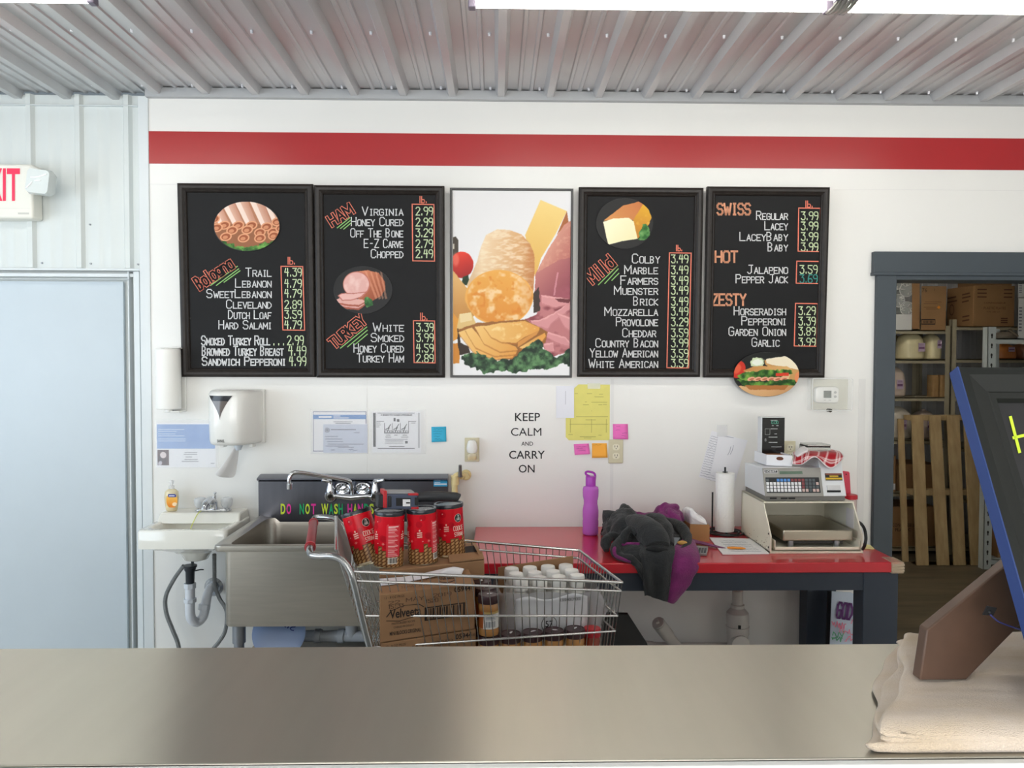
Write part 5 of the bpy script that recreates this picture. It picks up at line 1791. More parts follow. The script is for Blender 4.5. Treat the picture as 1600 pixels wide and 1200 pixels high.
tube_cloth('sleeve', M_dark, [P(985, 815, 3.24), P(1002, 822, 3.16), P(1018, 836, 3.075), P(1024, 845, 3.04), P(1027, 856, 3.015)], [0.03, 0.05, 0.058, 0.056, 0.05])
tube_cloth('sleeve', M_dark, [P(1010, 812, 3.26), P(1030, 816, 3.2), P(1040, 832, 3.1), P(1044, 852, 3.04)], [0.025, 0.035, 0.034, 0.024])
tube_cloth('mouth_shade', mat('sleeve_mouth_shade', (28, 29, 31), 0.95), [P(1010, 858, 2.985), P(1024, 858.5, 2.965), P(1042, 860, 2.985)], [0.005, 0.009, 0.006])  # dark roll stands for the shade inside the sleeve mouth
tube_cloth('collar', M_dark, [P(1028, 812, 3.32), P(1048, 816, 3.3), P(1064, 824, 3.22), P(1073, 838, 3.15), P(1072, 852, 3.08), P(1062, 862, 3.04), P(1052, 866, 3.02)], [0.016, 0.02, 0.024, 0.02, 0.016, 0.014, 0.012])
tube_cloth('front_fold', M_dark, [P(985, 842, 3.12), P(972, 845, 3.1), P(962, 856, 3.06), P(968, 868, 3.03), P(985, 874, 2.985), P(1000, 886, 2.97), P(1006, 905, 2.97)], [0.012, 0.02, 0.02, 0.018, 0.018, 0.014, 0.008])
tube_cloth('purple_hem', M_lav, [P(1000, 850, 3.06), P(984, 850, 3.08), P(968, 851, 3.07), P(960, 858, 3.035), P(962, 868, 3.02), P(972, 873, 2.995), P(986, 878, 2.97)], [0.006, 0.008, 0.008, 0.008, 0.007, 0.007, 0.006])
tube_cloth('sleeve', M_dark, [P(966, 842, 3.14), P(956, 838, 3.14), P(948, 843, 3.12), P(946, 853, 3.1), P(948, 861, 3.08)], [0.016, 0.02, 0.022, 0.02, 0.013])
tube_cloth('cuff_fold', M_dark, [P(972, 850, 3.08), P(978, 834, 3.1), P(986, 827, 3.12), P(994, 836, 3.09)], [0.014, 0.016, 0.014, 0.01])
crumple = bpy.data.textures.new('crumple', 'CLOUDS')
crumple.noise_scale, crumple.noise_depth = 0.055, 2
for o in [c_ for c_ in t.children if c_.name.split('.')[0] in ('body', 'sleeve', 'collar', 'front_fold', 'cuff_fold', 'hanging_front', 'front_lower', 'lining', 'hanging_lining')]:
    big = o.name.split('.')[0] in ('body', 'lining')
    m_ = o.modifiers.new('crumple', 'DISPLACE')
    m_.texture, m_.strength, m_.mid_level = crumple, (0.045 if big else 0.016), 0.5
    m_.texture_coords = 'GLOBAL'
mb = MB()
mb.prism([P(1045, 839, 3.085), P(1063, 840, 3.09), P(1052, 857, 3.045), P(1050, 855, 3.045)], (0, 0.004, -0.002))
mb.build('inner_tag', mat('grey_tag', (122, 126, 132), 0.5), t)
mb = MB()
mb.ell(P(1066, 848, 3.07), 0.02, 0.006, 0.009)
mb.build('patch', mat('orange_patch', (206, 160, 84), 0.6), t)
mb = MB()
pa, pb = G(1078, 842, ZT + 0.012), G(1134, 857, ZT + 0.004)
mb.prism([pa, G(1078, 847, ZT + 0.012), G(1128, 857, ZT + 0.004), pb], (0, 0, 0.003))
mb.build('drawstring_band', M_lav, t)

# ---- cardboard box with a bag of speckled sweets
M_card = mat('cardboard', (176, 130, 84), 0.75, var=0.06, vscale=14)
fl = G(1078, 845, ZT)
fr_ = G(1108.5, 846.5, ZT)
U = (fr_ - fl).normalized()
V = Vector((-U.y, U.x, 0))
bh_ = (845 - 818.5) * fl.y / 1202
bl = (fr_ - fl).length
bd = 0.14
t = thing('cardboard_box', 'small open cardboard box on the red table behind the calculator', 'box', fl.lerp(fr_, 0.5) + V * bd / 2)
V = (G(1063, 838, ZT) - fl).normalized()


def open_box(mb, o, U, V, l, d, h, th=0.003, mi=0):
    """Open-topped carton from corner o along U (length) and V (depth)."""
    def B(u0, u1, v0, v1, z0, z1):
        c_ = [(u0, v0), (u1, v0), (u1, v1), (u0, v1)]
        mb.hexa([o + U * a + V * b + Vector((0, 0, z0)) for a, b in c_] + [o + U * a + V * b + Vector((0, 0, z1)) for a, b in c_], mi)
    B(0, l, 0, d, 0, th)
    B(0, l, 0, th, th, h)
    B(0, l, d - th, d, th, h)
    B(0, th, th, d - th, th, h)
    B(l - th, l, th, d - th, th, h)


mb = MB()
V = Vector((-U.y, U.x, 0)) * 0.9 - U * 0.3
V.normalize()
open_box(mb, fl, U, V, bl, bd, bh_)
mb.build('carton', M_card, t)
mb = MB()
c = fl + U * bl * 0.5 + V * bd * 0.52
top = []
for z, k_, dz in ((0.02, 0.8, 0), (bh_ - 0.006, 0.84, 0), (bh_ + 0.012, 1.0, 0.004), (bh_ + 0.032, 0.86, 0.008), (bh_ + 0.046, 0.5, 0.006)):
    top.append([c + U * (x * bl * k_ * 0.5) + V * (y * bd * k_ * 0.5) + Vector((0, 0, z + dz * math.sin(7 * x + 5 * y) - 0.02 * x * (z > bh_))) for x, y in rrect(2, 2, 0.3)])
mb.rings(top)
o = tag(mb.build('candy_bag', mat('bag_of_sweets', (236, 234, 236), 0.12, coat=0.6, bump=0.5, bscale=45), None, subsurf=1), 'clear bag of white speckled sweets in the small cardboard box', 'bag')
mb = MB()
q_ = random.Random(4)
for i in range(46):
    x, y = q_.uniform(-0.7, 0.7), q_.uniform(-0.8, 0.5)
    p = c + U * (x * bl * 0.42) + V * (y * bd * 0.42) + Vector((0, 0, bh_ + 0.046 - 0.02 * x - 0.024 * (x * x + y * y)))
    mb.ell(p, 0.0026, 0.0026, 0.0018, 6, 4)
mb.build('speckle', mat('dark_speckle', (60, 54, 60), 0.5), o)

# ---- calculator
a = G(1084, 868, ZT)
b_ = G(1104, 869.5, ZT)
U = (b_ - a).normalized()
V = (G(1108, 851, ZT) - b_).normalized()
t = thing('calculator', 'grey calculator half under the jacket on the red table', 'calculator', a.lerp(b_, 0.5))
W_, L_ = (b_ - a).length, 0.13
cp = Plane(a + Vector((0, 0, 0.012)), U, V)
mb = MB()
mb.ubox(cp, 0, W_, 0, L_, -0.012, 0.0)
mb.build('body', mat('calculator_grey', (148, 148, 148), 0.4), t, bevel=0.003)
mb = MB()
for i in range(4):
    for j in range(4):
        mb.ubox(cp, 0.005 + i * (W_ - 0.006) / 4, 0.005 + (i + 0.75) * (W_ - 0.006) / 4, 0.008 + j * 0.02, 0.022 + j * 0.02, 0, 0.003)
mb.build('key', mat('calculator_keys', (70, 72, 78), 0.4), t, bevel=0.001)

# ---- paper towel on a black stand
q = G(1135, 836, ZT)
c = Vector((q.x, q.y + 0.03, ZT))
s = 1202 / c.y
t = thing('paper_towel_stand', 'black wire stand holding an upright white paper towel roll', 'paper towel stand', c)
mb = MB()
for r in (0.085, 0.065):
    mb.tube([c + Vector((r * math.cos(2 * PI * k_ / 28), r * math.sin(2 * PI * k_ / 28), 0.008)) for k_ in range(28)], 0.004, 8, closed=True)
mb.tube([c + Vector((-0.085, 0, 0.008)), c + Vector((0.085, 0, 0.008))], 0.004, 8)
mb.tube([c + Vector((0, -0.085, 0.008)), c + Vector((0, 0.085, 0.008))], 0.004, 8)
mb.build('base', mat('black_iron', (20, 20, 22), 0.4), t)
mb = MB()
mb.cyl(c + Vector((0, 0, 0.008)), c + Vector((0, 0, 105.5 / s)), 0.0045, n=10)
mb.cyl(c + Vector((0, 0, 97.3 / s)), c + Vector((0, 0, 98.2 / s)), 0.012, n=14)
mb.build('pole', mat('black_iron', (20, 20, 22), 0.4), t)
p = P(1112.7, 836, c.y - 0.02)
MB().tube([(p.x, p.y, ZT + 0.006), (p.x, p.y, P(1112.7, 769, c.y - 0.02).z)], 0.004, 8).build('side_rod', mat('black_iron', (20, 20, 22), 0.4), t)
mb = MB()
rr0 = 14.6 / s
prof = []
for k_ in range(14):
    z = 0.014 + (96.5 / s - 0.014) * k_ / 13
    prof.append((rr0 * (1.0 + (0.03 if k_ < 4 and k_ % 2 else 0)), z))
mb.lathe([(0.02, 0.014)] + prof + [(0.02, 96.5 / s)], c, 32)
o = mb.build('paper_roll', mat('quilted_paper', (244, 243, 240), 0.9, bump=0.3, bscale=120), None)
tag(o, 'white paper towel roll standing on the black wire stand', 'paper towel')

# ---- papers, pen
for pts, z, nm, c_, label in (([(1108, 841), (1176, 843), (1202, 866), (1129, 867)], 0.001, 'paper_sheet', (236, 236, 238), 'top sheet of handwritten papers beside the scale stand'),
                              ([(1350, 851), (1346, 858), (1366, 858.5), (1360, 853)], 0.001, 'paper_slip', (236, 224, 160), 'small yellow paper slip at the right foot of the scale stand')):
    mb = MB()
    mb.prism([G(x, y, ZT + z) for x, y in pts], (0, 0, 0.004))
    o = tag(mb.build(nm, mat(nm + '_paper', c_, 0.7)), label, 'paper sheet')
    if z and nm == 'paper_sheet':
        mb = MB()
        TP = Plane((0, 0, ZT + 0.0056), (1, 0, 0), (0, 1, 0))
        for k_ in range(7):
            y = 845 + k_ * 2.7
            scribble(mb, TP, 1124 + k_ * 3, 1166 + k_ * 4, y, 0, 0.9, 0.4, 0.01, k_ + 70)
        mb.build('handwriting', mat('pencil_ink', (150, 152, 164), 0.7), o, fix=False)
a, b_ = G(1136, 855.5, ZT + 0.010), G(1165, 857, ZT + 0.010)
mb = MB()
mb.tube([a, a.lerp(b_, 0.06), a.lerp(b_, 0.3), a.lerp(b_, 0.8), b_], [0.0015, 0.004, 0.0055, 0.005, 0.002], 10)
tag(mb.build('pen', mat('orange_plastic', (240, 150, 50), 0.35)), 'orange pen lying on the handwritten papers', 'pen')

# ================================================================== SCALE ON ITS CREAM STAND
M_cream = mat('cream_enamel', (234, 228, 208), 0.35, var=0.03, vscale=8)
X0, X1 = G(1203, 865, ZT).x, G(1349, 865, ZT).x
YF = G(1276, 865, ZT).y
YT = 3.215
ZTOP = P(1189, 784, YT).z
YBk = 3.5
t = thing('scale_stand', 'cream metal stand holding the scale pan below and console above', 'stand', ((X0 + X1) / 2, 3.3, ZT))
th = 0.006
for x in (X0, X1 - th):
    mb = MB()
    mb.prism([(x, YF, ZT), (x, YF, ZT + 0.075), (x, YT, ZTOP - 0.004), (x, YT, ZTOP), (x, YBk, ZTOP), (x, YBk, ZT)], (th, 0, 0))
    mb.build('side_panel', M_cream, t, bevel=0.002)
MB().box(X0, X1, YT - 0.003, YBk, ZTOP - th, ZTOP).build('top_plate', M_cream, t, bevel=0.002)
MB().box(X0, X1, YF, YBk, ZT + 0.001, ZT + 0.008).build('bottom_plate', M_cream, t)
MB().box(X0, X1, YBk - th, YBk, ZT, ZTOP).build('back_panel', M_cream, t)
mb = MB()
xx = P(1210, 850, YF + 0.01).x
mb.box(xx, X1 - 0.008, YF + 0.008, YF + 0.014, ZT + 0.01, P(1280, 855.5, YF).z)
mb.box(xx, X1 - 0.008, YF + 0.008, YBk - 0.03, ZT + 0.01, ZT + 0.016)
for x_ in (xx, X1 - 0.013):
    mb.box(x_, x_ + 0.005, YF + 0.008, YBk - 0.03, ZT + 0.01, P(1280, 845, YF).z)
mb.build('tray', M_cream, t, bevel=0.002)
mb = MB()
for py in (834, 855):
    p = P(1199, py, YF + 0.02)
    mb.cyl((X0 - 0.002, YF + 0.02, p.z), (X0 + 0.001, YF + 0.02, p.z), 0.004, n=10)
mb.build('screw', mat('dark_screw', (70, 66, 60), 0.4, 0.7), t)
mb = MB()
sp = Plane((X1 - th - 0.0006, 0, 0), (0, -1, 0), (0, 0, 1))
mb.box(X1 - th - 0.001, X1 - th, 3.2, 3.27, ZT + 0.085, ZT + 0.165)
mb.build('label', mat('pale_label', (226, 218, 216), 0.5), t)
# rust speckles on the left panel
mb = MB()
q_ = random.Random(9)
for k_ in range(26):
    mb.ell((X0 - 0.0002, q_.uniform(YF + 0.03, 3.45), ZT + min(0.09, abs(q_.gauss(0, 0.028)) + 0.004)), 0.0006, q_.uniform(0.001, 0.003), q_.uniform(0.001, 0.0026), 6, 4)
mb.build('rust_speck', mat('rust', (116, 74, 40), 0.8), t)

# weighing pan
px0, px1 = P(1223.7, 829, YF + 0.025).x, P(1333, 829, YF + 0.025).x
pz = P(1280, 828.5, YF + 0.025).z
t = thing('weighing_pan', 'flat stainless weighing platform inside the cream stand', 'scale platform', ((px0 + px1) / 2, 3.28, ZT + 0.016))
MB().box(px0, px1, YF + 0.025, 3.46, pz - 0.045, pz).build('pan', mat('pan_steel', (176, 168, 152), 0.28, 1.0, var=0.04, vscale=5), t, bevel=0.005)
mb = MB()
mb.box(px0 + 0.03, px1 - 0.03, YF + 0.05, 3.44, ZT + 0.03, pz - 0.045)
mb.build('load_cell_body', mat('dark_casting', (60, 58, 54), 0.5), t)
for x in (px0 + 0.04, px1 - 0.06):
    for y in (YF + 0.045, 3.42):
        MB().cyl((x, y, ZT + 0.0162), (x, y, pz - 0.044), 0.012, n=14).build('foot', mat('steel_foot', (170, 170, 172), 0.3, 0.8), t)

# console
XA, XB = P(1195.6, 775.4, 3.22).x, P(1322.7, 775.4, 3.22).x
ZA = ZTOP + 0.022
ZB_ = P(1190, 730.6, 3.262).z
XP0 = P(1287, 775, 3.22).x
XP1 = P(1280.5, 731, 3.262).x
t = thing('scale_console', 'grey scale console with keyboard and white printer on the cream stand', 'scale', ((XA + XB) / 2, 3.35, ZTOP))
M_cgrey = mat('console_grey', (150, 148, 142), 0.4)
M_cwhite = mat('console_white', (222, 224, 226), 0.35)
yt = 3.262
mb = MB()
mb.prism([(XA, 3.222, ZA), (XA, yt, ZB_), (XA, 3.49, ZB_ - 0.008), (XA, 3.49, ZA)], (XP0 - XA, 0, 0))
mb.build('housing', M_cwhite, t, bevel=0.003)
CF = Plane((XA, 3.2195, ZA), (1, 0, 0), (0, yt - 3.222, ZB_ - ZA))
H_ = math.hypot(yt - 3.222, ZB_ - ZA)
mb = MB()
mb.ubox(CF, 0.0, XP0 - XA, 0.0, H_ - 0.001, -0.003, 0.001)
fp = mb.build('front_panel', M_cgrey, t, bevel=0.001)
mb = MB()
mb.box(XA + 0.003, XB - 0.003, 3.228, 3.485, ZTOP + 0.002, ZA)
mb.build('base', mat('console_base_grey', (116, 114, 110), 0.4, 0.3), t)
mb = MB()
for x in (1208, 1225, 1237):
    q = P(x, 778.5, 3.228)
    mb.box(q.x - 0.014, q.x + 0.014, 3.225, 3.229, q.z - 0.003, q.z + 0.003)
mb.build('port', M_black, t)
# printer block
mb = MB()
ZP = P(1290, 716, 3.3).z
mb.prism([(XP1, 3.219, ZA), (XP1, yt, ZB_), (XP1, 3.275, ZP), (XP1, 3.46, ZP), (XP1, 3.46, ZA)], (XB - XP1, 0, 0))
pr_ = mb.build('printer', M_cwhite, t, bevel=0.003)
mb = MB()
mb.pbox(CF, 1289, 739.5, 1316.5, 750.6, 0, 0.002)
mb.build('label', mat('black_label', (26, 24, 20), 0.4), pr_)
mb = MB()
mb.pbox(CF, 1290, 746.5, 1316, 749.2, 0.002, 0.0026)
mb.pbox(CF, 1296, 743, 1310, 745, 0.002, 0.0026)
mb.build('label_band', mat('gold_print', (206, 170, 40), 0.4), pr_)
mb = MB()
mb.pbox(CF, 1290, 740, 1315, 741.6, 0.002, 0.0026)
mb.build('label_stripe', mat('dull_red_print', (140, 70, 50), 0.4), pr_)
mb = MB()
mb.pbox(CF, 1292.5, 766.3, 1314, 769.2, 0, 0.0025)
mb.build('slot', M_black, pr_)
mb = MB()
mb.pbox(CF, 1292, 758, 1314, 766, 0, 0.004)
mb.build('slot_flap', mat('console_pale', (206, 206, 206), 0.3), pr_, bevel=0.001)
# logo plate, display, keyboard
mb = MB()
mb.pbox(CF, 1193.8, 734.2, 1215.4, 739.2, 0.001, 0.002)
lp = mb.build('logo_plate', M_paper, t)
mb = MB()
mb.pbox(CF, 1194.4, 734.8, 1214.8, 738.6, 0.002, 0.0024)
mb.build('logo_field', M_black, lp)
mb = MB()
typeset_px(mb, CF, 'HOBART', 1196.2, 738.1, 1213.2, 735.3, 0.003, 0, 0.01)
mb.build('logo_print', M_paper, lp, fix=False)
mb = MB()
mb.pbox(CF, 1218, 736.3, 1254, 740.8, 0.0005, 0.0018)
ds = mb.build('display', mat('green_display', (38, 82, 54), 0.15), t)
mb = MB()
mb.pbox(CF, 1196, 746, 1282.5, 770, 0.0005, 0.002)
kb = mb.build('keyboard', mat('keyboard_black', (34, 36, 40), 0.5), t)
kc = {'w': M_paper, 'b': mat('key_blue', (84, 144, 214), 0.5), 'r': mat('key_maroon', (138, 70, 72), 0.5), 'g': mat('key_grey', (84, 92, 96), 0.5), 'p': mat('key_pink', (206, 180, 172), 0.5)}
km = {k_: MB() for k_ in kc}
kmap = ['g..bbbbrrrrggg.', 'wwwwwwwwwwrgggp', 'wwwwwwwwwwrgggg', 'wwwwwwwwwwppgpp']
for j, row in enumerate(kmap):
    x0 = 1197 + j * 0.35
    for i, ch in enumerate(row):
        if ch in km:
            x = x0 + i * 5.55
            km[ch].pbox(CF, x, 748 + j * 5.3, x + 4.5, 752.4 + j * 5.3, 0.001, 0.0035)
for ch, mb in km.items():
    mb.build('keys', kc[ch], kb)
# display tower
t2 = thing('scale_display', 'tall black faced scale display tower in white housing behind the white carton', 'scale display', P(1208, 720, 3.44))
x0, x1 = P(1189.3, 680, 3.42).x, P(1226, 680, 3.42).x
zt2 = P(1208, 651.5, 3.42).z
MB().box(x0, x1 + 0.001, 3.42, 3.47, ZB_ - 0.006, zt2).build('housing', M_cwhite, t2, bevel=0.004)
MB().box(x0 + 0.004, x1 - 0.002, 3.416, 3.4205, ZB_ - 0.004, zt2 - 0.003).build('face', mat('black_glass', (14, 14, 16), 0.12, coat=0.5), t2)
DF = Plane((0, 3.416, 0), (1, 0, 0), (0, 0, 1))
mb = MB()
bars(mb, DF, [(1204, 1214.5, 656.7), (1204, 1215, 670), (1201, 1214.5, 683), (1201, 1214.5, 691.3), (1205, 1221, 698.3), (1206, 1209, 665), (1213, 1216.5, 665), (1210, 1214, 678)], 0.0006, 0, 1.0)
chalk(mb, DF, '$', 1195, 1197.5, 689, 3.5, 0.7, 0.0006)
ribbons(mb, [[(1195.5, 670), (1203, 670), (1203, 679), (1195.5, 679), (1195.5, 670)]], lambda x, y: DF.px(x, y, 0.0006), 0.4)
mb.build('print', mat('display_print', (170, 172, 172), 0.5), t2, fix=False)
mb = MB()
chalk(mb, DF, '0.00', 1205.5, 1216, 662.5, 4.2, 0.7, 0.0006)
mb.build('digits', mat('lit_digits', (70, 130, 110), 0.5, emit=0.6), t2, fix=False)
# white carton on the console
fl = G(1197.5, 727.5, ZB_)
fr_ = G(1237.5, 729, ZB_)
U = (fr_ - fl).normalized()
V = (G(1184, 722.5, ZB_) - fl).normalized()
t3 = thing('white_carton', 'small white open carton with handle hole on top of the console', 'carton', fl.lerp(fr_, 0.5))
mb = MB()
M_wc = mat('white_card', (232, 232, 236), 0.6)
open_box(mb, fl + Vector((0, 0, 0.001)), U, V, (fr_ - fl).length, 0.15, (727.5 - 710.5) * fl.y / 1202, 0.003)
mb.build('carton', M_wc, t3)
mb = MB()
hp = Plane(fl, U, (0, 0, 1))
cc = hp.hit(1218.5, 716.5)
mb.rings([[hp.at(cc[0] + x * 0.0145, cc[1] + y * 0.0075, n) for x, y in rrect(2, 2, 0.85)] for n in (0.0003, 0.001)])
mb.build('handle_hole', mat('brown_hole', (104, 58, 38), 0.8), t3)
mb = MB()
hb = (727.5 - 710.5) * fl.y / 1202
mb.prism([fl + Vector((0, 0, hb - 0.01)) + U * 0.005 + V * 0.005, fr_ + Vector((0, 0, hb - 0.01)) - U * 0.005 + V * 0.005, fr_ + Vector((0, 0, hb - 0.008)) - U * 0.005 + V * 0.144, fl + Vector((0, 0, hb - 0.008)) + U * 0.005 + V * 0.144], (0, 0, 0.003))
mb.build('inner_flap', mat('brown_card_inside', (150, 98, 66), 0.8), t3)

# red checked towel over the printer, metal box on top
def check(u, v):
    a, b = (u * 6.2) % 1, (v * 4.2) % 1
    if u < 0.03 or u > 0.97 or v > 0.965:
        return (236, 226, 226)
    la, lb = (0.34 < a < 0.42 or 0.58 < a < 0.66), (0.34 < b < 0.42 or 0.58 < b < 0.66)
    if la and lb:
        return (244, 238, 236)
    if la or lb:
        return (226, 190, 190)
    if 0.42 < a < 0.58 or 0.42 < b < 0.58:
        return (176, 40, 50)
    return (170, 26, 38)


t4 = thing('checked_towel', 'red and white checked towel draped over the scale printer', 'towel', (XB - 0.05, 3.36, ZP))
zc = ZP + 0.006
cloth('cloth', [[P(1240, 707, 3.46), P(1252, 701, 3.46), P(1266, 703, 3.45), P(1284, 703, 3.45), P(1300, 703, 3.45), P(1312, 706, 3.44)],
                [P(1238, 709, 3.38), P(1252, 702, 3.38), P(1264, 703, 3.38), P(1282, 704, 3.38), P(1300, 704, 3.38), P(1315, 708, 3.37)],
                [P(1240, 715, 3.31), P(1252, 709, 3.3), P(1262, 707, 3.3), P(1282, 708, 3.29), P(1302, 707, 3.29), P(1317, 711, 3.3)],
                [P(1238, 722, 3.28), P(1252, 717, 3.27), P(1261, 712, 3.255), P(1280, 713, 3.25), P(1300, 716, 3.25), P(1319, 714, 3.26)],
                [P(1238, 725.5, 3.275), P(1252, 726, 3.265), P(1258, 723, 3.25), P(1274, 714, 3.235), P(1297, 732, 3.235), P(1317, 717, 3.25)]], print_mat('printed_picture'), t4, 9, check, 0.004)
cloth('white_fold', [[P(1244, 706, 3.36), P(1253, 699.5, 3.36), P(1263, 698, 3.38)], [P(1243, 711, 3.31), P(1252, 705, 3.31), P(1263, 701, 3.33)], [P(1246, 714, 3.285), P(1254, 709, 3.28), P(1262, 705, 3.29)]],
      mat('white_towelling', (232, 228, 228), 0.85), t4, 5, None, 0.01)
q0, q1 = P(1261, 703, 3.33), P(1298, 703, 3.33)
mb = MB()
zb0 = ZP + 0.022
t5 = thing('metal_box', 'small shiny metal box with dark lid gap sitting on the checked towel', 'metal box', ((q0.x + q1.x) / 2, 3.37, zb0))
MB().box(q0.x, q1.x, 3.33, 3.42, zb0, zb0 + 0.022).build('box', mat('tin', (176, 178, 172), 0.22, 0.9), t5, bevel=0.002)
MB().box(q0.x + 0.002, q1.x - 0.001, 3.331, 3.419, zb0 + 0.022, zb0 + 0.0265).build('gap', M_black, t5)
MB().box(q0.x + 0.004, q1.x, 3.329, 3.421, zb0 + 0.0265, zb0 + 0.034).build('lid', mat('tin', (176, 178, 172), 0.22, 0.9), t5, bevel=0.002)
# red wall holder with a red-lidded jar
t6 = thing('jar_holder', 'red plastic holder with clear red-lidded jar on the wall behind the printer', 'jar holder', P(1325, 800, WY))
yr = WY - 0.012
MB().prism([P(1316, 738, yr), P(1317, 736, yr), P(1326, 737, yr), P(1327.5, 739, yr), P(1331, 800, yr), P(1316, 800, yr)], (0, 0.012, 0)).build('back_plate', mat('pinkish_red_plastic', (206, 62, 84), 0.35), t6)
q = P(1328, 790, WY - 0.045)
zj, zj0 = P(1328, 779, WY - 0.045).z, P(1328, 800, WY - 0.045).z
MB().lathe([(0.02, zj0), (0.03, zj0 + 0.004), (0.03, zj - 0.008), (0.026, zj)], (q.x, q.y, 0), 22).build('jar', film('jar_plastic', (236, 214, 206), 0.35, 0.1), t6)
MB().lathe([(0.034, zj), (0.034, zj + 0.017), (0.03, zj + 0.02), (0.004, zj + 0.02)], (q.x, q.y, 0), 22).build('lid', mat('red_lid', (190, 34, 46), 0.3), t6)
MB().cyl(P(1322, 741, yr), P(1322, 741, yr) + Vector((0, -0.002, 0)), 0.003, n=8).build('hole', M_black, t6)
tag(MB().tube(smooth_path([P(1325, 825, 3.4), P(1333, 817, 3.3), P(1342, 816, 3.2), P(1350, 825, 3.13), P(1353, 840, 3.1), P(1351, 852, 3.095), P(1348, 858, 3.12)], 6), 0.0062, 10).build('power_cable', mat('black_rubber', (18, 18, 20), 0.45)),
    'black cable looping from the weighing pan around the stand', 'cable')

# ---- under the table
M_pvc2 = mat('grey_white_pvc', (196, 192, 186), 0.4)
t = thing('floor_drain_pipe', 'thick white vertical drain pipe with reducer below the red table', 'drain pipe', P(1153, 1100, 3.56))
Yp = 3.56
zs = [(923, 8.5), (944, 8.5), (944.5, 10.5), (949, 10.5), (949.5, 10), (957, 17), (961, 17.5), (977, 17.5), (977.5, 18.5), (979, 18.5), (979.5, 17.5), (990, 17.5), (990.5, 16), (564 + 1.578 * 1202 / 3.56, 16)]
mb = MB()
mb.tube([P(1152.5, y, Yp) for y, r in zs], [r * Yp / 1202 for y, r in zs], 20)
mb.build('pipe', M_pvc2, t)
c = P(1158, 1008, Yp - 0.06)
MB().cyl(c, c + Vector((0, 0.06, 0)), 0.042, 0.042, n=20).build('branch', M_pvc2, t)
mb = MB()
q = P(1150, 974, Yp)
mb.box(q.x - 0.006, q.x + 0.006, q.y - 0.055, q.y - 0.05, q.z - 0.008, q.z + 0.008)
mb.build('mark', M_black, t)
t = thing('cleanout_pipe', 'slanting white cleanout pipe stub with cap below the red table', 'drain pipe', P(1080, 1060, 3.5))
a, b_ = P(1029, 974, 3.42), P(1098, 1064, 3.655)
mb = MB()
mb.tube([a, a.lerp(b_, 0.2), a.lerp(b_, 0.21), b_], [0.031, 0.031, 0.027, 0.027], 18)
mb.build('pipe', M_pvc2, t)
d = (a - b_).normalized()
mb = MB()
mb.cyl(a, a + d * 0.008, 0.028, n=18)
mb.tube([a + d * 0.004, a + d * 0.022], 0.011, 4)
mb.build('cap', M_pvc2, t)
tag(MB().tube([P(1005, 1004, 3.6), P(1020, 1006, 3.6), P(1022, 1006, 3.6), P(1060, 1007, 3.6), P(1142, 1007, 3.6)], [0.012, 0.012, 0.009, 0.009, 0.009], 12).build('water_pipe', M_pvc2), 'thin grey horizontal pipe low on the wall below the table', 'pipe')
mb = MB()
mb.prism([P(940, 959, 3.3), P(981, 960, 3.34), P(1012, 1008, 3.3), P(1052, 1075, 3.24), P(940, 1075, 3.24)], (0, 0.012, 0.004))
for p in mb.v:
    if p.z < 0.3:
        p.z = 0.001
tag(mb.build('leaning_board', mat('matte_black_panel', (26, 25, 24), 0.5)), 'matte black slanted board leaning in the shade below the red table', 'board')
mb = MB()
pl_ = [P(1300, 924, 3.46), P(1330, 926, 3.46), P(1349, 936, 3.46), P(1349, 1060, 3.36), P(1294, 1060, 3.36)]
t = thing('poster_board', 'pale blue hand-lettered board leaning behind the right table leg', 'board', P(1322, 1060, 3.4))
for p in pl_[3:]:
    p.z = 0.001
mb.prism(pl_, (0, 0.006, 0))
mb.build('board', mat('pale_blue_board', (196, 208, 222), 0.6, var=0.04, vscale=8), t)
pb = Plane(pl_[4], pl_[3] - pl_[4], pl_[0] - pl_[4])
vv = Vector((0, 3.46 - 3.36, P(1330, 926, 3.46).z - P(1300, 1060, 3.36).z))
pb = Plane(P(1300, 1060, 3.36), (1, 0, 0), vv)
mb = MB()
chalk(mb, pb, 'GOD', 1307, 1330, 965, 24, 3.4, 0.002, ang=-8)
mb.build('purple_lettering', mat('purple_marker', (96, 42, 110), 0.6), t, fix=False)
mb = MB()
for k_, (x0, x1, y) in enumerate(((1334, 1346, 965), (1300, 1322, 975), (1312, 1338, 983), (1320, 1345, 997), (1330, 1347, 972))):
    scribble(mb, pb, x0, x1, y, 0.002, 11, 1.4, 0.2, k_ + 20)
mb.build('pink_lettering', mat('pink_marker', (232, 132, 158), 0.6), t, fix=False)
mb = MB()
for k_, (x0, x1, y) in enumerate(((1301, 1320, 992), (1300, 1318, 1000))):
    scribble(mb, pb, x0, x1, y, 0.002, 9, 1.6, -0.1, k_ + 30)
mb.build('green_lettering', mat('green_marker', (96, 170, 130), 0.6), t, fix=False)
mb = MB()
mb.prism([P(1294, 924, 3.5), P(1302, 924, 3.5), P(1298, 1060, 3.42), P(1288, 1060, 3.42)], (0, 0.01, 0))
for p in mb.v:
    if p.z < 0.3:
        p.z = 0.001
tag(mb.build('black_strip', M_black), 'narrow black strip standing left of the pale blue board', 'strip')

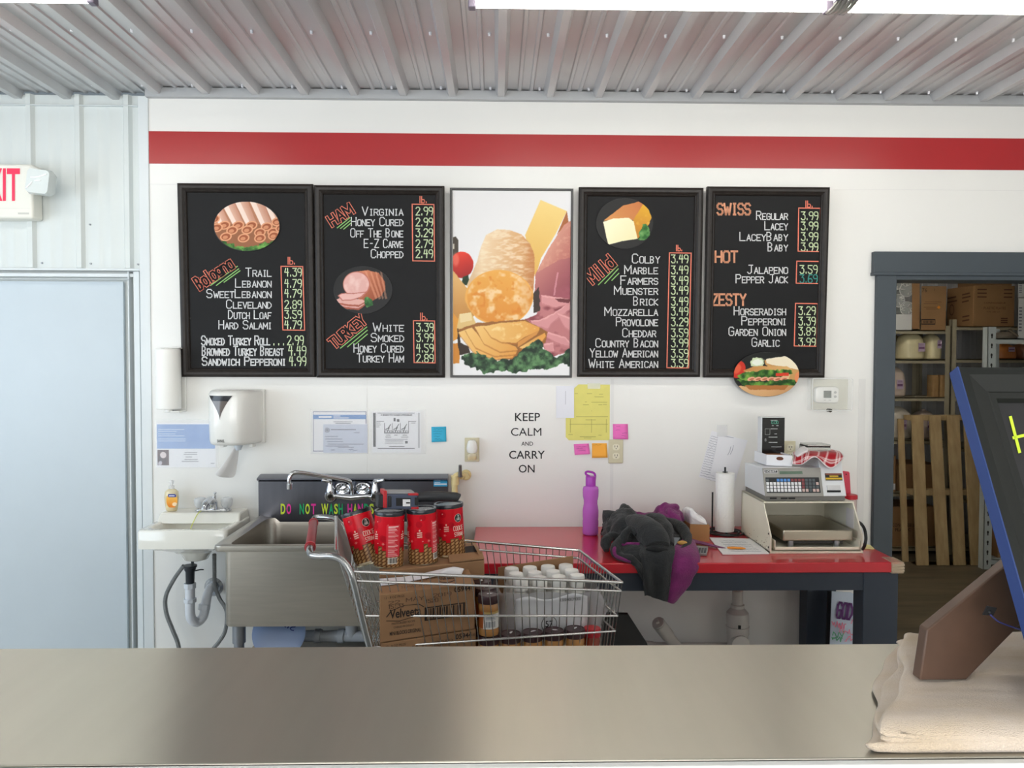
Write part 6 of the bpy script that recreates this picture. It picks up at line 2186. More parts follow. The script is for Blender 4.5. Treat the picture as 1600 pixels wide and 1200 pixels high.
# ================================================================== SHOPPING CART
NF, FF = P(972, 910, 2.46), P(905, 860, 2.88)
NR, FR = P(548, 893, 2.28), P(545, 829, 2.72)
M_wire = mat('cart_chrome', (190, 190, 188), 0.2, 1.0)
M_tubec = mat('cart_tube', (168, 168, 168), 0.22, 1.0)
FZ = 0.575                                          # basket floor height
t = thing('shopping_cart', 'chrome wire shopping cart with red handle loaded with boxes and jars', 'shopping cart', ((NF.x + NR.x) / 2, 2.58, 0))
BF = [Vector((NF.x - 0.035, NF.y + 0.02, FZ)), Vector((FF.x - 0.03, FF.y - 0.02, FZ)), Vector((FR.x + 0.16, FR.y - 0.02, FZ)), Vector((NR.x + 0.09, NR.y + 0.025, FZ))]   # floor corners NF, FF, FR, NR
near_r = lambda k: NF.lerp(BF[0], k), lambda k: NR.lerp(BF[3], k)


def side(name, A, B, a, b, n, rails, rr_=0.0042, wr=0.0016):
    """Wire wall between top corners A-B and floor corners a-b, n uprights, rails at given depths."""
    mb = MB()
    for i in range(n + 1):
        u = i / n
        p0, p1 = A.lerp(B, u), a.lerp(b, u)
        mb.tube([p0, p1], wr, 6)
    for d0, d1, r in rails:
        mb.tube([A.lerp(a, d0), B.lerp(b, d1)], r, 8)
    return mb.build(name, M_wire, t)


dn = (NF.z - FZ)
side('basket_side', NR, NF, BF[3], BF[0], 33, [(0, 0, 0.0052), (0.075, 0.1, 0.004), (0.36, 0.385, 0.004), (0.62, 0.56, 0.0035), (1, 1, 0.004)])
side('basket_side', FR, FF, BF[2], BF[1], 33, [(0, 0, 0.0052), (0.075, 0.1, 0.004), (0.36, 0.385, 0.004), (0.62, 0.56, 0.0035), (1, 1, 0.004)])
side('basket_front', NF, FF, BF[0], BF[1], 16, [(0, 0, 0.0052), (0.1, 0.1, 0.004), (0.385, 0.385, 0.004), (0.56, 0.56, 0.0035), (1, 1, 0.004)])
mb = MB()
for i in range(17):
    mb.tube([BF[0].lerp(BF[1], i / 16), BF[3].lerp(BF[2], i / 16)], 0.002, 6)
for i in range(6):
    mb.tube([BF[0].lerp(BF[3], i / 5), BF[1].lerp(BF[2], i / 5)], 0.0035, 6)
mb.build('basket_floor', M_wire, t)
# rear gate, leaning, seen nearly edge-on
ga, gb = P(524, 807, 2.74), P(524.5, 860, 2.36)
gc, gd = Vector((gb.x + 0.125, gb.y + 0.0, 0.60)), Vector((ga.x + 0.19, ga.y - 0.03, 0.60))
mb = MB()
for i in range(15):
    mb.tube([ga.lerp(gb, i / 14), gd.lerp(gc, i / 14)], 0.0018, 6)
for i in range(20):
    k = i / 19
    mb.tube([ga.lerp(gd, k), gb.lerp(gc, k)], 0.0018 if i % 6 else 0.004, 6)
mb.build('rear_gate', M_wire, t)
mb = MB()
gn = (gb - ga).cross(gd - ga).normalized() * 0.004
mb.hexa([ga + gn, gb + gn, gb.lerp(gc, 0.28) + gn, ga.lerp(gd, 0.28) + gn, ga + gn * 2, gb + gn * 2, gb.lerp(gc, 0.28) + gn * 2, ga.lerp(gd, 0.28) + gn * 2])
mb.build('gate_panel', mat('grey_gate_plastic', (146, 142, 140), 0.4), t)
# handle with red grip, side tubes, undercarriage
hn, hf = P(484.5, 856, 2.385), P(490, 816, 2.83)
MB().tube([hn, hn.lerp(hf, 0.02), hn.lerp(hf, 0.98), hf], [0.013, 0.0155, 0.0155, 0.013], 16).build('handle_grip', mat('red_grip_plastic', (150, 44, 48), 0.45, var=0.12, vscale=30), t)
mb = MB()
for y, dx in ((0.035, 0), (0.97, 0)):
    mb.tube([hn.lerp(hf, y - 0.012), hn.lerp(hf, y + 0.012)], 0.0175, 16)
mb.build('grip_ring', mat('bright_red_ring', (190, 36, 50), 0.4), t)
near_tube = [hn, P(484, 862, 2.35), P(488, 867.5, 2.325), P(500, 869, 2.31), P(518, 869, 2.295), P(534, 875, 2.285), P(546, 890, 2.275), P(554, 915, 2.27), P(566, 965, 2.27), P(580, 1020, 2.27)]
pth = smooth_path(near_tube, 6)
e = pth[-1]
MB().tube(pth + [Vector((e.x + 0.06, e.y + 0.01, 0.45)), Vector((e.x + 0.09, e.y + 0.02, 0.16)), Vector((e.x + 0.09, e.y + 0.02, 0.12))], 0.0108, 14).build('side_tube', M_tubec, t)
far_tube = [hf, P(490.5, 812, 2.85), P(494, 808.5, 2.86), P(503, 808, 2.855), P(518, 810, 2.83), P(528, 815, 2.8), P(536, 830, 2.78), P(546, 870, 2.77)]
pth = smooth_path(far_tube, 6)
e = pth[-1]
MB().tube(pth + [Vector((e.x + 0.1, e.y - 0.01, 0.45)), Vector((e.x + 0.12, e.y - 0.02, 0.16)), Vector((e.x + 0.12, e.y - 0.02, 0.12))], 0.0108, 14).build('side_tube', M_tubec, t)
wpos = [(BF[0].x - 0.08, BF[0].y + 0.06), (BF[1].x - 0.06, BF[1].y - 0.06), (-0.3, 2.30), (-0.36, 2.75)]
mb = MB()
for a, b in ((0, 2), (1, 3), (0, 1), (2, 3)):
    mb.tube([(wpos[a][0], wpos[a][1], 0.14), (wpos[b][0], wpos[b][1], 0.14)], 0.0108, 12)
for k in (0, 1):
    mb.tube([(wpos[k][0], wpos[k][1], 0.14), (BF[k].x - 0.06, BF[k].y + (0.04, -0.04)[k], FZ)], 0.0108, 12)
mb.build('undercarriage', M_tubec, t)
for x, y in wpos:
    mb = MB()
    mb.cyl((x, y - 0.014, 0.055), (x, y + 0.014, 0.055), 0.055, n=24)
    w_ = mb.build('wheel', mat('black_rubber', (18, 18, 20), 0.45), t, bevel=0.004)
    mb = MB()
    mb.box(x - 0.012, x + 0.012, y - 0.022, y - 0.018, 0.045, 0.14)
    mb.box(x - 0.012, x + 0.012, y + 0.018, y + 0.022, 0.045, 0.14)
    mb.box(x - 0.012, x + 0.012, y - 0.022, y + 0.022, 0.134, 0.14)
    mb.build('fork', M_tubec, w_)

# ---- cartons in the cart
M_card2 = mat('brown_corrugated', (158, 120, 86), 0.75, var=0.05, vscale=12)
M_cink = mat('carton_ink', (44, 34, 30), 0.7)
M_cink2 = mat('carton_faint_ink', (112, 78, 52), 0.7)
O1 = P(593, 929, 2.28)
O1b = P(742, 911, 2.397)
U1 = Vector((O1b.x - O1.x, O1b.y - O1.y, 0)).normalized()
V1 = Vector((-0.15, 0.989, 0))
L1, D1, H1 = (O1b - O1).length, 0.165, 0.146
Z1 = O1.z
up = Vector((0, 0, 1))


def carton(name, o, U, V, l, d, h, label, group=None, m=None, cat='box'):
    """Closed carton: bottom front-left corner o."""
    t = thing(name, label, cat, o + U * l / 2 + V * d / 2, group)
    mb = MB()
    q = [o, o + U * l, o + U * l + V * d, o + V * d]
    mb.hexa(q + [p + up * h for p in q])
    mb.build('carton', m or M_card2, t, bevel=0.003)
    return t, Plane(o, U, up)


def front_print(t, pl, full=True):
    q = lambda px, py, w=0: None
    mb = MB()
    n = 0.001
    f = lambda x, y: pl.at(x * L1, y * H1, n)
    typeset(mb, '05944', f, 0.775, 0.95, 0.85, 0.96, 0, 0.02)
    typeset(mb, '.00', f, 0.955, 0.99, 0.87, 0.92)
    typeset(mb, '12 - 8 OZ PKGS', f, 0.05, 0.25, 0.89, 0.94)
    if full:
        typeset(mb, 'Velveeta', f, 0.1, 0.42, 0.47, 0.66, 0, 0.02)
        ribbons(mb, [[(0.07, 0.52), (0.12, 0.64), (0.25, 0.71), (0.4, 0.70), (0.45, 0.63)], [(0.07, 0.44), (0.2, 0.40), (0.4, 0.47)]], f, 0.012)
        typeset(mb, 'PASTEURIZED RECIPE', f, 0.12, 0.36, 0.34, 0.38)
        typeset(mb, 'CHEESE PRODUCT', f, 0.14, 0.35, 0.26, 0.3)
        typeset(mb, 'MINI BLOCKS ORIGINAL', f, 0.1, 0.42, 0.12, 0.2, 0, 0.015)
        ribbons(mb, [[(0.47, 0.34), (0.88, 0.34), (0.88, 0.6), (0.47, 0.6), (0.47, 0.34)]], f, 0.022)
        x = 0.5
        for k in range(15):
            w = 0.006 + 0.012 * ((k * 7) % 3) / 2
            mb.add([f(x, 0.36), f(x + w, 0.36), f(x + w, 0.58), f(x, 0.58)], [(0, 1, 2, 3)])
            x += w + 0.012
    mb.build('print', M_cink, t, fix=False)
    if full:
        mb = MB()
        for s_, x0, x1, y0 in (('22', 0.09, 0.2, 0.76), ('MAY', 0.27, 0.45, 0.78), ('2019', 0.55, 0.74, 0.8), ('15:33', 0.09, 0.24, 0.68), ('1520', 0.47, 0.6, 0.7)):
            pp, W = stroke_paths(s_)
            ribbons(mb, [[(x0 + x / W * (x1 - x0), y0 + y * 0.075) for x, y in p] for p in pp], f, 0.008)
        mb.build('date_stamp', mat('date_ink', (96, 70, 54), 0.7), t, fix=False)


c1, p1 = carton('cheese_carton', Vector((O1.x, O1.y, Z1 - H1)), U1, V1, L1, D1, H1, 'brown printed cheese carton in the cart with white paper on its lid, upper of two')
front_print(c1, p1)
tp_ = Plane(Vector((O1.x, O1.y, Z1)), U1, V1)
mb = MB()
f = lambda x, y: tp_.at(x * L1, y * D1, 0.0008)
mb.rings([[f(0.72 + 0.1 * math.cos(2 * PI * k / 24), 0.5 + r * math.sin(2 * PI * k / 24)) for k in range(24)] for r in (0.3, 0.24)], 0, False, False)
typeset(mb, 'Velveeta', f, 0.64, 0.8, 0.42, 0.6, 0, 0.02)
mb.build('lid_print', M_cink, c1, fix=False)
mb = MB()
typeset(mb, '22 MAY 2019', f, 0.22, 0.5, 0.2, 0.34)
ribbons(mb, [[(0.26, 0.5), (0.36, 0.5), (0.36, 0.8), (0.26, 0.8), (0.26, 0.5)], [(0.4, 0.55), (0.5, 0.55), (0.5, 0.8), (0.4, 0.8), (0.4, 0.55)]], f, 0.008)
mb.build('lid_faint_print', M_cink2, c1, fix=False)
c2, p2 = carton('cheese_carton', Vector((O1.x, O1.y, Z1 - 2 * H1 - 0.002)) + U1 * 0.004, U1, V1, L1, D1, H1, 'brown printed cheese carton at the bottom of the cart, lower of two')
front_print(c2, p2)
# taller carton behind, cans stand on it
ZB1 = 0.905
O3 = Vector((O1.x, O1.y, FZ + 0.008)) + V1 * (D1 + 0.012)
L3 = 0.362
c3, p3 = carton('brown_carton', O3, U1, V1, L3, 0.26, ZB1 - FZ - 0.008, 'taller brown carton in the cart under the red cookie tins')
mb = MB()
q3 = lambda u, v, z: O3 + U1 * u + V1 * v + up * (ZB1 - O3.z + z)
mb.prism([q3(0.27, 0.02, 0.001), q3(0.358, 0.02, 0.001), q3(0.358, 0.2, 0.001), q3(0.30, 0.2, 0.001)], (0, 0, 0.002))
mb.build('painted_gap', mat('gap_shade', (58, 50, 46), 0.8), c3)  # dark sheet on the closed lid stands for shade in an opening
mb = MB()
mb.hexa([q3(0.237, 0.0, 0.003), q3(0.361, 0.0, 0.003), q3(0.361, 0.05, 0.003), q3(0.237, 0.05, 0.003), q3(0.237, 0.0, 0.007), q3(0.361, 0.0, 0.007), q3(0.361, 0.05, 0.018), q3(0.237, 0.05, 0.018)])
mb.hexa([q3(0.351, 0.03, 0.003), q3(0.361, 0.03, 0.003), q3(0.363, 0.2, 0.003), q3(0.353, 0.2, 0.003), q3(0.336, 0.03, 0.03), q3(0.346, 0.03, 0.032), q3(0.356, 0.2, 0.012), q3(0.346, 0.2, 0.01)])
mb.build('flap', M_card2, c3)
f3 = Plane(O3 + U1 * L3, V1, up)
mb = MB()
typeset(mb, '05944', lambda x, y: f3.at(x, y, 0.001), 0.03, 0.12, 0.24, 0.265)
mb.build('print', M_cink, c3, fix=False)
# white crumpled paper on the lid
o = cloth('white_paper', [[tp_.at(0.0, 0.155, 0.004), tp_.at(0.1, 0.15, 0.003), tp_.at(0.19, 0.15, 0.012), tp_.at(0.25, 0.15, 0.016), tp_.at(0.285, 0.14, 0.004)],
                          [tp_.at(0.0, 0.12, 0.012), tp_.at(0.09, 0.12, 0.003), tp_.at(0.18, 0.12, 0.01), tp_.at(0.235, 0.11, 0.026), tp_.at(0.28, 0.105, 0.018)],
                          [tp_.at(0.0, 0.08, 0.003), tp_.at(0.06, 0.08, 0.003), tp_.at(0.14, 0.1, 0.003), tp_.at(0.2, 0.1, 0.006), tp_.at(0.268, 0.085, 0.004)]], mat('crumpled_paper', (236, 234, 238), 0.7), None, 4, None, 0.001)
tag(o, 'crumpled white paper sheet lying on the upper cheese carton', 'paper')

# ---- red cookie tins
CR, CH = 0.049, 0.182
proto = thing('cookie_tin', 'tilted red cookie tin leaning on cart gate, leftmost of four', 'tin', (0, 0, 0), 'red cookie tins in the cart')
k = Ink(0, 0, 144, 85, 2.0, (206, 18, 34))
k.paint(k.ell(72, 20, 200, 40, 0, 0.8), (216, 24, 40), 0.5)
q_ = random.Random(3)
for i in range(26):
    k.paint(k.ell(q_.uniform(0, 144), q_.uniform(4, 60), 5, 5.5, 0, 0.2), (168, 14, 30), 0.55)
for i in range(14):
    x, y = q_.uniform(0, 144), q_.uniform(6, 58)
    k.paint(k.ell(x, y, 0.9, 0.9), (238, 200, 190), 0.8)
colw = 7.2
hts = [52, 56, 48, 60, 58, 64, 50, 57, 63, 55, 46, 53, 60, 51, 57, 62, 49, 55, 59, 52]
ci = np.clip((k.X / colw).astype(int), 0, 19)
topy = np.array(hts)[ci]
xl = (k.X - ci * colw) / colw
roll = (k.Y > topy).astype(float)
band = ((k.Y + 4.5 * xl) / 6.0) % 1.0
shade = 1 - 0.35 * np.abs(xl - 0.45) * 2
colr = np.array([206, 160, 104])[None, None, :] * shade[..., None]
colr = np.where((band < 0.22)[..., None], np.array([96, 54, 30]), colr)
colr = np.where((band > 0.85)[..., None], np.array([160, 104, 62]) * shade[..., None], colr)
colr = np.where(((xl < 0.06) | (xl > 0.95))[..., None], np.array([92, 46, 30]), colr)
k.C = np.where((roll > 0)[..., None], colr, k.C)
k.paint(((np.abs(k.Y - topy - 1.2) < 1.0) & (np.abs(xl - 0.5) < 0.4)).astype(float), (120, 74, 44))
k.paint(k.poly([(122, 82), (144, 82), (144, 85), (122, 85)]), (214, 200, 170))


def tin_u(deg):                                      # label column of an angle
    return (deg % 360) / 360 * 144


# emblem, ornaments, nutrition panel, barcode
eu = tin_u(20)
k.paint(k.ell(eu, 17, 6.6, 7.4, 0, 0.08), (226, 226, 220))
k.paint(k.ell(eu, 17, 6.0, 6.8, 0, 0.08), (34, 44, 40))
for dx_ in (-3.4, -1.2, 1.2, 3.4):
    k.paint(k.poly([(eu + dx_ - 0.7, 21.5), (eu + dx_ * 0.5 - 0.5, 14), (eu + dx_ * 0.5 + 0.6, 14), (eu + dx_ + 0.7, 21.5)]), (206, 210, 204))
k.paint(k.ell(eu, 13.8, 2.2, 2.4, 0, 0.2), (206, 210, 204))
k.paint(k.ell(eu, 17, 4.4, 5.2, 0, 0.1) * np.clip(k.n(2.2, 8) * 5 - 2.6, 0, 1), (40, 48, 44), 0.7)
for deg in (-32, 95, 215):
    ou = tin_u(deg)
    k.paint(k.ell(ou, 34, 5, 6, 0, 0.1), (190, 16, 30))
    for dy in (-3, 0.5, 4):
        k.paint(k.poly([(ou - 4, 34 + dy), (ou + 4, 33 + dy), (ou + 4, 35 + dy), (ou - 4, 36 + dy)]), (236, 196, 180))
    k.paint(k.ell(ou, 27.5, 1.2, 1.6), (236, 196, 180))
nu = tin_u(170)
k.paint(k.poly([(nu - 11, 14), (nu + 11, 14), (nu + 11, 68), (nu - 11, 68)]), (222, 56, 68))
for i in range(22):
    y = 16 + i * 2.35
    wd = 16 - (i * 5) % 7
    k.paint(k.poly([(nu - 8, y), (nu - 8 + wd, y), (nu - 8 + wd, y + (1.6 if i in (0, 2, 14, 18) else 0.7)), (nu - 8, y + (1.6 if i in (0, 2, 14, 18) else 0.7))]), (250, 226, 222), 0.9)
k.paint(k.poly([(nu - 8, 69), (nu + 7, 69), (nu + 7, 80), (nu - 8, 80)]), (236, 232, 224))
for i in range(9):
    k.paint(k.poly([(nu - 6.5 + i * 1.5, 70), (nu - 6.5 + i * 1.5 + 0.4 + (i % 3) * 0.25, 70), (nu - 6.5 + i * 1.5 + 0.4 + (i % 3) * 0.25, 78.5), (nu - 6.5 + i * 1.5, 78.5)]), (40, 36, 36))
for deg in (60, 130, 250, 320):
    su = tin_u(deg)
    for a in range(3):
        dx_, dy_ = 2.6 * math.cos(a * PI / 3), 2.6 * math.sin(a * PI / 3)
        k.paint(k.poly([(su - dx_ - dy_ * 0.1, 46 - dy_ + dx_ * 0.1), (su + dx_ - dy_ * 0.1, 46 + dy_ + dx_ * 0.1), (su + dx_ + dy_ * 0.1, 46 + dy_ - dx_ * 0.1), (su - dx_ + dy_ * 0.1, 46 - dy_ - dx_ * 0.1)]), (240, 190, 170), 0.9)
ny, nx = k.ny, k.nx
ang = -PI / 2 + np.linspace(0, 2 * PI, nx)
zz = np.linspace(CH - 0.014, 0.004, ny)
A_, Z_ = np.meshgrid(ang, zz)
co = np.stack([CR * np.cos(A_), CR * np.sin(A_), Z_], -1).reshape(-1, 3)
idx = np.arange(nx * ny).reshape(ny, nx)
fq = np.stack([idx[1:, :-1], idx[1:, 1:], idx[:-1, 1:], idx[:-1, :-1]], -1).reshape(-1, 4)
cc = np.clip(k.C / 255, 0, 1)
cc = np.where(cc <= 0.04045, cc / 12.92, ((cc + 0.055) / 1.055) ** 2.4).reshape(-1, 3)
me = bpy.data.meshes.new('label')
me.from_pydata(co.tolist(), [], fq.tolist())
at = me.color_attributes.new('ink', 'FLOAT_COLOR', 'POINT')
at.data.foreach_set('color', np.concatenate([cc, np.ones((len(cc), 1))], 1).astype(np.float32).ravel())
me.polygons.foreach_set('use_smooth', [True] * len(me.polygons))
me.materials.append(print_mat('glossy_tin_print', 0.25))
lb = bpy.data.objects.new('label', me)
COL.objects.link(lb)
lb.parent = proto
WL[lb.name] = Vector((0, 0, 0))


def on_tin(x, y):                                    # x in degrees from the seam, y in label rows
    a = -PI / 2 + R(x)
    return Vector(((CR + 0.0005) * math.cos(a), (CR + 0.0005) * math.sin(a), CH - 0.014 - (CH - 0.018) * y / 85))


mb = MB()
for s_, x0, x1, y0, h in (('COOKIE', -3, 46, 39, 8), ('STRAWS', 0, 44, 49, 7)):
    pp, W = stroke_paths(s_, False)
    segs = [[(x0 + x / W * (x1 - x0), y0 - y * h) for x, y in p] for p in pp]
    for p in segs:
        for i in range(len(p) - 1):
            a, b = on_tin(*p[i]), on_tin(*p[i + 1])
            d = (b - a)
            nn = d.cross(Vector((a.x, a.y, 0))).normalized() * 0.0009
            mb.add([a + nn, a - nn, b - nn, b + nn], [(0, 1, 2, 3)])
mb.build('lettering', mat('cream_lettering', (246, 214, 200), 0.5), lb, fix=False)
MB().lathe([(CR * 0.9, 0), (CR + 0.001, 0), (CR + 0.0012, 0.004), (CR - 0.001, 0.0045), (CR - 0.001, CH - 0.014), (CR + 0.0012, CH - 0.0135), (CR + 0.001, CH - 0.01)], (0, 0, 0), 36).build('can', mat('tin_metal', (186, 176, 150), 0.25, 0.9), proto)
MB().lathe([(CR + 0.002, CH - 0.013), (CR + 0.0024, CH - 0.003), (CR + 0.001, CH), (CR * 0.9, CH), (CR * 0.86, CH - 0.003), (0.002, CH - 0.003)], (0, 0, 0), 36).build('lid', mat('dark_tin_lid', (40, 42, 50), 0.22), proto)


def on_top(px, ybot):                                # tin centre from the lowest pixel of its base
    p = G(px, ybot, ZB1)
    d = Vector((p.x, p.y, 0)).normalized()
    return Vector((p.x, p.y, ZB1 + 0.001)) + d * CR


tins = [(None, 65, 'tilted red cookie tin leaning on cart gate, leftmost of four'),
        (on_top(607, 889), -145, 'red cookie tin turned to its nutrition panel and barcode'),
        (on_top(661, 884), -98, 'red cookie tin standing under the label gun, third of the four tins'),
        (on_top(705, 873), 22, 'red cookie tin furthest right of the four, emblem at right')]
for i, (c, rz, lab) in enumerate(tins):
    o = proto if i == 0 else copy_tree(proto)
    o['label'] = lab
    if c is None:
        o.matrix_world = Matrix.Translation(P(578.5, 880, 2.565) + Vector((0, 0.0, 0.0))) @ Matrix.Rotation(R(-17), 4, 'Y') @ Matrix.Rotation(R(-8), 4, 'X') @ Matrix.Rotation(R(rz - 45), 4, 'Z')
    else:
        o.matrix_world = Matrix.Translation(c) @ Matrix.Rotation(R(1.5 if i == 1 else (-2 if i == 2 else -3)), 4, 'Y') @ Matrix.Rotation(R(rz), 4, 'Z')

# ---- label gun on the tins
zt_ = ZB1 + CH + 0.006
ca_ = tins[1][0]
cb_ = tins[2][0]
gx = (cb_ - ca_)
gx.z = 0
gx.normalize()
gy = Vector((-gx.y, gx.x, 0))
go = Vector((ca_.x, ca_.y, zt_)) - gx * 0.035 - gy * 0.028
t = thing('label_gun', 'grey and red handheld label gun lying on top of the cookie tins', 'label gun', go + gx * 0.08)


def gbox(mb, u0, u1, v0, v1, z0, z1, zs=0.0, mi=0):
    q = [(u0, v0), (u1, v0), (u1, v1), (u0, v1)]
    f = lambda u, v, z: go + gx * u + gy * v + up * (z + zs * (u - 0.06))
    mb.hexa([f(u, v, z0) for u, v in q] + [f(u, v, z1) for u, v in q], mi)


M_gg = mat('slate_plastic', (70, 78, 98), 0.4)
M_gr = mat('gun_red_plastic', (184, 36, 44), 0.4)
M_gd = mat('gun_dark_plastic', (34, 36, 40), 0.5)
mb = MB()
gbox(mb, 0.015, 0.128, 0.0, 0.055, 0.0, 0.05, -0.06)
mb.build('body', M_gg, t, bevel=0.004)
mb = MB()
gbox(mb, 0.02, 0.118, 0.004, 0.055, 0.05, 0.058, -0.06)
mb.build('cover', mat('pale_grey_plastic', (150, 150, 152), 0.4), t, bevel=0.003)
mb = MB()
gbox(mb, 0.095, 0.13, -0.001, 0.02, 0.046, 0.0535, -0.06)
gbox(mb, 0.105, 0.131, -0.001, 0.04, 0.0, 0.009, -0.06)
gbox(mb, 0.012, 0.025, -0.004, 0.05, 0.006, 0.062, -0.06)
mb.build('red_trim', M_gr, t, bevel=0.002)
mb = MB()
gbox(mb, -0.004, 0.016, 0.0, 0.05, 0.004, 0.048, -0.06)
gbox(mb, 0.028, 0.04, -0.003, 0.05, 0.008, 0.045, -0.06)
mb.build('roller_guard', M_gd, t, bevel=0.003)
mb = MB()
gbox(mb, 0.055, 0.104, -0.0012, 0.02, 0.012, 0.038, -0.06)
gbox(mb, 0.117, 0.1295, -0.0012, 0.02, 0.014, 0.04, -0.06)
mb.build('window', M_black, t)
mb = MB()
gbox(mb, 0.077, 0.102, -0.002, 0.01, 0.011, 0.034, -0.06)
st = mb.build('price_label', M_paper, t)
mb = MB()
gbox(mb, 0.088, 0.101, -0.0026, 0.01, 0.02, 0.0245, -0.06)
mb.build('label_mark', M_black, st)
ha = go + gx * 0.128 + gy * 0.028 + up * 0.03
mb = MB()
pts = [ha - gx * 0.01, ha + gx * 0.03 + up * 0.002, ha + gx * 0.09, ha + gx * 0.14 - up * 0.006, ha + gx * 0.148 - up * 0.008]
mb.tube(smooth_path(pts, 4), [0.017] * 5 + [0.018] * 4 + [0.016] * 4 + [0.014] * 3 + [0.008], 12)
mb.build('handle', mat('gun_handle_plastic', (44, 46, 50), 0.45), t)

# ---- jars
JR, JH = 0.033, 0.13
jp = thing('peanut_butter_jar', 'j', 'jar', (0, 0, 0), 'peanut butter jars in the cart')
MB().lathe([(JR * 0.7, 0), (JR * 0.95, 0.003), (JR, 0.01), (JR, 0.02), (JR * 0.96, 0.024), (JR * 0.96, 0.082), (JR, 0.086), (JR, 0.094), (JR * 0.96, 0.1), (JR * 0.9, 0.108), (JR * 0.88, 0.112)], (0, 0, 0), 28).build('jar', mat('peanut_butter', (184, 130, 72), 0.2, coat=0.6), jp)
k = Ink(0, 0, 100, 40, 1.6, (228, 226, 222))
k.paint(k.poly([(0, 0), (100, 0), (100, 5), (0, 5)]), (206, 176, 110))
k.paint(k.poly([(50, 5), (75, 5), (75, 30), (50, 30)]), (226, 204, 120))
for i in range(26):
    k.paint(k.poly([(4 + i, 22), (4.4 + i, 22), (4.4 + i, 36), (4 + i, 36)] if i < 16 else [(55, 8 + (i - 16) * 2), (72, 8 + (i - 16) * 2), (72, 8.8 + (i - 16) * 2), (55, 8.8 + (i - 16) * 2)]), (80, 84, 96), 0.85)
for i in range(7):
    k.paint(k.poly([(4, 7 + i * 2), (22 - (i * 3) % 5, 7 + i * 2), (22 - (i * 3) % 5, 7.8 + i * 2), (4, 7.8 + i * 2)]), (120, 124, 140), 0.8)
k.paint(k.poly([(78, 0), (100, 0), (100, 40), (78, 40)]), (176, 90, 40))
k.paint(k.poly([(30, 6), (46, 6), (46, 34), (30, 34)]), (204, 196, 186))
ny, nx = k.ny, k.nx
A_, Z_ = np.meshgrid(-PI / 2 - 0.7 + np.linspace(0, 2 * PI, nx), np.linspace(0.08, 0.026, ny))
co = np.stack([(JR * 0.965) * np.cos(A_), (JR * 0.965) * np.sin(A_), Z_], -1).reshape(-1, 3)
idx = np.arange(nx * ny).reshape(ny, nx)
fq = np.stack([idx[1:, :-1], idx[1:, 1:], idx[:-1, 1:], idx[:-1, :-1]], -1).reshape(-1, 4)
cc = np.clip(k.C / 255, 0, 1)
cc = np.where(cc <= 0.04045, cc / 12.92, ((cc + 0.055) / 1.055) ** 2.4).reshape(-1, 3)
me = bpy.data.meshes.new('label')
me.from_pydata(co.tolist(), [], fq.tolist())
at = me.color_attributes.new('ink', 'FLOAT_COLOR', 'POINT')
at.data.foreach_set('color', np.concatenate([cc, np.ones((len(cc), 1))], 1).astype(np.float32).ravel())
me.materials.append(print_mat('printed_picture'))
lj = bpy.data.objects.new('label', me)
COL.objects.link(lj)
lj.parent = jp
WL[lj.name] = Vector((0, 0, 0))
lid = MB().lathe([(JR * 1.0, JH - 0.026), (JR * 1.03, JH - 0.024), (JR * 1.03, JH - 0.003), (JR * 0.98, JH), (JR * 0.9, JH), (JR * 0.88, JH - 0.0015), (0.002, JH - 0.0015)], (0, 0, 0), 32).build('lid', mat('maroon_lid', (60, 34, 38), 0.35), jp)
MB().add([Vector((x * 0.011 + 0.004, y * 0.005, JH + 0.0006)) for x, y in ((-1, -1), (0.4, -0.6), (1, 0.3), (0.3, 1), (-0.7, 0.5))], [(0, 1, 2, 3, 4)]).build('lid_mark', M_paper, lid, fix=False)
FJ = FZ + 0.006


def rim_y(x):
    return NR.y + (NF.y - NR.y) * (x - NR.x) / (NF.x - NR.x)


jars = [(-0.022, rim_y(-0.02) + 0.052, FJ + JH + 0.002, 10, 'peanut butter jar with brown lid standing front beside the brown carton'),
        (-0.035, rim_y(-0.02) + 0.125, FJ + JH + 0.002, 40, 'peanut butter jar directly behind the front jar, middle of three lids'),
        (-0.048, rim_y(-0.02) + 0.198, FJ + JH + 0.002, 80, 'rearmost peanut butter jar behind the two other upright jars'),
        (-0.022, rim_y(-0.02) + 0.056, FJ, 0, None), (-0.035, rim_y(-0.02) + 0.126, FJ, 30, None), (-0.048, rim_y(-0.02) + 0.199, FJ, 30, None),
        (0.048, rim_y(0.04) + 0.056, FJ, 60, 'peanut butter jar low in cart just right of the tall front jar'),
        (0.118, rim_y(0.1) + 0.056, FJ, 20, 'peanut butter jar low in cart below the round 57 emblem, left one'),
        (0.188, rim_y(0.17) + 0.054, FJ, -20, 'peanut butter jar low in cart under the centre of bottle pack'),
        (0.258, rim_y(0.24) + 0.052, FJ, 50, 'peanut butter jar low in cart next to the red lidded jar')]
for i, (x, y, z, rz, lab) in enumerate(jars):
    o = jp if i == 0 else copy_tree(jp)
    o['label'] = lab or 'peanut butter jar hidden at the bottom under the upright jars'
    o.location = (x, y, z)
    o.rotation_euler = (0, 0, R(rz))
q = Vector((0.318, rim_y(0.31) + 0.066, FJ))
t = thing('red_lidded_jar', 'small jar with bright red lid in the front corner of the cart', 'jar', q)
MB().lathe([(0.02, 0), (0.026, 0.004), (0.026, 0.09), (0.02, 0.1)], q, 22).build('jar', mat('spice_jar', (150, 60, 40), 0.2), t)
MB().lathe([(0.029, 0.096), (0.0295, 0.118), (0.026, 0.122), (0.002, 0.122)], q, 24).build('lid', mat('red_lid', (190, 34, 46), 0.3), t)

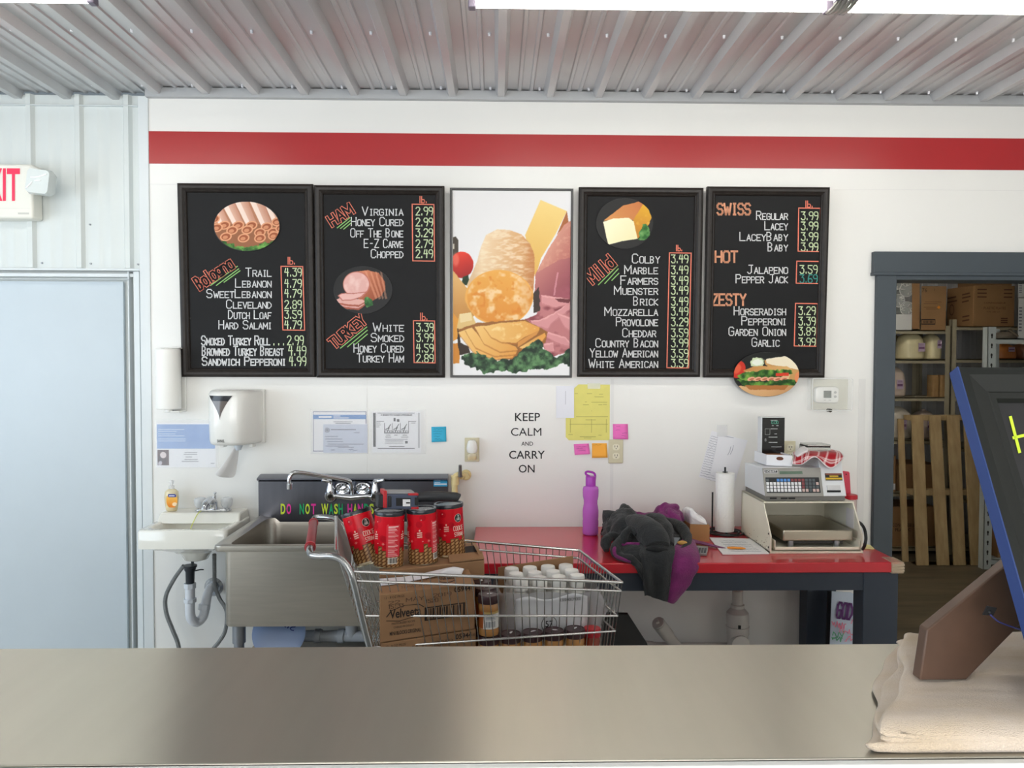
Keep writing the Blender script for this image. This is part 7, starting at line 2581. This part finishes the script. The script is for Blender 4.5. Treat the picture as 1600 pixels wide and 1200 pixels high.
# ---- white capped bottles in a shrink-wrapped tray
UO = Vector((0.058, 2.497, FJ))
U2 = Vector((0.978, 0.208, 0))
V2 = Vector((-0.208, 0.978, 0))
BH = 0.855 - FJ
bp_ = thing('dressing_bottle', 'b', 'bottle', (0, 0, 0), 'white capped bottles in the wrapped tray')
MB().lathe([(0.02, 0), (0.03, 0.004), (0.031, 0.02), (0.031, BH - 0.1), (0.028, BH - 0.075), (0.019, BH - 0.045), (0.016, BH - 0.03)], (0, 0, 0), 22).build('bottle', mat('white_bottle_plastic', (216, 214, 208), 0.3), bp_)
mb = MB()
prof = [(0.024, BH - 0.04), (0.0255, BH - 0.036), (0.0255, BH - 0.009), (0.0235, BH - 0.002), (0.017, BH), (0.002, BH)]
mb.lathe(prof, (0, 0, 0), 28)
mb.build('cap', mat('white_cap', (240, 238, 234), 0.35), bp_)
rown = ('front row beside the white label', 'middle row of the tray', 'back row against the cardboard')
coln = ('first from the left', 'second from the left', 'third from the left', 'last on the right')
n_ = 0
for r in range(3):
    for c in range(4):
        o = bp_ if n_ == 0 else copy_tree(bp_)
        n_ += 1
        o['label'] = 'white capped bottle, %s, %s' % (rown[r], coln[c])
        o.location = UO + U2 * (0.034 + c * 0.066) + V2 * (0.037 + r * 0.066) + up * 0.004
t = thing('bottle_tray', 'cardboard tray with tall back under the white capped bottles', 'tray', UO + U2 * 0.13 + V2 * 0.1)
mb = MB()


def tb(u0, u1, v0, v1, z0, z1):
    c_ = [(u0, v0), (u1, v0), (u1, v1), (u0, v1)]
    mb.hexa([UO + U2 * a + V2 * b + up * z0 for a, b in c_] + [UO + U2 * a + V2 * b + up * z1 for a, b in c_])


tb(-0.004, 0.27, 0, 0.208, 0, 0.003)
mb.hexa([UO + U2 * a + V2 * b + up * z for a, b, z in ((-0.006, 0.207, 0.003), (0.272, 0.207, 0.003), (0.272, 0.211, 0.003), (-0.006, 0.211, 0.003), (-0.006, 0.207, BH - 0.004), (0.272, 0.207, BH + 0.022), (0.272, 0.211, BH + 0.022), (-0.006, 0.211, BH - 0.004))])
tb(-0.006, -0.002, 0, 0.207, 0.003, BH - 0.1)
tb(0.268, 0.272, 0, 0.207, 0.003, BH - 0.08)
mb.build('tray', M_card2, t)
M_wrap = film('crinkled_wrap', (230, 230, 236), 0.6, 0.12)
t = thing('shrink_wrap', 'torn clear shrink wrap with white printed panel around the bottle tray', 'plastic wrap', UO + U2 * 0.13)
q_ = random.Random(12)
rws = []
for z, bul in ((0.06, 0.012), (0.11, 0.026), (0.155, 0.036), (0.19, 0.03), (0.215, 0.018), (0.235, 0.006)):
    row = []
    for u, v in ((-0.012, 0.2), (-0.02, 0.13), (-0.024, 0.06), (-0.014, -0.004), (0.03, -0.006), (0.1, -0.006), (0.17, -0.006), (0.24, -0.006), (0.285, 0.0), (0.3, 0.07), (0.295, 0.14), (0.285, 0.2)):
        o_ = -1 if u < 0 else (1 if u > 0.26 else 0)
        row.append(UO + U2 * (u + o_ * bul * q_.uniform(0.5, 1.1)) + V2 * (v + (q_.uniform(-0.004, 0.0) if v < 0.02 else 0)) + up * (z + q_.uniform(-0.012, 0.012) * (z > 0.2)))
    rws.append(row)
cloth('wrap', rws, M_wrap, t, 3, None, 0.0)
WPn = Plane(UO - V2 * 0.012, U2, up)
o = cloth('printed_panel', [[WPn.at(u, z + (0.008 * math.sin(u * 40) if z > 0.2 else 0), 0.002 + 0.003 * math.sin(u * 60 + z * 30)) for u in (0.004, 0.05, 0.1, 0.15, 0.2, 0.25)] for z in (0.06, 0.1, 0.15, 0.19, 0.222)], mat('white_film', (232, 232, 236), 0.3, coat=0.3), t, 3, None, 0.001)
mb = MB()
f = lambda x, y: WPn.at(x, y, 0.0075)
typeset(mb, '130000039000', f, 0.155, 0.225, 0.207, 0.217)
typeset(mb, 'GROWN NOT MADE', f, 0.075, 0.165, 0.083, 0.094, 0, 0.01)
typeset(mb, '57', f, 0.104, 0.13, 0.125, 0.146, 0, 0.01)
ribbons(mb, [[(0.117 + 0.026 * math.cos(2 * PI * (k_ / 28)), 0.135 + 0.026 * math.sin(2 * PI * (k_ / 28))) for k_ in r_] for r_ in (range(-4, 5), range(10, 19))], f, 0.0018)
for i, ch in enumerate('HEINZ'):
    a = PI / 2 + (2 - i) * 0.3
    vs, fs, (x0_, x1_, y0_, y1_) = type_mesh(ch)
    ct, st_ = math.cos(a - PI / 2), math.sin(a - PI / 2)
    mb.add([f(0.117 + 0.026 * math.cos(a) + ((x - x0_) / (x1_ - x0_) - 0.5) * 0.006 * ct - (y - y0_) / (y1_ - y0_) * 0.007 * st_, 0.135 + 0.024 * math.sin(a) + ((x - x0_) / (x1_ - x0_) - 0.5) * 0.006 * st_ + (y - y0_) / (y1_ - y0_) * 0.007 * ct) for x, y in vs], fs)
ribbons(mb, [[(0.1, 0.113), (0.105, 0.109)], [(0.111, 0.107), (0.117, 0.106)], [(0.122, 0.107), (0.128, 0.109)]], f, 0.004)
mb.build('print', M_black, o, fix=False)

# ================================================================== STEEL TOPPED SERVICE CASE IN FRONT
ZK = 1.15
KY1, KY0 = G(800, 1009, ZK).y, G(800, 1189, ZK).y
M_ktop = mat('counter_steel', (186, 182, 170), 0.33, 1.0, aniso=0.9, var=0.025, vscale=3, stretch=(10, 1, 1))
M_kwhite = mat('case_enamel', (204, 208, 205), 0.3)
t = thing('service_case', 'long service case with brushed stainless steel top in the foreground', 'display case', (0, (KY0 + KY1) / 2, 0))
MB().box(-1.75, 1.75, KY0, KY1, ZK - 0.02, ZK).build('steel_top', M_ktop, t, bevel=0.0015)
MB().box(-1.75, 1.75, KY0 - 0.004, KY1 - 0.02, 0.12, ZK - 0.006).build('body', M_kwhite, t, bevel=0.003)
MB().box(-1.75, 1.75, KY0 - 0.012, KY0 - 0.0002, ZK - 0.05, ZK - 0.0015).build('front_lip', mat('white_lip', (240, 242, 240), 0.3), t, bevel=0.002)
MB().box(-1.73, 1.73, KY0 + 0.03, KY1 - 0.04, 0.0, 0.12).build('plinth', M_black, t)

# ---- folded cream towel
M_terry = mat('cream_terry', (222, 200, 170), 0.95, col2=(236, 220, 204), vscale=9, stretch=(1, 3, 1), bump=0.6, bscale=420, sheen=0.3)
tA, tB = Vector((0.398, KY0 + 0.002, ZK)), Vector((0.592, KY1 - 0.02, ZK))
t = thing('folded_towel', 'thick folded cream terry towel lying on the steel counter at right', 'towel', (0.7, (KY0 + KY1) / 2, ZK))
rg = []
ns = 40
TH3 = 0.0345
for i in range(ns + 1):
    s_ = i / ns
    a = tA.lerp(tB, s_)
    sec = [(1.3, 0.0005), (a.x + 0.03, 0.0005)]
    for L in range(3):
        x0 = a.x + 0.013 * L + 0.007 * math.sin(s_ * 8 + L * 2.3) + 0.003 * math.sin(s_ * 21 + L * 1.3)
        h0, h1 = 0.0008 + L * TH3 / 3, (L + 1) * TH3 / 3
        m = (h0 + h1) / 2
        sec += [(x0 + 0.009, h0), (x0 + 0.002, h0 + 0.002), (x0, m), (x0 + 0.002, h1 - 0.002), (x0 + 0.009, h1)]
    for k_ in range(1, 22):
        x = x0 + 0.012 + (1.3 - x0 - 0.012) * (k_ / 21) ** 1.5
        wv = s_ + 0.05 * math.sin(x * 11)
        rip = 0.0011 * math.sin(wv * 95) * (1 if (0.2 < wv < 0.36 or 0.62 < wv < 0.8) else 0.0) + 0.0016 * math.sin(x * 17 + s_ * 7) + 0.001 * math.sin(x * 41 - s_ * 13)
        sec.append((x, TH3 - 0.002 + rip))
    end = (0.25, 0.62, 0.85, 0.95)[i] if i < 4 else ((0.25, 0.62, 0.85, 0.95)[ns - i] if ns - i < 4 else 1)
    zc = TH3 * 0.4
    yy_ = a.y + (0.003 if i == 0 else 0)
    rg.append([Vector((x, yy_, ZK + (zc + (z - zc) * end if i < ns / 2 else z * (0.3 + 0.7 * end)) if z > 0.001 else ZK + z)) for x, z in sec])
rg = rg[:1] + rg[1:]
MB().rings(rg).build('folds', M_terry, t, subsurf=1, sharp=80)

# ---- chalkboard sign propped on the towel
XB_ = 0.62
yt_ = XB_ * 1202 / (1505 - 775)
ft = P(1505, 573, yt_)
fb = P(1600, 935, P(1600, 935, 1).y * XB_ / P(1600, 935, 1).x)
dirv = (ft - fb)
dirv.x = 0
dirv.normalize()
zb0_ = ZK + 0.037
bot = ft + dirv * ((zb0_ - ft.z) / dirv.z)
SG = Plane(Vector((XB_, bot.y, bot.z)), (1, 0, 0), dirv)
SH = (ft - bot).length
SWd = 0.36
t = thing('chalkboard_sign', 'black framed chalkboard sign with lime letter propped on the cream towel', 'sign', SG.at(0.0, 0, 0))
M_sf = mat('black_sign_frame', (30, 32, 30), 0.45, var=0.05, vscale=10, spec=0.3)
mb = MB()
frame_sweep(mb, SG, 0, 0, SWd, SH, [(0.001, -0.02), (0.001, 0), (0.012, 0.001), (0.034, -0.006), (0.036, -0.005), (0.044, -0.006), (0.048, -0.014), (0.048, -0.018)])
mb.build('frame', M_sf, t, sharp=20)
MB().ubox(SG, 0.02, SWd - 0.02, 0.02, SH - 0.02, -0.019, -0.013).build('panel', mat('sign_slate', (34, 34, 36), 0.5), t)
MB().ubox(SG, -0.0006, 0.0012, 0, SH, -0.02, 0.0005).build('blue_edge', mat('blue_edge_tape', (42, 64, 118), 0.5), t)
mb = MB()
f = lambda x, y: SG.px(x, y, -0.012)
ribbons(mb, [[(1579, 652), (1593, 706)], [(1584, 684), (1618, 676)], [(1611, 648), (1622, 706)]], f, 4.6)
mb.build('lettering', mat('lime_marker', (206, 232, 60), 0.5), t, fix=False)
LYp = G(1437, 1063, ZK + 0.0345).y
LYt = LYp + 0.075
pts = [P(1437, 1063, LYp), P(1510, 1065, LYp), P(1640, 930, LYt), P(1640, 842, LYt), P(1597, 862, LYt), P(1449, 984, LYp)]
dz = (ZK + 0.0345) - pts[0].z
for k_ in (0, 1):
    pts[k_].z = ZK + 0.0345
mb = MB()
mb.prism(pts, (0, 0.018, 0))
mb.build('leg', mat('dark_walnut', (98, 74, 60), 0.5, col2=(80, 60, 48), vscale=7, stretch=(1.5, 1, 1.5)), t, bevel=0.002)
LG = Plane(pts[0], pts[1] - pts[0], (pts[5] - pts[0]) - (pts[5] - pts[0]).project(pts[1] - pts[0]))
mb = MB()
hole = [LG.px(x, y, 0.0006) for x, y in ((1536, 961), (1552, 962), (1558, 950), (1543, 947))]
mb.prism(hole, LG.N * -0.002)
mb.ell(LG.px(1547, 957, 0.001), 0.0028, 0.002, 0.0028, 10, 6)
mb.build('hole', M_black, t)
mb = MB()
mb.tube(smooth_path([LG.px(1547, 960, 0.002), LG.px(1560, 971, 0.003), LG.px(1580, 979, 0.004), LG.px(1602, 986, 0.01), LG.px(1640, 996, 0.015)], 5), 0.0011, 6)
mb.build('cord', mat('navy_cord', (50, 52, 110), 0.6), t)

# ================================================================== STOREROOM SEEN THROUGH THE DOORWAY
YS = 6.2
M_tan = mat('tan_shelf_steel', (158, 150, 126), 0.45, var=0.05, vscale=6)
M_box = mat('storeroom_cardboard', (156, 120, 80), 0.75, var=0.06, vscale=8)
M_wsh = mat('white_shelf_steel', (206, 216, 216), 0.4)


def shelf_unit(name, label, x0, x1, y0, y1, levels, ztop, m, postw=0.04, slots=False, th=0.03, rear=0.0):
    t = thing(name, label, 'shelving', ((x0 + x1) / 2, (y0 + y1) / 2, 0))
    for z in levels:
        mb = MB()
        mb.hexa([(x0 + 0.003, y0 + 0.002, z - 0.008), (x1 - 0.003, y0 + 0.002, z - 0.008), (x1 + rear - 0.003, y1 - 0.002, z - 0.008), (x0 + rear + 0.003, y1 - 0.002, z - 0.008), (x0 + 0.003, y0 + 0.002, z), (x1 - 0.003, y0 + 0.002, z), (x1 + rear - 0.003, y1 - 0.002, z), (x0 + rear + 0.003, y1 - 0.002, z)])
        mb.box(x0 + 0.003, x1 - 0.003, y0 + 0.002, y0 + 0.006, z - th, z)
        mb.build('shelf', m, t)
    for x, sx in ((x0, 1), (x1, -1)):
        for y, sy in ((y0, 1), (y1, -1)):
            x = x + rear if y == y1 else x
            mb = MB()
            mb.box(min(x, x + sx * postw), max(x, x + sx * postw), min(y, y + sy * 0.004), max(y, y + sy * 0.004), 0, ztop)
            mb.box(min(x, x + sx * 0.004), max(x, x + sx * 0.004), min(y, y + sy * postw), max(y, y + sy * postw), 0, ztop)
            p_ = mb.build('post', m, t)
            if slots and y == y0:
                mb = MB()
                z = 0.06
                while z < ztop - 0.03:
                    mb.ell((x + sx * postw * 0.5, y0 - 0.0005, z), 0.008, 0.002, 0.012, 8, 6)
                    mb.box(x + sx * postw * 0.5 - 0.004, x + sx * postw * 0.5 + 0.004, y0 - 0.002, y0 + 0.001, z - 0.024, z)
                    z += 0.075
                mb.build('slots', mat('slot_shade', (60, 62, 62), 0.7), p_)  # solid dark lumps stand for the shade inside the post slots
    return t


zA = [P(1440, y, YS).z for y in (516, 562, 621, 688, 770)] + [0.06]
xA0, xA1 = P(1330, 600, YS).x, P(1484, 600, YS).x
shelf_unit('shelving_unit', 'tan steel shelving unit left of the two posts in the storeroom', xA0, xA1, YS, 6.7, zA, P(1480, 509, YS).z, M_tan)
xB0, xB1 = P(1485.5, 600, YS).x, P(1700, 600, YS).x
zB = [P(1530, y, YS).z for y in (510, 561, 621, 700, 780)] + [0.06]
shelf_unit('shelving_unit', 'tan steel shelving unit behind the pallet and chalkboard sign', xB0, xB1, YS, 6.7, zB, P(1490, 499, YS).z, M_tan)
YW = 5.75
xW0 = P(1540, 700, YW).x
zW = [P(1575, 529, YW).z, P(1570, 874, YW).z, 0.9]
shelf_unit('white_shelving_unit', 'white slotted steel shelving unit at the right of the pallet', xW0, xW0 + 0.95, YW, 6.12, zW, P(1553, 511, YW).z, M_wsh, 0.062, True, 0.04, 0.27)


def px_carton(name, label, fl, fr, bl, top, Y, z, m=None, group=None, cat='box'):
    """Carton on a shelf at height z: front-left, front-right and back-left pixel columns, top pixel row."""
    a = P(fl, 500, Y)
    b = P(fr, 500, Y)
    a.z = b.z = z + 0.001
    U = Vector((1, 0, 0))
    l = b.x - a.x
    h = P(fl, top, Y).z - z
    t = thing(name, label, cat, (a.x + l / 2, Y + 0.15, z), group)
    d = 0.34
    if bl is not None:
        X2 = P(bl, 500, Y + d).x
        q = [a, b, Vector((b.x + (X2 - a.x), Y + d, a.z)), Vector((X2, Y + d, a.z))]
    else:
        q = [a, b, b + Vector((0, d, 0)), a + Vector((0, d, 0))]
    mb = MB()
    mb.hexa(q + [p + up * (h - 0.001) for p in q])
    mb.build('carton', m or M_box, t, bevel=0.004)
    return t, Plane(a, U, up), l, h


# top shelf, left unit
z = zA[0]
t, pl, l, h = px_carton('brown_carton', 'upright brown carton with orange diamond sticker on top shelf', 1439, 1478, 1440, 447, YS + 0.03, z)
f = lambda x, y: pl.at(x * l, y * h, 0.0015)
mb = MB()
typeset(mb, '76', f, 0.02, 0.22, 0.86, 0.95)
typeset(mb, ')', f, 0.5, 0.53, 0.88, 0.95)
ribbons(mb, [[(0.02, 0.14), (0.56, 0.14), (0.56, 0.24), (0.02, 0.24), (0.02, 0.14)]], f, 0.025)
for k_ in range(8):
    x = 0.08 + k_ * 0.055
    mb.add([f(x, 0.16), f(x + 0.03, 0.16), f(x + 0.03, 0.22), f(x, 0.22)], [(0, 1, 2, 3)])
mb.build('print', M_cink, t, fix=False)
mb = MB()
for y_, x0, x1 in ((0.64, 0.15, 0.8), (0.6, 0.1, 0.65), (0.52, 0.1, 0.6), (0.48, 0.2, 0.7)):
    ribbons(mb, [[(x0, y_), (x1, y_)]], f, 0.012)
mb.build('faint_print', M_cink2, t, fix=False)
mb = MB()
mb.add([f(0.7, 0.56), f(0.77, 0.52), f(0.7, 0.475), f(0.63, 0.52)], [(3, 2, 1, 0)])
mb.build('sticker', mat('orange_sticker', (236, 150, 50), 0.5), t, fix=False)
tag(MB().hexa([P(1425, 514, 6.26), P(1437, 514, 6.26), P(1437, 514, 6.5), P(1425, 514, 6.5), P(1425, 437, 6.26), P(1437, 437, 6.26), P(1437, 437, 6.5), P(1425, 437, 6.5)]).build('flat_carton', M_box),
    'flat brown carton standing between the clear rolls and orange-stickered carton', 'box')
t, pl, l, h = px_carton('white_carton', 'white carton with torn edge holding clear rolls on the top shelf', 1392, 1425, None, 491, YS + 0.03, z, mat('storeroom_white_card', (222, 222, 217), 0.7))
M_clear = film('clear_roll_film', (214, 218, 214), 0.45, 0.12)
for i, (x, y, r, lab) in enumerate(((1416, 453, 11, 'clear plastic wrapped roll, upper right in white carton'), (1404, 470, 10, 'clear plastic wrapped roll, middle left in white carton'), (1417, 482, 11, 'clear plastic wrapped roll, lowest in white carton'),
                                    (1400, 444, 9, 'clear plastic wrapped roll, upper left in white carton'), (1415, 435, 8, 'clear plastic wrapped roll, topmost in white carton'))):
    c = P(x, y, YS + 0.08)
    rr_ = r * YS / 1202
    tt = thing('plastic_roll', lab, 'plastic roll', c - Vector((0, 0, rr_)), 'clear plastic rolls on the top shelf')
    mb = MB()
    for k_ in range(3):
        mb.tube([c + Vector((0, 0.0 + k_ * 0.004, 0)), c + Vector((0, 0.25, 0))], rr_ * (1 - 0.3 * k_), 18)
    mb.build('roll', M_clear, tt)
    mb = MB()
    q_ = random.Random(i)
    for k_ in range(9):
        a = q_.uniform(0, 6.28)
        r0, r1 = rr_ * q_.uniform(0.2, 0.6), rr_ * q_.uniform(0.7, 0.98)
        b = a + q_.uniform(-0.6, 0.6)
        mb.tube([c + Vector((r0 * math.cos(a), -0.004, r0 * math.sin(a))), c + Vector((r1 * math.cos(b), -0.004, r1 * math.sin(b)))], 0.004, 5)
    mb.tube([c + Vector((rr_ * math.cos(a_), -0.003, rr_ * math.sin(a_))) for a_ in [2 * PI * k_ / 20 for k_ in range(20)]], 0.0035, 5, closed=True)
    mb.build('crinkle_highlight', mat('film_highlight', (222, 224, 220), 0.1), tt)  # pale solid lines stand for highlights on the film
# top shelf, right unit: big carton, cornerwise
z = zB[0]
a, b = P(1520.5, 500, YS + 0.04), P(1585, 500, YS + 0.06)
bk = P(1479, 500, YS + 0.34)
zt_ = P(1521, 446, YS + 0.04).z
t = thing('plates_carton', 'large brown carton of plastic plates turned cornerwise on top shelf', 'box', ((a.x + b.x) / 2, YS + 0.2, z))
q = [a, b, b + (bk - a), bk]
for p in q:
    p.z = z + 0.001
mb = MB()
mb.hexa(q + [Vector((p.x, p.y, zt_)) for p in q])
mb.build('carton', M_box, t, bevel=0.004)
pl = Plane(q[0], q[1] - q[0], up)
l, h = (q[1] - q[0]).length, zt_ - z
f = lambda x, y: pl.at(x * l, y * h, 0.0015)
mb = MB()
typeset(mb, 'CONNOISSEUR', f, 0.25, 0.78, 0.555, 0.6)
typeset(mb, 'PLASTIC PLATES', f, 0.25, 0.78, 0.42, 0.48)
typeset(mb, '9 IN. 500 CT.', f, 0.32, 0.65, 0.34, 0.38)
for x0, x1, y0, y1 in ((0.1, 0.3, 0.72, 0.9), (0.74, 0.92, 0.72, 0.9), (0.68, 0.82, 0.1, 0.2)):
    ribbons(mb, [[(x0, y) , (x1, y)] for y in (y0, (y0 + y1) / 2, y1)], f, 0.03)
mb.build('print', mat('brown_carton_print', (98, 66, 44), 0.7), t, fix=False)
pl2 = Plane(q[3], q[0] - q[3], up)
l2 = (q[0] - q[3]).length
f2 = lambda x, y: pl2.at(x * l2, y * h, 0.0015)
mb = MB()
for x0, x1, y0 in ((0.05, 0.35, 0.75), (0.05, 0.38, 0.65), (0.6, 0.85, 0.8), (0.6, 0.88, 0.72), (0.6, 0.82, 0.62), (0.62, 0.85, 0.25), (0.62, 0.85, 0.15)):
    ribbons(mb, [[(x0, y0), (x1, y0 + 0.02)]], f2, 0.035)
ribbons(mb, [[(0.2 + 0.08 * math.cos(a_), 0.45 + 0.13 * math.sin(a_)) for a_ in [2 * PI * k_ / 14 for k_ in range(15)]]], f2, 0.02)
mb.build('side_print', mat('brown_carton_print', (98, 66, 44), 0.7), t, fix=False)
px_carton('brown_carton', 'plain brown carton behind the plates carton on the top shelf', 1532, 1580, None, 432, YS + 0.62 - 0.25, z)
# white cases stacked on the white unit
zz_ = zW[0]
for i, (y1, lab) in enumerate(((466, 'white case on the white shelf at right edge, lower one'), (424, 'white case on the white shelf at right edge, upper one'))):
    y0z = zz_ if i == 0 else P(1595, 465, YW + 0.05).z
    t, pl, l, h = px_carton('white_case', lab, 1591 - i, 1645, 1592 - i, y1, YW + 0.05, y0z, mat('white_case_card', (222, 225, 225), 0.6))
    mb = MB()
    for k_ in range(8):
        ribbons(mb, [[(0.03, 0.2 + k_ * 0.08), (0.09, 0.2 + k_ * 0.08)]], lambda x, y: pl.at(x * l, y * h, 0.001), 0.03)
    mb.build('print', mat('case_print', (120, 126, 140), 0.7), t, fix=False)


# bags of flour and other dry goods
def bag(name, label, cx, y0, y1, wpx, Y, zs, c, mname, lab=True, tie=True, group='bags on the storeroom shelves', dep=0.1, lx=0.2, ly=0.45):
    p = P(cx, y0, Y)
    w = wpx * Y / 1202 / 2
    h = P(cx, y1, Y).z - zs
    t = thing(name, label, 'bag', (p.x, Y, zs), group)
    q_ = random.Random(int(cx))
    rg = []
    for k_, (zf, wf) in enumerate(((0, 0.9), (0.03, 1.0), (0.3, 1.03), (0.6, 0.98), (0.78, 0.86), (0.88, 0.62), (0.93, 0.3), (0.96, 0.16), (1.0, 0.24))):
        if not tie and k_ > 5:
            wf = (0.5, 0.35, 0.15)[k_ - 6]
        rg.append([Vector((p.x + x * w * wf * q_.uniform(0.97, 1.03), Y + dep + y * dep * wf, zs + 0.001 + h * zf)) for x, y in rrect(2, 2, 0.7, 3)])
    mb = MB()
    mb.rings(rg)
    mb.build('bag', mat(mname, c, 0.35, var=0.05, vscale=12, bump=0.3, bscale=30), t, subsurf=1)
    if lab:
        mb = MB()
        fp = Plane((p.x, Y - 0.008, zs), (1, 0, 0), (0, 0, 1))
        mb.ubox(fp, w * (lx - 0.05), w * (lx + 0.5), h * (ly - 0.14), h * (ly + 0.16), 0, 0.003)
        o = mb.build('label', mat('lilac_label', (190, 170, 190), 0.6), t)
        mb = MB()
        mb.ubox(fp, w * (lx - 0.02), w * (lx + 0.45), h * (ly - 0.05), h * (ly + 0.03), 0.003, 0.0036)
        for k_ in range(3):
            mb.ubox(fp, w * lx, w * (lx + 0.4), h * (ly + 0.06 + k_ * 0.03), h * (ly + 0.07 + k_ * 0.03), 0.003, 0.0036)
        mb.build('print', mat('purple_print', (112, 76, 110), 0.6), o, fix=False)
    return t


FL = (222, 212, 170)
bag('flour_bag', 'wide clear bag of pale flour with tied top on the second shelf', 1431, 561, 517, 38, YS + 0.05, zA[1], FL, 'flour_bag_plastic', ly=0.42)
bag('flour_bag', 'narrow clear bag of pale flour nearest the posts on second shelf', 1464, 561, 519, 24, YS + 0.05, zA[1], FL, 'flour_bag_plastic', lx=0.0, ly=0.55)
bag('flour_bag', 'darker bag of meal by the door frame on the second shelf', 1404, 561, 522, 26, YS + 0.28, zA[1], (168, 150, 110), 'meal_bag_plastic', False, False)  # darker plastic tone than the flour bags beside it
bag('flour_bag', 'rounded pinkish bag by the door frame on third shelf', 1403, 620, 572, 36, YS + 0.05, zA[2], (196, 180, 164), 'pink_meal_bag', lx=-0.1, ly=0.4, tie=False)
bag('flour_bag', 'white bag behind the pallet top on the fourth shelf', 1411, 687, 636, 44, YS + 0.05, zA[3], (204, 196, 180), 'white_meal_bag', tie=False, lx=-0.3)
bag('flour_bag', 'pale slumped bag behind the pallet boards on fourth shelf', 1452, 687, 640, 34, YS + 0.05, zA[3], (190, 172, 160), 'pale_meal_bag', lx=-0.2)
bag('snack_bag', 'orange snack bag under the white shelf at right', 1577, 561, 536, 36, YS + 0.02, zB[1], (190, 116, 56), 'orange_snack_bag', True, False, lx=-0.1, ly=0.6)
bag('snack_bag', 'brown snack bag at the right edge beside the orange bag', 1606, 561, 537, 22, YS + 0.02, zB[1], (130, 84, 60), 'brown_snack_bag', False, False)
bag('rice_bag', 'dark bag lying on the white shelf at the upper right', 1578, 528, 518, 34, YW + 0.06, zW[0], (120, 110, 96), 'dark_rice_bag', False, False, dep=0.06)
tag(MB().hexa([P(1590, 527, YW + 0.02), P(1575, 516, YW + 0.02), P(1575, 515, YW + 0.1), P(1590, 526, YW + 0.1), P(1592, 525, YW + 0.02), P(1578, 514, YW + 0.02), P(1578, 513, YW + 0.1), P(1592, 524, YW + 0.1)]).build('scoop', mat('scoop_brown', (110, 100, 84), 0.6)), 'small brown scoop leaning on the white shelf at upper right', 'scoop')
p = P(1468, 618, YS + 0.05)
for i, (x, lab) in enumerate(((1462, 'brown paper bundle on the third shelf, left of the pair'), (1474, 'brown paper bundle on the third shelf, nearest the posts'))):
    p = P(x, 600, YS + 0.06)
    mb = MB()
    mb.rings([[Vector((p.x + a * 0.032, YS + 0.1 + b * 0.05, z_)) for a, b in rrect(2, 2, 0.6)] for z_ in (zA[2] + 0.001, zA[2] + 0.15, P(x, 586, YS + 0.06).z)])
    tag(mb.build('paper_bundle', mat('brown_paper', (148, 116, 74), 0.8, var=0.15, vscale=20)), lab, 'bundle', 'brown paper bundles')
t, pl, l, h = px_carton('brown_carton', 'brown carton with white label low left behind the pallet', 1388, 1404, None, 712, YS + 0.03, zA[4])
MB().ubox(pl, l * 0.5, l * 0.95, 0.02, 0.07, 0, 0.002).build('label', M_paper, t)
px_carton('brown_carton', 'wide dim carton behind the pallet boards on the fifth shelf', 1405, 1474, None, 726, YS + 0.1, zA[4])
px_carton('red_carton', 'small red carton on the shelf beside the dark door frame', 1388, 1396, None, 693, YS + 0.03, P(1395, 712, YS + 0.03).z + 0.002, mat('red_card', (170, 26, 32), 0.5))
t, pl, l, h = px_carton('plates_carton', 'dark brown plates carton on the lowest shelf behind the pallet', 1388, 1470, None, 792, YS + 0.03, zA[5])
mb = MB()
f = lambda x, y: pl.at(x * l, y * h, 0.0015)
typeset(mb, 'CONNOISSEUR', f, 0.14, 0.6, 0.5, 0.58)
typeset(mb, 'PLASTIC', f, 0.2, 0.5, 0.38, 0.46)
mb.build('print', M_cink, t, fix=False)
px_carton('brown_carton', 'brown carton on the low white shelf right of the pallet', 1566, 1640, None, 812, YW + 0.05, zW[1])

# ---- pallet leaning on the shelving
M_pine = mat('pallet_pine', (188, 164, 120), 0.75, col2=(164, 138, 96), vscale=5, stretch=(6, 6, 0.7))
YP0, YP1 = 5.86, 6.06
pzt = P(1460, 649, YP1).z
t = thing('wooden_pallet', 'wooden pallet standing on end and leaning against the storeroom shelves', 'pallet', (P(1480, 893, YP0).x, YP0, 0))


def slab(x0t, x1t, x0b, x1b, yt, yb, dy, th, name):
    q = []
    for d in (dy, dy + th):
        a, b = P(x0b, yb, YP0), P(x1b, yb, YP0)
        c, e = P(x1t, yt, YP1), P(x0t, yt, YP1)
        q.append([Vector((v.x, v.y + d, max(v.z, 0.001))) for v in (a, b, c, e)])
    mb = MB()
    mb.hexa(q[0] + q[1])
    mb.build(name, M_pine, t, bevel=0.003)


for a in ((1424.8, 1442.7, 1432.5, 1451.5), (1452.4, 1470.3, 1465, 1484), (1480, 1499.5, 1491, 1509.5), (1506, 1525, 1517.5, 1537)):
    slab(*a, 649, 893, 0, 0.018, 'deck_board')


def rail(yc, th_px):
    y0, y1 = yc - th_px / 2, yc + th_px / 2
    q = []
    k_ = (893 - yc) / (893 - 649)
    Y = YP0 + (YP1 - YP0) * k_ + 0.02
    xl_, xr_ = 1431 - 10 * k_, 1537 - 10 * k_
    mb = MB()
    a, b, c, e = P(xl_, y1, Y), P(xr_, y1, Y), P(xr_, y0, Y), P(xl_, y0, Y)
    for v in (a, b, c, e):
        v.z = max(v.z, 0.001)
    mb.hexa([a, b, c, e] + [v + Vector((0, 0.09, 0)) for v in (a, b, c, e)])
    mb.build('stringer', M_pine, t, bevel=0.003)


rail(653, 8)
rail(770, 8)
rail(888, 9)
for a in ((1414.5, 1424, 1422.5, 1432), (1444, 1452, 1456, 1463), (1500, 1506, 1510, 1517)):
    slab(*a, 656, 892, 0.11, 0.018, 'back_board')
